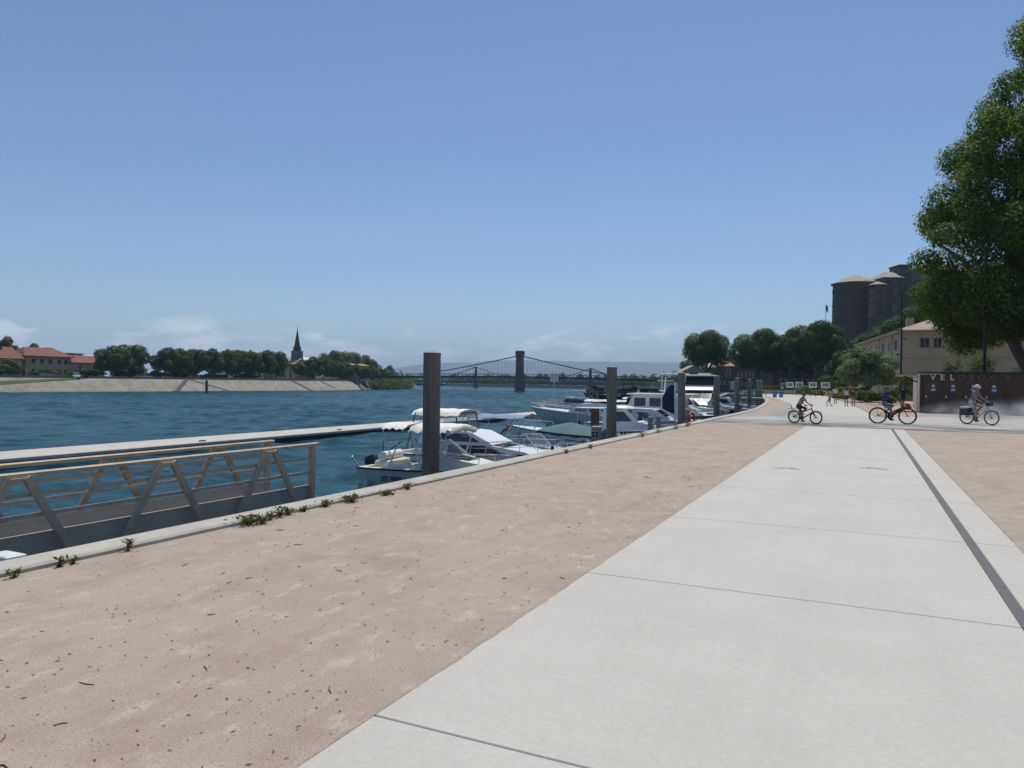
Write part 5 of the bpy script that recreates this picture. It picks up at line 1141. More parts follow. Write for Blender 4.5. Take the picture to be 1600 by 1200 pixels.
def rail(par, H, t0, t1, h=0.5, posts=5, inset=0.1, mid=False, nm='bow_rail'):
    for s_ in (-1, 1):
        mb = MB(); pts = []
        for i in range(13):
            q = t0 + (t1 - t0) * i / 12; pts.append((q * H.L - 0.08 * (q > .97), s_ * max(0.02, H.w(q) - inset), H.z(q) + h * (1 if i > 0 else 0.25)))
        mb.tube(pts, 0.016, 6)
        if mid: mb.tube([(x, y, z - h * 0.45) for x, y, z in pts[1:]], 0.012, 5)
        for k in range(posts):
            p = pts[1 + int(k * 11 / (posts - 1))]; q = H.t(p[0]); mb.tube([p, (p[0] - 0.03, p[1] * 1.03, H.z(q))], 0.014, 6)
        mb.build(nm, M['steel'], par)
def outboard(par, x, z, cover='black', tilt=0.0, y=0.0, sc=1.0):
    o = bpy.data.objects.new('outboard_motor', None); col.objects.link(o); o.parent = par; o.location = (x, y, z); o.rotation_euler = (0, tilt, 0); o.scale = (sc,) * 3
    MB().loft([[(a * w - 0.08, b * d, zz) for a, b in ((-1, -.7), (-.7, -1), (.7, -1), (1, -.7), (1, .7), (.7, 1), (-.7, 1), (-1, .7))] for w, d, zz in ((0.20, 0.14, 0.10), (0.27, 0.19, 0.2), (0.27, 0.19, 0.42), (0.2, 0.14, 0.55))], True, caps=True).build('cowling', M[cover], o, True)
    MB().loft([[(a * w - 0.12, b * d, zz) for a, b in ((-1, -1), (1, -1), (1, 1), (-1, 1))] for w, d, zz in ((0.09, 0.04, -0.75), (0.11, 0.06, 0.1))], True, caps=True).build('leg', M['canvasgrey'], o)
    MB().lathe([(0.02, -0.1), (0.11, 0), (0.02, 0.03)], 10, (-0.28, 0, -0.62), axis='x').build('propeller', M['dark'], o)
    return o
def fender(par, x, y, z, m='white'): return MB().lathe([(0.03, 0.62), (0.06, 0.56), (0.11, 0.46), (0.11, 0.12), (0.06, 0.02), (0, 0)], 10, (x, y, z)).build('fender', M[m], par, True)
WL = -2.4
# --- 1: cabin boat lettered ST 858
H = Hull(5.9, 2.35, 0.92, 1.12, 0.7)
b1 = boat('pale green hulled cabin boat lettered ST 858 with torn white awning', (-16.35, 22.6, WL), 0, H, 'palegreen', 'gel', 0.5, 0.35)
me = text_mesh('ST 858', 0.27, 0.01, 0.006, 1.1); o = link('hull_number', me, M['black'], b1); o.rotation_euler = (E90, 0, 0); o.location = (1.55, -1.165, 0.50); o.rotation_euler = (R(88), 0, R(0.8))
c = Cabin([(2.7, 0.95), (2.9, 1.32), (3.35, 1.42), (5.2, 1.16), (5.4, 1.05)], 0.85, 0.2, 0.13, 3.2, 0.95); c.build(b1, 'gel', 'cuddy'); c.front(2, 0.12, 0.45, 0.35, m='glassdark', nm='deck_hatch')
ws = Cabin([(2.3, 1.05), (2.75, 1.85), (2.8, 1.85), (3.45, 1.38), (3.4, 1.05)], 1.0, 0.22, 0, 0, 1.05)
for s_ in (-1, 1):
    MB().add([(2.2, s_ * 1.02, 1.05), (3.5, s_ * 0.92, 1.38), (2.75, s_ * 0.84, 1.86), (2.25, s_ * 0.86, 1.80)], [(0, 1, 2, 3)]).build('side_screen', M['glass'], b1, fix=False)
    MB().tube([(3.5, s_ * 0.92, 1.36), (2.75, s_ * 0.84, 1.88), (2.2, s_ * 0.86, 1.82)], 0.028, 6).build('screen_frame', M['white'], b1)
MB().add([(3.5, -0.92, 1.38), (3.5, 0.92, 1.38), (2.75, 0.84, 1.87), (2.75, -0.84, 1.87)], [(0, 1, 2, 3)]).build('windscreen', M['glass'], b1, fix=False); MB().tube([(2.75, -0.84, 1.88), (2.75, 0.84, 1.88)], 0.028, 6).build('screen_bar', M['white'], b1)
bimini(b1, 0.85, 1.95, 0.9, 2.42, 'canvas', 0.07, 0.07, (1.0, -0.1), 0.03, 4, 'awning')
bimini(b1, 2.1, 3.75, 0.95, 2.44, 'canvas', 0.08, 0.16, (1.0, 0.3), 0.045, 2, 'awning')
MB().tube([(3.7, -0.95, 2.28), (3.75, 0, 2.42), (3.7, 0.95, 2.28)], 0.1, 8).build('rolled_awning', M['gel'], b1, True)
MB().tube([(0.55, 0.85, 1.28), (0.75, -0.55, 1.30)], [0.17, 0.17], 12).build('rolled_cushion', M['white'], b1, True); MB().box((0.7, 0.2, 0.92), (0.55, 1.5, 0.45), ch=0.05).build('stern_bench', M['gel'], b1)
MB().sphere((1.35, -0.55, 0.98), (0.45, 0.3, 0.12)).build('dinghy_cushion', M['white'], b1, True); MB().box((2.2, -0.5, 0.75), (0.5, 0.5, 0.75), ch=0.05).build('helm_seat', M['gel'], b1)
MB().box((2.45, 0.4, 0.95), (0.35, 0.8, 1.0), ch=0.05).build('console', M['gel'], b1)
outboard(b1, -0.12, 0.75, 'black', -0.35, 0.25, 0.9); MB().tube([(0.08, -0.98, 0.92), (-0.22, -1.0, 1.22)], 0.025, 6).sphere((-0.24, -1.0, 1.25), 0.05).build('stern_pole', M['steel'], b1)
rail(b1, H, 0.6, 1.0, 0.42, 5, 0.12); fender(b1, 0.55, -1.22, -0.05, 'palegreen')
# --- 2: white cabin cruiser
H = Hull(7.6, 2.75, 1.05, 1.35, 1.0)
b2 = boat('white cabin cruiser with dark side windows and a cream sun roof', (-17.9, 26.6, WL), 0, H, 'white', 'white', 0.52, 0.4, stripe='black')
c = Cabin([(2.6, 1.1), (2.6, 1.55), (4.2, 1.62), (6.2, 1.34), (6.5, 1.25)], 1.12, 0.16, 0.12, 4.0, 1.1); c.build(b2, 'white', 'cabin'); c.side([(3.0, 1.2), (5.4, 1.22), (4.6, 1.52), (3.0, 1.5)]); c.front(2, 0.08, 0.55, 0.2, 'glassdark', 'deck_window')
c = Cabin([(1.5, 1.5), (1.75, 2.05), (2.6, 2.1), (3.9, 2.02), (4.9, 1.58), (4.9, 1.5)], 1.05, 0.22, 0.05, 3.5, 1.5); c.build(b2, 'white', 'wheelhouse'); c.side([(2.0, 1.62), (4.35, 1.66), (3.75, 1.95), (2.05, 1.98)]); c.front(3, 0.12, 0.85, 0.06, 'white', 'sliding_roof')
MB().add([(3.3, s_, z) for s_, z in ((-0.9, 2.08), (0.9, 2.08), (0.84, 2.72), (-0.84, 2.72))], [(0, 1, 2, 3)]).build('screen', M['glass'], b2, fix=False)
MB().tube([(3.35, -0.9, 2.02), (3.2, -0.84, 2.75), (3.2, 0.84, 2.75), (3.35, 0.9, 2.02)], 0.035, 6).build('screen_frame', M['canvasgrey'], b2)
for s_ in (-1, 1):
    MB().add([(3.3, s_ * 0.92, 2.06), (1.7, s_ * 1.0, 2.0), (1.4, s_ * 0.98, 2.75), (3.2, s_ * 0.86, 2.76)], [(0, 1, 2, 3)]).build('canvas_wall', M['glass'], b2, fix=False); MB().tube([(1.0, s_ * 1.05, 1.2), (1.4, s_ * 0.98, 2.75)], 0.024, 6).build('pole', M['canvasgrey'], b2)
bimini(b2, 1.2, 3.4, 1.02, 2.76, 'canvas', 0.15, 0.1, None, 0.02, 2, 'sun_roof')
MB().box((-0.3, 0, 0.35), (0.6, 2.0, 0.08)).build('bathing_platform', M['white'], b2)
MB().tube([(-0.1, -1.1, 1.05), (-0.1, -1.1, 1.5), (-0.05, 1.1, 1.5), (-0.1, 1.1, 1.05)], 0.02, 6).tube([(0.2, -1.2, 1.1), (0.9, -1.2, 1.55)], 0.022, 6).build('stern_rail', M['dark'], b2)
MB().box((1.3, -0.62, 1.5), (0.12, 0.12, 0.14)).build('vent', M['black'], b2)
rail(b2, H, 0.5, 1.0, 0.5, 6, 0.1, True); fender(b2, 5.4, -1.2, 0.4); fender(b2, 2.0, -1.42, 0.3)
# --- 3: small open boat, blue sun roof, flag
H = Hull(5.9, 2.2, 0.8, 1.0, 0.7)
b3 = boat('open grey boat under a blue grey sun roof', (-16.7, 31.0, WL), 0, H, 'greyhull', 'gel', 0.5, 0.3)
bimini(b3, 0.1, 3.0, 0.98, 2.45, 'canvasblue', 0.10, 0.05, (0.85, 0.9), 0.01, 6, 'sun_roof', 0.5)
MB().add([(3.7, -0.9, 1.0), (3.7, 0.9, 1.0), (3.1, 0.82, 1.62), (3.1, -0.82, 1.62)], [(0, 1, 2, 3)]).build('windscreen', M['glass'], b3, fix=False)
for s_ in (-1, 1): MB().add([(3.7, s_ * 0.9, 1.0), (1.9, s_ * 0.98, 0.9), (2.1, s_ * 0.86, 1.55), (3.1, s_ * 0.82, 1.62)], [(0, 1, 2, 3)]).build('side_screen', M['glass'], b3, fix=False); MB().tube([(3.7, s_ * 0.9, 1.0), (3.1, s_ * 0.82, 1.63), (2.1, s_ * 0.86, 1.56)], 0.035, 6).build('screen_frame', M['white'], b3)
MB().box((1.6, 0, 0.6), (0.6, 1.5, 0.55), ch=0.05).box((2.8, 0.4, 0.7), (0.4, 0.7, 0.75), ch=0.05).build('seats', M['gel'], b3)
outboard(b3, -0.1, 0.6, 'black', 0, 0, 0.9); rail(b3, H, 0.65, 1.0, 0.35, 4, 0.1); MB().box((4.3, -0.62, 1.18), (0.12, 0.1, 0.3)).build('vent', M['black'], b3)
t = thing('boat_flag', 'small red and white flag on a slanting staff between the boats', 'flag', (-15.1, 30.0, -1.5))
MB().tube([(0, 0, 0), (0.95, 0.1, 1.55)], 0.016, 6).build('staff', M['wood'], t)
for m_, a, b_ in (('red', 0.0, 0.62), ('signwhite', 0.62, 1.0)):
    MB().loft([[(0.85 - 0.65 * f + (0.20 if r_ else 0) * 0.9, 0.1 + 0.07 * math.sin(f * 9), 1.40 - 0.42 * f - (0.0 if r_ else 0.26 + 0.02 * f)) for f in [1 - (a + (b_ - a) * k / 6) for k in range(7)]] for r_ in (0, 1)]).build('cloth', M[m_], t, fix=False)
# --- 4: speedboat with teal cover (bow out)
H = Hull(7.4, 2.5, 1.05, 1.5, 1.5, 2.0)
b4 = boat('white speedboat under a teal cover with blue stripe', (-11.9, 40.0, WL), R(180), H, 'white', 'white', 0.5, 0.3, stripe='canvasnavy')
mb = MB(); secs = []
for i in range(15):
    f = i / 14; x = 0.1 + 4.9 * f; q = H.t(x); w = H.w(q) + 0.02; pk = 0.10 + 0.52 * (f / 0.66 if f < 0.66 else (1 - f) / 0.34) ** 0.85
    secs.append([(x, w, H.z(q) - 0.12 - 0.04 * math.sin(i * 2.0)), (x, w, H.z(q) + 0.02), (x, w * 0.5, H.z(q) + pk * 0.56), (x, 0, H.z(q) + pk), (x, -w * 0.5, H.z(q) + pk * 0.56), (x, -w, H.z(q) + 0.02), (x, -w, H.z(q) - 0.12 - 0.04 * math.sin(i * 2.0))])
mb.loft(secs, caps=True); mb.build('tarpaulin', M['canvasgreen'], b4, True)
rail(b4, H, 0.62, 1.0, 0.45, 5, 0.12); outboard(b4, -0.15, 0.7, 'white', 0.1)
# --- grey tender with covered outboard between
H = Hull(4.2, 1.7, 0.55, 0.75, 0.5)
b4b = boat('small grey open boat with a tall covered outboard beside the speedboat', (-11.4, 35.6, WL), R(180), H, 'greyhull', 'greyhull', 0.62, 0.2)
mb = MB().loft([[(a * w, b * d, z) for a, b in ((-1, -.6), (-.6, -1), (.6, -1), (1, -.6), (1, .6), (.6, 1), (-.6, 1), (-1, .6))] for w, d, z in ((0.42, 0.34, 0.75), (0.46, 0.36, 1.15), (0.40, 0.3, 1.55), (0.24, 0.2, 1.75))], True, caps=True); o = mb.build('motor_cover', M['canvasgrey'], b4b, True); o.location = (0.05, 0.2, 0)
for k in range(2): o = MB().box((0, 0, 0), (1.1, 0.3, 0.12), ch=0.03).build('cushion', M['canvasgrey' if k else 'greyhull'], b4b); o.location = (1.75 + 0.02 * k, -0.2 + 0.42 * k, 0.9 + 0.06 * k); o.rotation_euler = (0.25, 0.3, 0)
# --- 5: long grey and white displacement cruiser, bow out
H = Hull(14.2, 3.7, 1.25, 2.0, 2.0, 2.1)
b5 = boat('long white and grey river cruiser with a row of dark portlights', (-11.6, 58.0, WL), R(180), H, 'greyhull', 'white', 0.55, 0.6, name='river_cruiser', rub='white')
c = Cabin([(2.2, 1.3), (2.2, 2.25), (9.3, 2.35), (9.9, 2.15), (10.3, 1.6)], 1.5, 0.08, 0.06, 7, 1.3); c.build(b5, 'white', 'trunk_cabin')
for x in (6.4, 7.6, 8.7): c.side([(x, 1.75), (x + 0.85, 1.75), (x + 0.9, 1.85), (x + 0.85, 2.08), (x, 2.08), (x - 0.06, 1.9)], nm='portlight')
c = Cabin([(1.0, 1.25), (1.0, 3.15), (4.7, 3.2), (5.2, 2.2), (5.3, 1.25)], 1.55, 0.05, 0, 0, 1.3); c.build(b5, 'white', 'wheelhouse')
for x in (1.3, 2.5, 3.7): c.side([(x, 2.3), (x + 0.9, 2.3), (x + 0.9, 2.95), (x, 2.95)], nm='wheelhouse_window')
c.front(2, 0.12, 0.72, 0.12, panes=3)
MB().box((2.7, 0, 3.24), (4.9, 3.4, 0.12), ch=0.04).build('wheelhouse_roof', M['white'], b5); bimini(b5, 5.4, 8.9, 1.2, 2.62, 'gel', 0.12, 0.02, (2.3, 1.2), 0.01, 3, 'coach_roof_cover')
MB().box((5.2, 0.3, 2.75), (0.5, 0.8, 0.4), ch=0.08).build('folded_cover', M['canvasnavy'], b5); MB().box((1.6, -0.9, 3.5), (0.9, 0.7, 0.4), ch=0.1).build('roof_box', M['canvasgrey'], b5)
MB().tube([(2.6, 0, 3.3), (2.5, 0, 4.6)], 0.05, 6).tube([(2.0, -0.6, 4.3), (3.0, 0.6, 4.3)], 0.03, 6).build('radar_mast', M['white'], b5); rail(b5, H, 0.55, 1.0, 0.6, 8, 0.1, True)
MB().box((13.4, 0, 1.9), (0.3, 0.25, 0.25)).build('anchor_winch', M['dark'], b5); MB().box((14.0, 0, 1.15), (0.14, 0.5, 0.4)).build('anchor', M['dark'], b5)
for x in (3.0, 6.0, 9.0): fender(b5, x, 1.95, 0.4, 'canvasnavy')
mb = MB()
for k in range(26):
    a = k * 1.1; mb.sphere((4.6 + 0.5 * math.cos(a), 2.05 + 0.2 * math.sin(a * 1.7), 1.35 + 0.35 * math.sin(a * 0.7)), (0.28, 0.16, 0.22), 8, 6)
mb.build('bundled_cover', M['canvasnavy'], b5, True)
# sign and crate on the tip of the breakwater
t = thing('river_sign', 'pale square sign on a thin pole at the end of the breakwater', 'sign', (-35.0, 86.0, -1.9))
MB().box((0, 0, 0.7), (1.5, 1.2, 1.4), ch=0.03).build('crate_base', mat('weathered_crate', (0.30, 0.28, 0.26), 0.8, var=0.25, vscale=2), t)
for x in (-0.5, 0.5): MB().box((x, -0.61, 0.35), (0.25, 0.05, 0.5)).build('slot', M['dark'], t)
MB().tube([(0, 0, 1.4), (0, 0, 5.0)], 0.045, 8).build('pole', M['steel'], t); MB().box((0, 0, 4.2), (1.15, 0.04, 1.05)).build('plate', mat('sign_back', (0.50, 0.52, 0.55), 0.5, 0.2), t)
# --- 6: wheelhouse fishing boat, bow in
H = Hull(6.6, 2.4, 0.9, 1.3, 0.9)
b6 = boat('small white wheelhouse boat with pointed screen beside the slim pedestals', (-17.0, 46.0, WL), 0, H, 'darkhull', 'white', 0.5, 0.4)
c = Cabin([(2.0, 0.95), (2.0, 2.35), (3.5, 2.42), (4.3, 1.62), (5.3, 1.45), (5.4, 1.2)], 0.95, 0.12, 0.10, 3.2, 0.95); c.build(b6, 'white', 'wheelhouse'); c.side([(2.3, 1.6), (3.9, 1.68), (3.35, 2.25), (2.3, 2.2)]); c.front(2, 0.1, 0.9, 0.06)
MB().sphere((2.9, -0.0, 2.45), (1.0, 0.85, 0.2), 16, 8).build('rounded_roof', M['white'], b6, True); c2 = MB().box((1.2, 0, 1.6), (0.08, 1.5, 1.5)).build('aft_door', M['wood'], b6)
for s_ in (-1, 1): MB().tube([(0.3, s_ * 0.9, 0.95), (0.3, s_ * 0.85, 2.4), (2.0, s_ * 0.8, 2.4)], 0.03, 6).build('awning_frame', M['steel'], b6)
MB().box((1.0, 0, 2.42), (2.0, 1.8, 0.05)).build('aft_roof', M['white'], b6); rail(b6, H, 0.6, 1.0, 0.5, 5, 0.1, True); outboard(b6, -0.1, 0.7, 'black')
MB().tube([(5.2, -0.5, 1.5), (5.2, 0.5, 1.5)], 0.06, 8).build('rolled_line', M['black'], b6); fender(b6, 4.8, -0.98, 0.5); fender(b6, 3.2, -1.2, 0.4)
# --- 6b small open boat with rails in front of it
H = Hull(5.0, 1.9, 0.7, 0.9, 0.6)
b6b = boat('low open white boat with a long handrail moored beside the wheelhouse boat', (-15.6, 42.6, WL), 0, H, 'white', 'white', 0.5, 0.3); rail(b6b, H, 0.15, 1.0, 0.45, 6, 0.1)
outboard(b6b, -0.1, 0.5, 'canvasgrey'); MB().box((1.6, 0, 0.55), (0.5, 1.3, 0.4), ch=0.05).build('thwart', M['gel'], b6b)
# --- 7: cabin boat with furled dark sail cover on its mast
H = Hull(8.5, 2.8, 1.1, 1.5, 1.1)
b7 = boat('white cabin boat with a tall dark furled sail cover', (-18.9, 53.6, WL), 0, H, 'white', 'white', 0.5, 0.5)
c = Cabin([(1.6, 1.15), (1.6, 2.3), (5.2, 2.2), (6.2, 1.6), (6.4, 1.3)], 1.15, 0.12, 0.1, 4, 1.15); c.build(b7, 'white', 'cabin'); c.side([(2.0, 1.55), (3.2, 1.55), (3.2, 2.0), (2.0, 2.0)]); c.side([(3.6, 1.55), (5.0, 1.55), (4.8, 1.95), (3.6, 2.0)]); c.front(2, 0.1, 0.85, 0.1)
MB().tube([(6.6, 0, 1.4), (6.55, 0, 4.2)], 0.07, 8).build('mast', M['steel'], b7)
MB().loft([[(6.5 - 0.75 * f + dx, dy, 1.9 + (2.1 - 1.0 * f * f) * (0 if k == 0 else 1) + (0.35 * f if k == 0 else 0)) for k in (0, 1) for dx, dy in (((-.1, -.1), (.1, .1)) if k == 0 else ((.1, .1), (-.1, -.1)))] for f in [i / 6 for i in range(7)]], True, caps=True).build('sail_cover', M['canvasnavy'], b7); rail(b7, H, 0.5, 1.0, 0.55, 6, 0.1, True)
# --- 8: grey hulled bow-in cruiser right of the lifebuoy
H = Hull(8.6, 2.9, 1.15, 1.5, 1.0)
b8 = boat('cabin cruiser with dark grey hull and white deck beside the orange lifebuoy', (-19.3, 64.2, WL), 0, H, 'canvasgrey', 'white', 0.5, 0.5, name='cabin_cruiser')
c = Cabin([(1.8, 1.2), (1.8, 2.5), (4.6, 2.6), (5.4, 1.8), (7.0, 1.6), (7.2, 1.4)], 1.2, 0.12, 0.1, 4.6, 1.2); c.build(b8, 'white', 'cabin'); c.side([(2.2, 1.75), (4.9, 1.8), (4.5, 2.4), (2.2, 2.35)]); c.front(2, 0.1, 0.9, 0.08, panes=2); c.front(3, 0.2, 0.7, 0.5, nm='hatch'); rail(b8, H, 0.5, 1.0, 0.55, 7, 0.1, True)
MB().tube([(5.5, -1.25, 1.5), (5.5, -1.25, 2.6)], 0.14, 8).build('fire_red_fender', M['red'], b8, True); bimini(b8, 0.1, 2.0, 1.15, 2.75, 'white', 0.1, 0.02, (1.2, 0.4), 0, 2)
# --- 9: houseboat-like cabin with dark windows
H = Hull(9.5, 3.2, 1.2, 1.5, 1.1)
b9 = boat('boxy grey blue cabin boat with square dark windows', (-21.5, 70.5, WL), 0, H, 'white', 'white', 0.5, 0.5)
c = Cabin([(1.2, 1.25), (1.2, 3.0), (6.2, 3.0), (6.9, 1.9), (7.6, 1.6)], 1.4, 0.05, 0.08, 5, 1.25); c.build(b9, 'greyhull', 'cabin')
for x in (1.7, 3.2, 4.7): c.side([(x, 1.9), (x + 0.9, 1.9), (x + 0.9, 2.7), (x, 2.7)])
c.front(2, 0.1, 0.8, 0.1, panes=2); rail(b9, H, 0.55, 1.0, 0.6, 7, 0.1, True); MB().box((3.6, 0, 3.06), (5.3, 3.0, 0.12), ch=0.04).build('cabin_roof', M['white'], b9)
# --- 10: flybridge yacht, bow to the camera
H = Hull(11.5, 3.9, 1.5, 2.1, 1.6, 2.4)
b10 = boat('tall flybridge yacht with broad dark upper windscreen', (-17.0, 88.0, WL), R(-84), H, 'white', 'white', 0.5, 0.7, name='flybridge_yacht')
c = Cabin([(1.5, 1.6), (1.5, 3.3), (5.6, 3.4), (7.0, 2.5), (9.2, 2.2), (9.6, 1.9)], 1.7, 0.10, 0.10, 5.6, 1.6); c.build(b10, 'white', 'saloon'); c.side([(2.0, 2.3), (6.2, 2.4), (5.5, 3.15), (2.0, 3.1)]); c.front(2, 0.08, 0.9, 0.05, panes=3)
c = Cabin([(1.2, 3.4), (1.2, 3.9), (5.0, 4.0), (5.9, 3.5), (5.9, 3.4)], 1.65, 0.1, 0.05, 4.5, 3.4); c.build(b10, 'white', 'flybridge')
c = Cabin([(1.6, 3.95), (1.6, 5.0), (4.2, 5.0), (4.9, 4.0)], 1.5, 0.06, 0, 0, 3.95); c.build(b10, 'glassdark', 'upper_windscreen'); MB().box((3.0, 0, 5.08), (3.4, 3.2, 0.16), ch=0.06).build('hard_top', M['gel'], b10); MB().box((2.8, 0.4, 5.25), (0.8, 1.4, 0.2), ch=0.05).build('roof_gear', M['greyhull'], b10); rail(b10, H, 0.5, 1.0, 0.7, 8, 0.1, True)
# --- 11: trawler yacht with open upper deck
H = Hull(11, 3.6, 1.4, 2.0, 1.4)
b11 = boat('white trawler yacht with a roofed upper deck and blue side cover', (-21.6, 92.5, WL), R(-74), H, 'white', 'white', 0.5, 0.7, name='trawler_yacht')
c = Cabin([(1.2, 1.5), (1.2, 3.2), (6.4, 3.2), (7.0, 2.2), (8.5, 2.0)], 1.55, 0.05, 0.08, 6, 1.5); c.build(b11, 'white', 'saloon'); c.front(2, 0.1, 0.8, 0.06, panes=3); c.side([(1.6, 2.2), (6.0, 2.2), (5.8, 3.0), (1.6, 3.0)])
MB().box((3.6, 0, 3.26), (5.8, 3.5, 0.14), ch=0.04).build('upper_deck', M['white'], b11); MB().box((3.4, 0, 5.25), (4.2, 3.3, 0.2), ch=0.07).build('hard_top', M['white'], b11)
for x in (1.6, 3.4, 5.2):
    for s_ in (-1, 1): MB().box((x, s_ * 1.45, 4.25), (0.14, 0.1, 1.9)).build('roof_post', M['white'], b11)
MB().box((5.0, 0, 3.75), (0.7, 2.6, 0.9), ch=0.1).build('helm_coaming', M['greyhull'], b11); MB().box((3.0, -1.66, 2.4), (2.4, 0.06, 1.9)).build('side_cover', mat('royal_blue_canvas', (0.02, 0.06, 0.18), 0.8), b11); rail(b11, H, 0.5, 1.0, 0.7, 8, 0.1, True)
# --- 12: dark barge
H = Hull(16, 4.4, 1.9, 2.7, 1.4, 3.2)
b12 = boat('black hulled river barge cluttered with dark deck gear', (-22.0, 104, WL), R(176), H, 'darkhull', 'darkhull', 0.6, 0.8, name='river_barge', rub='canvasnavy')
c = Cabin([(0.8, 2.0), (0.8, 3.4), (6.5, 3.4), (6.8, 2.0)], 1.7, 0.05, 0, 0, 2.0); c.build(b12, 'canvasnavy', 'deckhouse')
for x in (1.2, 2.8, 4.4): c.side([(x, 2.4), (x + 1.0, 2.4), (x + 1.0, 3.1), (x, 3.1)], 'glassdark')
rr_ = random.Random(4); mb = MB()
for k in range(26): mb.box((rr_.uniform(7, 14.5), rr_.uniform(-1.5, 1.5), 2.4 + rr_.uniform(0, 0.9)), (rr_.uniform(.3, 1.2), rr_.uniform(.3, .9), rr_.uniform(.3, .9)), rr_.uniform(0, 3))
mb.build('deck_gear', mat('rusty_gear', (0.06, 0.045, 0.04), 0.8, var=0.5, vscale=2), b12)['kind'] = 'stuff'
for k in range(5): MB().tube([(8 + k * 1.4, rr_.uniform(-1, 1), 2.6), (8.3 + k * 1.4, rr_.uniform(-1, 1), 5.0 - 0.3 * k)], 0.05, 6).build('davit', M['bridge'], b12)
rail(b12, H, 0.3, 1.0, 0.8, 9, 0.1, True)
MB().loft([[(13.2 + a, b_ * 1.7, z) for a, b_, z in ((0, -1, 2.75), (1.6, 0, 2.85), (0, 1, 2.75), (-0.5, 0, 4.2))] for q in (0, 1)], True).build('bow_cover', M['canvasnavy'], b12) if 0 else None
# --- 13, 14, 15: boats farther along
for lb, loc, rz, cab, hm in (('white cruiser with a dark screen moored beyond the flybridge yacht', (-20.4, 76.5, WL), 0, 'white', 'white'), ('small black and white cruiser near the landing ramp', (-19.5, 84.5, WL), 0, 'white', 'darkhull'), ('low white cruiser moored nearest the landing ramp', (-20.0, 97.0, WL), 0, 'white', 'white'), ('white sports cruiser with a wide dark arch lying off the teal covered speedboat', (-25.5, 78.0, WL), R(180), 'white', 'white')):
    H = Hull(8.4, 2.9, 1.15, 1.5, 1.1); b_ = boat(lb, loc, rz, H, hm, 'white', 0.5, 0.5, name='cabin_cruiser')
    c = Cabin([(1.8, 1.2), (1.8, 2.4), (4.4, 2.5), (5.4, 1.75), (7.0, 1.55), (7.2, 1.35)], 1.2, 0.12, 0.1, 4.6, 1.2); c.build(b_, cab, 'cabin'); c.side([(2.2, 1.7), (4.9, 1.75), (4.4, 2.3), (2.2, 2.25)]); c.front(2, 0.1, 0.9, 0.08, panes=2); rail(b_, H, 0.5, 1.0, 0.55, 7, 0.1, True)
    if 'arch' in lb:
        for s_ in (-1, 1): MB().bar((1.0, s_ * 1.2, 1.3), (1.8, s_ * 1.1, 3.3), 0.1, 0.3).build('arch_leg', M['canvasgrey'], b_)
        MB().box((1.85, 0, 3.35), (0.5, 2.3, 0.1)).build('arch_top', M['canvasgrey'], b_); bimini(b_, 1.6, 3.8, 1.1, 3.2, 'canvasgrey', 0.1, 0.05, (2.3, 0.4), 0, 3)

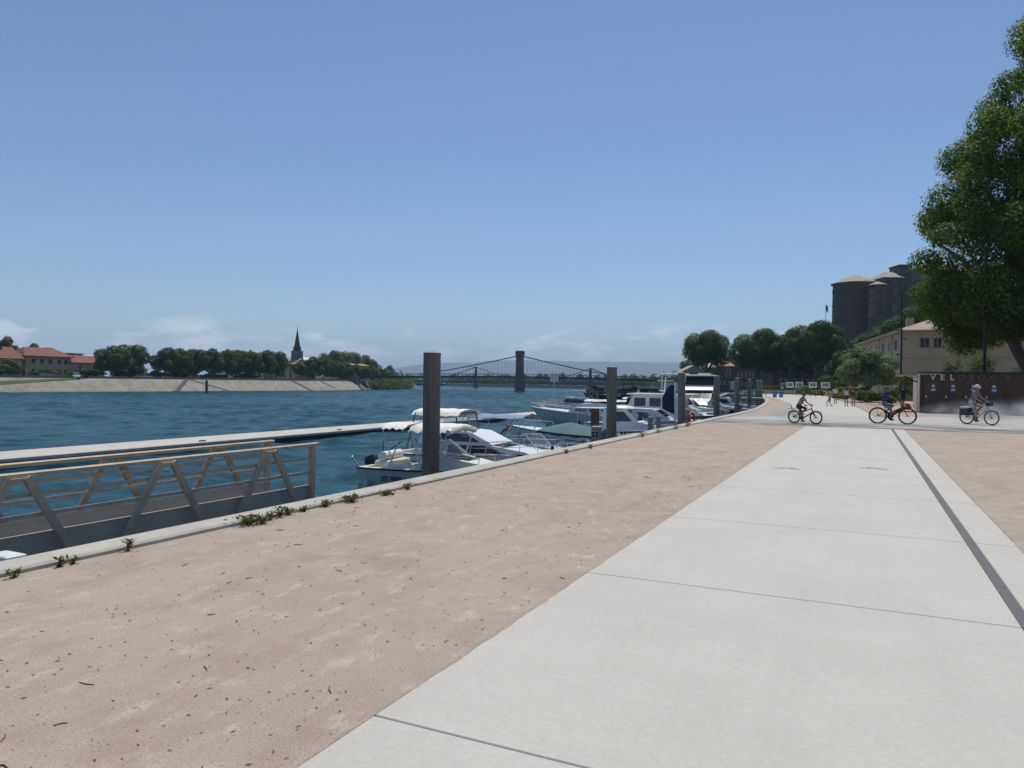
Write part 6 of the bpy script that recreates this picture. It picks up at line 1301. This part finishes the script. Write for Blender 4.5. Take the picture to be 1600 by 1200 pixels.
# ================================================================== PEOPLE AND BICYCLES
def ik(a, b, l1, l2, pole):
    a, b = V(a), V(b); d = b - a; L = min(d.length, (l1 + l2) * 0.999); u = d.normalized()
    x = (l1 * l1 - l2 * l2 + L * L) / (2 * L); h = math.sqrt(max(0, l1 * l1 - x * x))
    p = V(pole) - u * V(pole).dot(u); p.normalize(); return a + u * x + p * h, a + u * L
SKIN = mat('skin', (0.36, 0.20, 0.135), 0.55, var=0.08, vscale=8)
SKIND = mat('tanned_skin', (0.24, 0.12, 0.075), 0.55, var=0.08, vscale=8)
def person(label, loc, rz, J, cloth, k=1.0, hair=(0.03, 0.02, 0.015), hat=None, longhair=0.0, skin=SKIN, extra=None):
    """J: joints (facing +X). cloth: materials for torso, sleeve, hips, thigh, shin, shoe"""
    t = thing('person', label, 'person', loc, rz)
    mats = [skin, cloth['top'], cloth['bottom'], cloth['shoe'], cloth.get('sock', skin)]
    S = []                                                # segments (p, q, r0, r1, material)
    hip, chest, neck, head = V(J['hip']), V(J['chest']), V(J['neck']), V(J['head'])
    up = (chest - hip).normalized()
    for s_ in (-1, 1):
        o = V((0, s_ * 0.085 * k, 0)); S.append((hip + o, hip + o * 0.9 + up * 0.1 * k, 0.105 * k, 0.10 * k, 2))
        S.append((hip + o * 0.8 + up * 0.12 * k, chest + o * 0.9, 0.095 * k, 0.115 * k, 1)); S.append((chest + o, chest + V((0, s_ * 0.13 * k, 0)) + up * 0.1 * k, 0.11 * k, 0.075 * k, 1))
        sh = chest + V((0, s_ * 0.165 * k, 0)) + up * 0.10 * k; hd = V(J['handL' if s_ > 0 else 'handR'])
        el, hd = ik(sh, hd, 0.29 * k, 0.26 * k, J.get('elbow', (-0.4, s_ * 0.8, -0.5)))
        sm = sh.lerp(el, 0.55 if not cloth.get('long') else 1)
        S.append((sh, sm, 0.058 * k, 0.05 * k, 0 if cloth.get('bare') else 1)); S.append((sm, el, 0.045 * k, 0.04 * k, 1 if cloth.get('long') else 0)); S.append((el, hd, 0.04 * k, 0.026 * k, 1 if cloth.get('long') else 0))
        fd = (hd - el).normalized(); S.append((hd, hd + fd * 0.07 * k, 0.03 * k, 0.028 * k, 0)); J.setdefault('_h', []).append((hd, fd, s_))
        hp = hip + V((0, s_ * 0.095 * k, -0.02)); ft = V(J['footL' if s_ > 0 else 'footR'])
        kn, ft = ik(hp, ft, 0.44 * k, 0.43 * k, (1, 0, 0.05)); hm = hp.lerp(kn, cloth.get('hem', 0.65))
        S.append((hp, hm, 0.09 * k, 0.075 * k, 2)); S.append((hm, kn, 0.066 * k, 0.052 * k, 2 if cloth.get('hem', .65) >= 1 else 0)); cal = kn.lerp(ft, 0.35)
        S.append((kn, cal, 0.05 * k, 0.054 * k, cloth.get('shinm', 0))); S.append((cal, ft, 0.054 * k, 0.033 * k, cloth.get('shinm', 0))); S.append((ft, ft + V((-0.02, 0, -0.045)) * k, 0.042 * k, 0.042 * k, 3)); S.append((ft + V((-0.03, 0, -0.055)) * k, ft + V((0.16, s_ * 0.015, -0.062)) * k, 0.042 * k, 0.034 * k, 3))
    S.append((chest + up * 0.12 * k, neck, 0.07 * k, 0.052 * k, 0)); S.append((neck, head, 0.05 * k, 0.06 * k, 0))
    fw_ = V(J.get('look', (1, 0, 0))).normalized(); S.append((head + V((0, 0, 0.045)) * k, head + V((0, 0, 0.05)) * k - fw_ * 0.02 * k, 0.098 * k, 0.095 * k, 0)); S.append((head + V((0, 0, -0.01)) * k, head + fw_ * 0.045 * k + V((0, 0, -0.06)) * k, 0.082 * k, 0.05 * k, 0))
    S.append((head + fw_ * 0.085 * k + V((0, 0, 0.02)) * k, head + fw_ * 0.112 * k + V((0, 0, -0.012)) * k, 0.013, 0.018, 0))
    sd = V((-fw_.y, fw_.x, 0))
    for s_ in (-1, 1): S.append((head + sd * s_ * 0.088 * k + V((0, 0, 0.02)), head + sd * s_ * 0.094 * k + V((0, 0, -0.02)), 0.02, 0.014, 0))
    mb = MB()
    for p, q, r0, r1, m in S:
        if (q - p).length < 1e-4: q = p + V((0, 0, 0.002))
        d = (q - p).normalized(); pts = [p - d * r0 * 0.9, p - d * r0 * 0.55, p, q, q + d * r1 * 0.55, q + d * r1 * 0.9]; mb.tube(pts, [r0 * 0.4, r0 * 0.83, r0, r1, r1 * 0.83, r1 * 0.4], 12)
    me = mb.mesh('body'); o = bpy.data.objects.new('tmp', me); col.objects.link(o)
    md = o.modifiers.new('r', 'REMESH'); md.mode = 'VOXEL'; md.voxel_size = 0.0135 * k; sm_ = o.modifiers.new('s', 'SMOOTH'); sm_.iterations = 5; sm_.factor = 0.5
    dg = bpy.context.evaluated_depsgraph_get(); body = bpy.data.meshes.new_from_object(o.evaluated_get(dg)); bpy.data.objects.remove(o)
    n = len(body.polygons); C_ = np.empty(n * 3); body.polygons.foreach_get('center', C_); C_ = C_.reshape(-1, 3)
    best = np.full(n, 1e9); idx = np.zeros(n, np.int32)
    for p, q, r0, r1, m in S:
        p_, d_ = np.array(p), np.array(q - p); L2 = max(1e-8, (d_ ** 2).sum()); f = np.clip(((C_ - p_) @ d_) / L2, 0, 1)
        ds = np.linalg.norm(C_ - p_ - f[:, None] * d_, axis=1) / (r0 + (r1 - r0) * f); b = ds < best; best[b] = ds[b]; idx[b] = m
    body.materials.clear(); bo = link('body', body, mats, t); body.polygons.foreach_set('material_index', idx); body.shade_smooth()
    # fingers
    mb = MB()
    for hd, fd, s_ in J['_h']:
        sd_ = fd.cross(V((0, 0, 1))).normalized(); dn = fd.cross(sd_).normalized() * (1 if fd.cross(sd_).z < 0 else -1)
        for i, (off, ln) in enumerate(((-0.027, 0.06), (-0.009, 0.068), (0.009, 0.064), (0.027, 0.05))):
            a = hd + fd * 0.075 * k + sd_ * off * k; b = a + (fd * 0.7 + dn * 0.5) * ln * 0.5 * k; c_ = b + (fd * 0.1 + dn) * ln * 0.5 * k; mb.tube([a - fd * 0.02, a, b, c_], [0.009, 0.0095, 0.009, 0.007], 6)
        a = hd + fd * 0.03 * k - sd_ * s_ * 0.03 * k; mb.tube([a, a + (fd * 0.6 - sd_ * s_ * 0.6) * 0.035 * k, a + (fd - sd_ * s_ * 0.3 + dn * 0.5) * 0.06 * k], [0.011, 0.0105, 0.008], 6)
    mb.build('fingers', skin, t, True)
    # eyes, hair, hat
    for s_ in (-1, 1): MB().sphere(head + fw_ * 0.088 * k + sd * s_ * 0.033 * k + V((0, 0, 0.03)) * k, 0.011, 8, 6).build('eye', M['black'], t)
    MB().bar(head + fw_ * 0.09 * k + sd * 0.022 + V((0, 0, -0.042)) * k, head + fw_ * 0.09 * k - sd * 0.022 + V((0, 0, -0.042)) * k, 0.012, 0.01).build('mouth', mat('lips', (0.28, 0.09, 0.07), 0.5), t)
    hm_ = mat('hair%s' % (hair,), hair, 0.6, var=0.3, vscale=30)
    mb = MB(); cc = head + V((0, 0, 0.06)) * k - fw_ * 0.018 * k; K = 14; P = []; F = []
    for i in range(9):
        th = math.pi * 0.62 * i / 8
        for j in range(K):
            ph = 2 * math.pi * j / K; front = 0.5 + 0.5 * math.cos(ph); tt = th * (1 - 0.42 * front ** 2); r = (0.108 + 0.004 * math.sin(5 * ph + i)) * k
            P.append(cc + (fw_ * math.cos(ph) + sd * math.sin(ph)) * r * math.sin(tt) + V((0, 0, 1)) * r * 1.02 * math.cos(tt))
    mb.add(P, [(i * K + j, i * K + (j + 1) % K, (i + 1) * K + (j + 1) % K, (i + 1) * K + j) for i in range(8) for j in range(K)])
    if longhair: mb.tube([head - fw_ * 0.06 * k + V((0, 0, 0.06)) * k, head - fw_ * 0.10 * k - V((0, 0, 0.06)) * k, head - fw_ * 0.10 * k - V((0, 0, longhair)) * k], [0.085 * k, 0.095 * k, 0.05 * k], 10)
    mb.build('hair', hm_, t, True)
    if hat:
        hc = mat('hat%s' % (hat[1],), hat[1], 0.7); mb = MB(); c0 = head + V((0, 0, 0.075)) * k - fw_ * 0.01 * k
        if hat[0] == 'cap':
            mb.sphere(c0, (0.122 * k, 0.116 * k, 0.10 * k), 14, 10); mb.loft([[tuple(c0 + fw_ * (0.09 + e * (0.11 - 0.10 * abs(f) ** 2)) * k + sd * f * 0.085 * k + V((0, 0, 0.0 - 0.025 * e)) * k + V((0, 0, dz))) for f in (-1, -.6, -.2, .2, .6, 1)] for e, dz in ((0, 0.012), (1, 0.012), (1, 0), (0, 0))], True)
        else: mb.sphere(c0 + V((0, 0, 0.01)), (0.135 * k, 0.118 * k, 0.11 * k), 14, 10)
        mb.build('cap' if hat[0] == 'cap' else 'helmet', hc, t, True)
    if extra == 'pack':
        c_ = (hip + chest) / 2 - V((0.19, 0, -0.06)) * k; MB().box(c_, (0.2 * k, 0.3 * k, 0.42 * k), ch=0.05).build('backpack', M['black'], t)
    if extra == 'bag': MB().box(V(J['handL']) - V((0, 0, 0.16)), (0.26, 0.1, 0.22), ch=0.03).build('handbag', M['black'], t)
    return t
def torus(mb, c, R_, r, n=40, kk=8):
    P = [[(c[0] + (R_ + r * math.cos(b)) * math.cos(a), c[1] + r * math.sin(b), c[2] + (R_ + r * math.cos(b)) * math.sin(a)) for b in [2 * math.pi * j / kk for j in range(kk)]] for a in [2 * math.pi * i / n for i in range(n)]]
    return mb.loft(P + [P[0]], True)
def bicycle(label, loc, rz, fm, k=1.0, wr=0.335, base=1.10, seat=0.86, bar=1.02, step=False, motor=False, steer=0.0, kid=None, tyre='black', panniers=False):
    t = thing('bicycle', label, 'bicycle', loc, rz); ra, fa, bb = V((-0.44 * base / 1.1, 0, wr)), V((0.66 * base / 1.1, 0, wr)), V((0, 0, wr * 0.86))
    sd = V((-0.20 * base / 1.1, 0, seat)); ht = V((fa.x - 0.20, 0, bar - 0.12)); hb = V((fa.x - 0.14, 0, bar - 0.30)); stp = V((-0.13 * base / 1.1, 0, seat - 0.22))
    mb = MB(); r = 0.022 if not motor else 0.03
    mb.tube([bb, stp + V((-0.02, 0, 0.02)), sd - V((0, 0, 0.03))], [0.018, 0.017, 0.014], 8); mb.tube([hb, bb], r * 1.15, 8); mb.tube([ht - V((0, 0, 0.02)) if not step else hb.lerp(ht, .4), stp if not step else bb.lerp(stp, 0.45)], r, 8); mb.tube([hb - V((-0.01, 0, 0.03)), ht], 0.024, 8)
    for s_ in (-1, 1): o = V((0, s_ * 0.055, 0)); mb.tube([bb + o * 0.5, ra + o], 0.012, 6); mb.tube([stp + o * 0.3, ra + o], 0.010, 6)
    mb.build('frame', M[fm], t, True)
    fk = MB(); 
    for s_ in (-1, 1): fk.tube([hb + V((0.0, s_ * 0.045, -0.02)), hb.lerp(fa, 0.5) + V((0.0, s_ * 0.05, 0)), fa + V((0, s_ * 0.05, 0))], [0.018, 0.017, 0.012], 6)
    fk.build('fork', M[fm], t, True)
    for c in (ra, fa):
        w = torus(MB(), c, wr - 0.022, 0.024 if not motor else 0.03).build('wheel', M[tyre], t, True); rm = torus(MB(), c, wr - 0.052, 0.011, 36, 6).build('rim', M['dark'], w, True)
        sp = MB()
        for i in range(14): a = 2 * math.pi * i / 14; sp.tube([c + V((0.02 * math.cos(a + .5), 0.02 * (-1) ** i, 0.02 * math.sin(a + .5))), c + V((math.cos(a) * (wr - 0.055), 0, math.sin(a) * (wr - 0.055)))], 0.0022, 4)
        sp.build('spokes', M['steel'], w); MB().lathe([(0.022, -0.06), (0.03, -0.03), (0.03, 0.03), (0.022, 0.06)], 10, tuple(c), axis='y').build('hub', M['dark'], w)
        mg = MB(); secs = []
        for i in range(13):
            a = R(20 + 155 * i / 12) if c is ra else R(35 + 110 * i / 12); secs.append([(c.x - math.cos(a) * (wr + 0.03), y, c.z + math.sin(a) * (wr + 0.03)) for y in (-0.03, 0, 0.03)])
        mg.loft(secs); mg.build('mudguard', M['black'], t, True)
    hbk = V((ht.x - 0.03, 0, bar)); mb = MB().tube([hbk + V((-0.10, -0.29, 0.0)), hbk + V((0.02, -0.14, 0.01)), hbk + V((0.04, 0, 0)), hbk + V((0.02, 0.14, 0.01)), hbk + V((-0.10, 0.29, 0.0))], 0.013, 8).tube([ht, hbk + V((0.03, 0, 0))], 0.016, 8).build('handlebar', M['dark'], t, True)
    for s_ in (-1, 1): MB().tube([hbk + V((-0.12, s_ * 0.31, 0)), hbk + V((-0.07, s_ * 0.23, 0.0))], 0.019, 8).build('grip', M['black'], t)
    MB().loft([[sd + V((x, y * w, z - 0.04 * abs(y))) for y in (-1, -.5, 0, .5, 1)] for x, w, z in ((-0.14, 0.07, 0.02), (-0.08, 0.085, 0.03), (0.0, 0.06, 0.015), (0.07, 0.025, 0.012), (0.14, 0.018, 0.0))]).build('saddle', M['black'], t, True)
    cr = MB().lathe([(0.09, -0.004), (0.09, 0.004)], 24, (bb.x, bb.y - 0.06, bb.z), axis='y')
    for s_, a in ((-1, 0.5), (1, 0.5 + math.pi)): e = bb + V((0.165 * math.sin(a), s_ * 0.08, -0.165 * math.cos(a))); cr.bar(bb + V((0, s_ * 0.08, 0)), e, 0.02, 0.03); cr.box(e + V((0, s_ * 0.06, 0)), (0.09, 0.1, 0.02))
    cr.build('crankset', M['dark'], t)
    MB().bar(bb + V((0, -0.065, 0.085)), ra + V((0, -0.06, 0.035)), 0.008, 0.012).bar(bb + V((0, -0.065, -0.085)), ra + V((0, -0.06, -0.035)), 0.008, 0.012).build('chain', M['dark'], t)
    if motor: MB().sphere(bb + V((0.03, 0, 0.02)), (0.13, 0.07, 0.11), 12, 8).build('motor', M['black'], t, True); MB().bar(bb + V((0.09, 0, 0.10)), hb + V((-0.06, 0, -0.02)), 0.07, 0.09).build('battery', M['black'], t)
    rk = MB(); z = wr * 2 + 0.07
    for s_ in (-1, 1): rk.tube([(ra.x - 0.26, s_ * 0.06, z), (ra.x + 0.2, s_ * 0.06, z)], 0.007, 5).tube([(ra.x - 0.05, s_ * 0.07, z), (ra.x, s_ * 0.065, wr)], 0.007, 5)
    for x in (-0.25, -0.1, 0.05, 0.18): rk.tube([(ra.x + x, -0.06, z), (ra.x + x, 0.06, z)], 0.006, 5)
    rk.build('rack', M['dark'], t)
    if kid: MB().tube([(ra.x - 0.1, 0, z), (ra.x - 0.16, 0, z + 0.17)], 0.016, 6).loft([[(ra.x - 0.16 + x, y * w, z + 0.2 + zz) for y in (-1, 0, 1)] for x, w, zz in ((-0.12, 0.06, 0.02), (-0.04, 0.07, 0.0), (0.1, 0.02, -0.01))]).build('rear_saddle', M['black'], t)
    if panniers:
        for s_ in (-1, 1): MB().box((ra.x - 0.02, s_ * 0.15, z - 0.17), (0.36, 0.15, 0.32), ch=0.03).build('pannier', mat('pannier_cloth', (0.045, 0.05, 0.06), 0.8), t)
        MB().box((ra.x - 0.02, 0, z + 0.03), (0.4, 0.3, 0.05), ch=0.01).build('pannier_lid', M['signwhite'], t); MB().box((ht.x + 0.1, 0, bar - 0.1), (0.16, 0.3, 0.2), ch=0.03).build('bar_bag', M['black'], t)
    if motor or panniers: MB().box((fa.x - 0.12, 0, bar - 0.16), (0.05, 0.06, 0.06), ch=0.01).build('headlight', M['steel'], t)
    return t, dict(bb=bb, grip=hbk, sd=sd)
def ride_pose(b, k, hipz, lean, headup=0.0, crank=0.5, look=(1, 0, -0.05), reach=0.0):
    sd, g, bb = b['sd'], b['grip'], b['bb']; hip = sd + V((-0.02, 0, hipz)); tl = 0.43 * k; up = V((math.sin(lean), 0, math.cos(lean))); ch = hip + up * tl; nk = ch + (up * 0.6 + V((0, 0, 0.4))) * 0.2 * k; hd = nk + V((0.05, 0, 0.10)) * k
    J = dict(hip=hip, chest=ch, neck=nk, head=hd, look=look, elbow=(-0.3, 0, -1), handL=g + V((-0.13, 0.27, 0.025)), handR=g + V((-0.13, -0.27, 0.025)))
    for nm, s_, a in (('footL', 1, crank + math.pi), ('footR', -1, crank)): J[nm] = bb + V((0.165 * math.sin(a) - 0.05, s_ * 0.13, -0.165 * math.cos(a) + 0.105 * k))
    return J
mt = lambda nm, c: mat(nm, c, 0.8, var=0.15, vscale=9)
# man in blue on a black e-bike
_, bk = bicycle('black electric bicycle ridden by the cyclist in the blue shirt', (1.06, 36.4, 0), R(1), 'dark', 1.0, 0.36, 1.16, 0.80, 0.98, True, True)
person('cyclist in a dark blue shirt riding the electric bicycle', (1.06, 36.4, 0), R(1), ride_pose(bk, 0.86, 0.085, 0.12), dict(top=mt('navy_shirt', (0.02, 0.04, 0.16)), bottom=mt('grey_shorts', (0.16, 0.18, 0.22)), shoe=M['dark'], hem=0.9), 0.86, hat=('cap', (0.07, 0.06, 0.055)), skin=SKIND)
MB()
# boy on the small bicycle
_, bk = bicycle('small dark bicycle with a spare rear saddle ridden by the child in grey', (-2.32, 33.95, 0), R(-24), 'dark', 0.8, 0.285, 0.98, 0.68, 0.80, False, False, kid=True)
person('child in a pale grey top riding the small bicycle', (-2.32, 33.95, 0), R(-24), ride_pose(bk, 0.74, 0.075, 0.52, look=(1, -0.15, -0.1)), dict(top=mt('grey_top', (0.36, 0.39, 0.36)), bottom=mt('maroon_shorts', (0.10, 0.03, 0.03)), shoe=mt('grey_shoe', (0.22, 0.26, 0.32)), hem=0.8, bare=True), 0.74, hair=(0.10, 0.045, 0.025), skin=SKIND)
# woman with panniers in the mist
_, bk = bicycle('touring bicycle with dark panniers ridden through the mist', (4.55, 38.4, 0), R(-36), 'greyhull', 0.95, 0.33, 1.06, 0.88, 1.04, True, False, tyre='canvasgrey', panniers=True)
person('woman in a cap and sleeveless top riding the bicycle with panniers', (4.55, 38.4, 0), R(-36), ride_pose(bk, 0.93, 0.09, 0.38, look=(1, -0.1, -0.15)), dict(top=mt('grey_vest', (0.14, 0.14, 0.20)), bottom=mt('pale_shorts', (0.42, 0.46, 0.44)), shoe=mt('brown_sandal', (0.16, 0.09, 0.06)), hem=0.55, bare=True), 0.93, hair=(0.28, 0.10, 0.045), hat=('cap', (0.62, 0.56, 0.46)), longhair=0.12)
def walk_pose(k, stride=0.28, swing=0.22, hands=None):
    H_ = 0.88 * k; J = dict(hip=(0, 0, H_), chest=(0.0, 0, H_ + 0.40 * k), neck=(0.01, 0, H_ + 0.60 * k), head=(0.03, 0, H_ + 0.69 * k), look=(1, 0, 0), footL=(stride * k, 0.09 * k, 0.10 * k), footR=(-stride * k, -0.09 * k, 0.13 * k),
        handL=(-swing * k, 0.25 * k, H_ - 0.04), handR=(swing * k, -0.25 * k, H_ - 0.02))
    if hands: J.update(hands)
    return J
person('dark haired woman in a white top and dark shorts walking away beside the backpacker', (-1.24, 66.6, 0), R(92), walk_pose(0.90, 0.18), dict(top=mt('white_top', (0.62, 0.60, 0.58)), bottom=mt('dark_skirt', (0.03, 0.03, 0.04)), shoe=M['dark'], hem=0.45, bare=True), 0.90, longhair=0.1)
person('person in a red top with a black backpack walking away', (-0.72, 67.1, 0), R(90), walk_pose(0.92, 0.12), dict(top=mt('red_top', (0.42, 0.05, 0.035)), bottom=mt('denim_shorts', (0.17, 0.20, 0.26)), shoe=mt('brown_shoe', (0.1, 0.05, 0.03)), hem=0.75), 0.92, hair=(0.16, 0.06, 0.03), longhair=0.16, extra='pack')
person('child in beige striding across the path away from the couple', (-2.45, 65.3, 0), R(150), walk_pose(0.66, 0.26), dict(top=mt('beige_top', (0.42, 0.30, 0.18)), bottom=mt('brown_short', (0.14, 0.09, 0.06)), shoe=M['dark'], hem=0.7), 0.66, hair=(0.12, 0.07, 0.04), skin=SKIND)
person('person in a white shirt walking beyond the child in beige', (-2.35, 76.0, 0), R(85), walk_pose(0.96, 0.1), dict(top=mt('white_shirt', (0.66, 0.66, 0.66)), bottom=mt('dark_short', (0.06, 0.06, 0.07)), shoe=M['dark'], hem=0.7), 0.96)
person('person in a black shirt standing behind the flower bed', (2.85, 66.0, 0), R(100), walk_pose(1.0, 0.05), dict(top=mt('black_shirt', (0.012, 0.012, 0.014)), bottom=mt('black_short', (0.02, 0.02, 0.025)), shoe=M['dark'], hem=0.8), 1.0, skin=SKIND)
person('person in a white top standing beside the last exhibition panel', (-14.4, 154.3, 0), R(95), walk_pose(0.98, 0.12), dict(top=mt('white_tee', (0.6, 0.6, 0.62)), bottom=mt('navy_trouser', (0.02, 0.025, 0.05)), shoe=M['dark'], hem=1.0, shinm=2), 0.98)

# ================================================================== SMALL PLANTS ON THE COPING
def weed(x, y, r, h, n, seed, lb):
    rg = np.random.default_rng(seed); t = thing('weed', lb, 'plant', (x, y, 0.0), 0, 'weeds along the coping')
    P = np.stack([rg.normal(0, r * 0.45, n), rg.normal(0, r * 0.6, n), h * rg.random(n) ** 0.8], 1); N = rg.normal(0, 1, (n, 3)) + [0, 0, 0.4]; P[:, :2] *= (0.4 + P[:, 2:3] / h)
    vv = cards(rg, P, N, 0.022, 0.5, 0.35); vv[:, 2] = np.maximum(vv[:, 2], 0.002); link('leaves', card_mesh('leaves', vv), M['weed'], t)
    mb = MB()
    for k in range(7): a = rg.uniform(0, 6.28); e = r * rg.uniform(0.2, 0.9); mb.tube([(0, 0, -0.01), (e * math.cos(a) * .4, e * math.sin(a) * .4, h * 0.5), (e * math.cos(a), e * math.sin(a), h * rg.uniform(.7, 1.05))], [0.004, 0.003, 0.0015], 4)
    mb.build('stem', MATS['dry_litter'] if 'dry_litter' in MATS else M['bark'], t)
WL_ = ['low tuft of weed at the coping beside the white cable box', 'first of two close weed tufts on the coping before the gangway', 'second of two close weed tufts on the coping before the gangway', 'single upright weed on the coping before the gangway middle',
       'widest bushy weed on the coping before the gangway end', 'spreading low weed touching the widest bushy weed', 'small weed following the widest bushy weed', 'upright weed in the line before the gangway end', 'short weed beside the upright weed before the gangway end', 'tiny weed just before the gangway end post', 'weed on the coping just past the gangway end post',
       'broad weed clump on the coping between the gangway and the first pile', 'flat creeping weed before the stern of the boat lettered ST 858', 'small weed on the coping beside the first pile', 'weed on the coping just before the second pile', 'weed on the coping beside the sockets pedestal', 'tall weed on the coping past the second pile', 'weed clump on the coping before the third pile', 'weed clump on the coping past the third pile', 'smaller weed between the tall weeds past the second pile']
for i, (x, y, r, h, n) in enumerate([(-6.08, 3.62, .06, .08, 60), (-6.1, 4.0, .05, .10, 60), (-6.1, 4.12, .05, .07, 50), (-6.12, 4.66, .05, .14, 50), (-6.08, 6.1, .14, .13, 260), (-6.0, 6.22, .10, .09, 150), (-6.1, 6.45, .06, .11, 90), (-6.12, 6.62, .07, .15, 110), (-6.13, 6.78, .06, .10, 90), (-6.13, 7.05, .05, .08, 70), (-6.12, 7.46, .08, .11, 110), (-6.08, 7.9, .15, .11, 260), (-6.02, 8.62, .14, .07, 170), (-6.08, 9.25, .10, .10, 130), (-6.05, 17.3, .08, .14, 110), (-6.1, 15.8, .08, .12, 90), (-6.05, 22.0, .16, .2, 190), (-6.08, 26.6, .2, .2, 200), (-6.08, 28.6, .2, .2, 200), (-6.1, 24.2, .12, .14, 110)]):
    weed(x, y, r * 0.8, h * 0.8, int(n * 0.75), 700 + i, WL_[i])

# ================================================================== MIST FROM THE JETS AND SUMMER HAZE
def mist(name, lb, c, d, dens, scale, seed):
    m = bpy.data.materials.new('mist%d' % seed); m.use_nodes = True; n, l = m.node_tree.nodes, m.node_tree.links
    n.remove(n['Principled BSDF']); out = n['Material Output']; v = n.new('ShaderNodeVolumePrincipled'); v.inputs['Color'].default_value = (0.93, 0.95, 1, 1); v.inputs['Anisotropy'].default_value = 0.3
    tc_ = n.new('ShaderNodeTexCoord'); nz_ = n.new('ShaderNodeTexNoise'); nz_.inputs['Scale'].default_value = scale; nz_.inputs['Detail'].default_value = 4
    mpn = n.new('ShaderNodeMapping'); mpn.inputs['Location'].default_value = (seed, 0, 0); mpn.inputs['Scale'].default_value = (1, 1, 1.6); l.new(tc_.outputs['Object'], mpn.inputs[0]); l.new(mpn.outputs[0], nz_.inputs['Vector'])
    ln = n.new('ShaderNodeVectorMath'); ln.operation = 'LENGTH'; dv = n.new('ShaderNodeVectorMath'); dv.operation = 'DIVIDE'; dv.inputs[1].default_value = tuple(x / 2 for x in d); l.new(tc_.outputs['Object'], dv.inputs[0]); l.new(dv.outputs[0], ln.inputs[0])
    fo = n.new('ShaderNodeMapRange'); fo.interpolation_type = 'SMOOTHSTEP'; l.new(ln.outputs['Value'], fo.inputs[0])
    for i, x in enumerate((0.15, 1.0, 1, 0)): fo.inputs[i + 1].default_value = x
    nr = n.new('ShaderNodeMapRange'); l.new(nz_.outputs[0], nr.inputs[0])
    for i, x in enumerate((0.42, 0.68, 0, 1)): nr.inputs[i + 1].default_value = x
    a = n.new('ShaderNodeMath'); a.operation = 'MULTIPLY'; l.new(fo.outputs[0], a.inputs[0]); l.new(nr.outputs[0], a.inputs[1]); b = n.new('ShaderNodeMath'); b.operation = 'MULTIPLY'; l.new(a.outputs[0], b.inputs[0]); b.inputs[1].default_value = dens
    l.new(b.outputs[0], v.inputs['Density']); l.new(v.outputs[0], out.inputs['Volume'])
    o = MB().box((0, 0, 0), d).build(name, m); o.location = c; o['kind'] = 'stuff'; o['label'] = lb
mist('mist', 'thin water mist drifting low over the path beside the quay', (-3.4, 36.6, 0.36), (4.6, 2.6, 0.74), 1.7, 1.0, 3)
mist('mist', 'water mist around the cyclist with panniers', (5.0, 39.6, 0.60), (6.0, 3.0, 1.24), 1.7, 0.8, 7)
mist('mist', 'thicker bluish water mist drifting before the kiosk', (8.9, 42.5, 0.80), (6.4, 4.0, 1.7), 2.0, 0.7, 12)
hz = bpy.data.materials.new('haze'); hz.use_nodes = True; n, l = hz.node_tree.nodes, hz.node_tree.links; n.remove(n['Principled BSDF'])
v = n.new('ShaderNodeVolumePrincipled'); v.inputs['Color'].default_value = (0.55, 0.76, 1.0, 1); v.inputs['Density'].default_value = 0.00016; v.inputs['Anisotropy'].default_value = 0.0
l.new(v.outputs[0], n['Material Output'].inputs['Volume'])
o = MB().box((500, 2500, 193), (30000, 24000, 400)).build('haze', hz); o['kind'] = 'stuff'; o['label'] = 'thin summer haze over the valley'
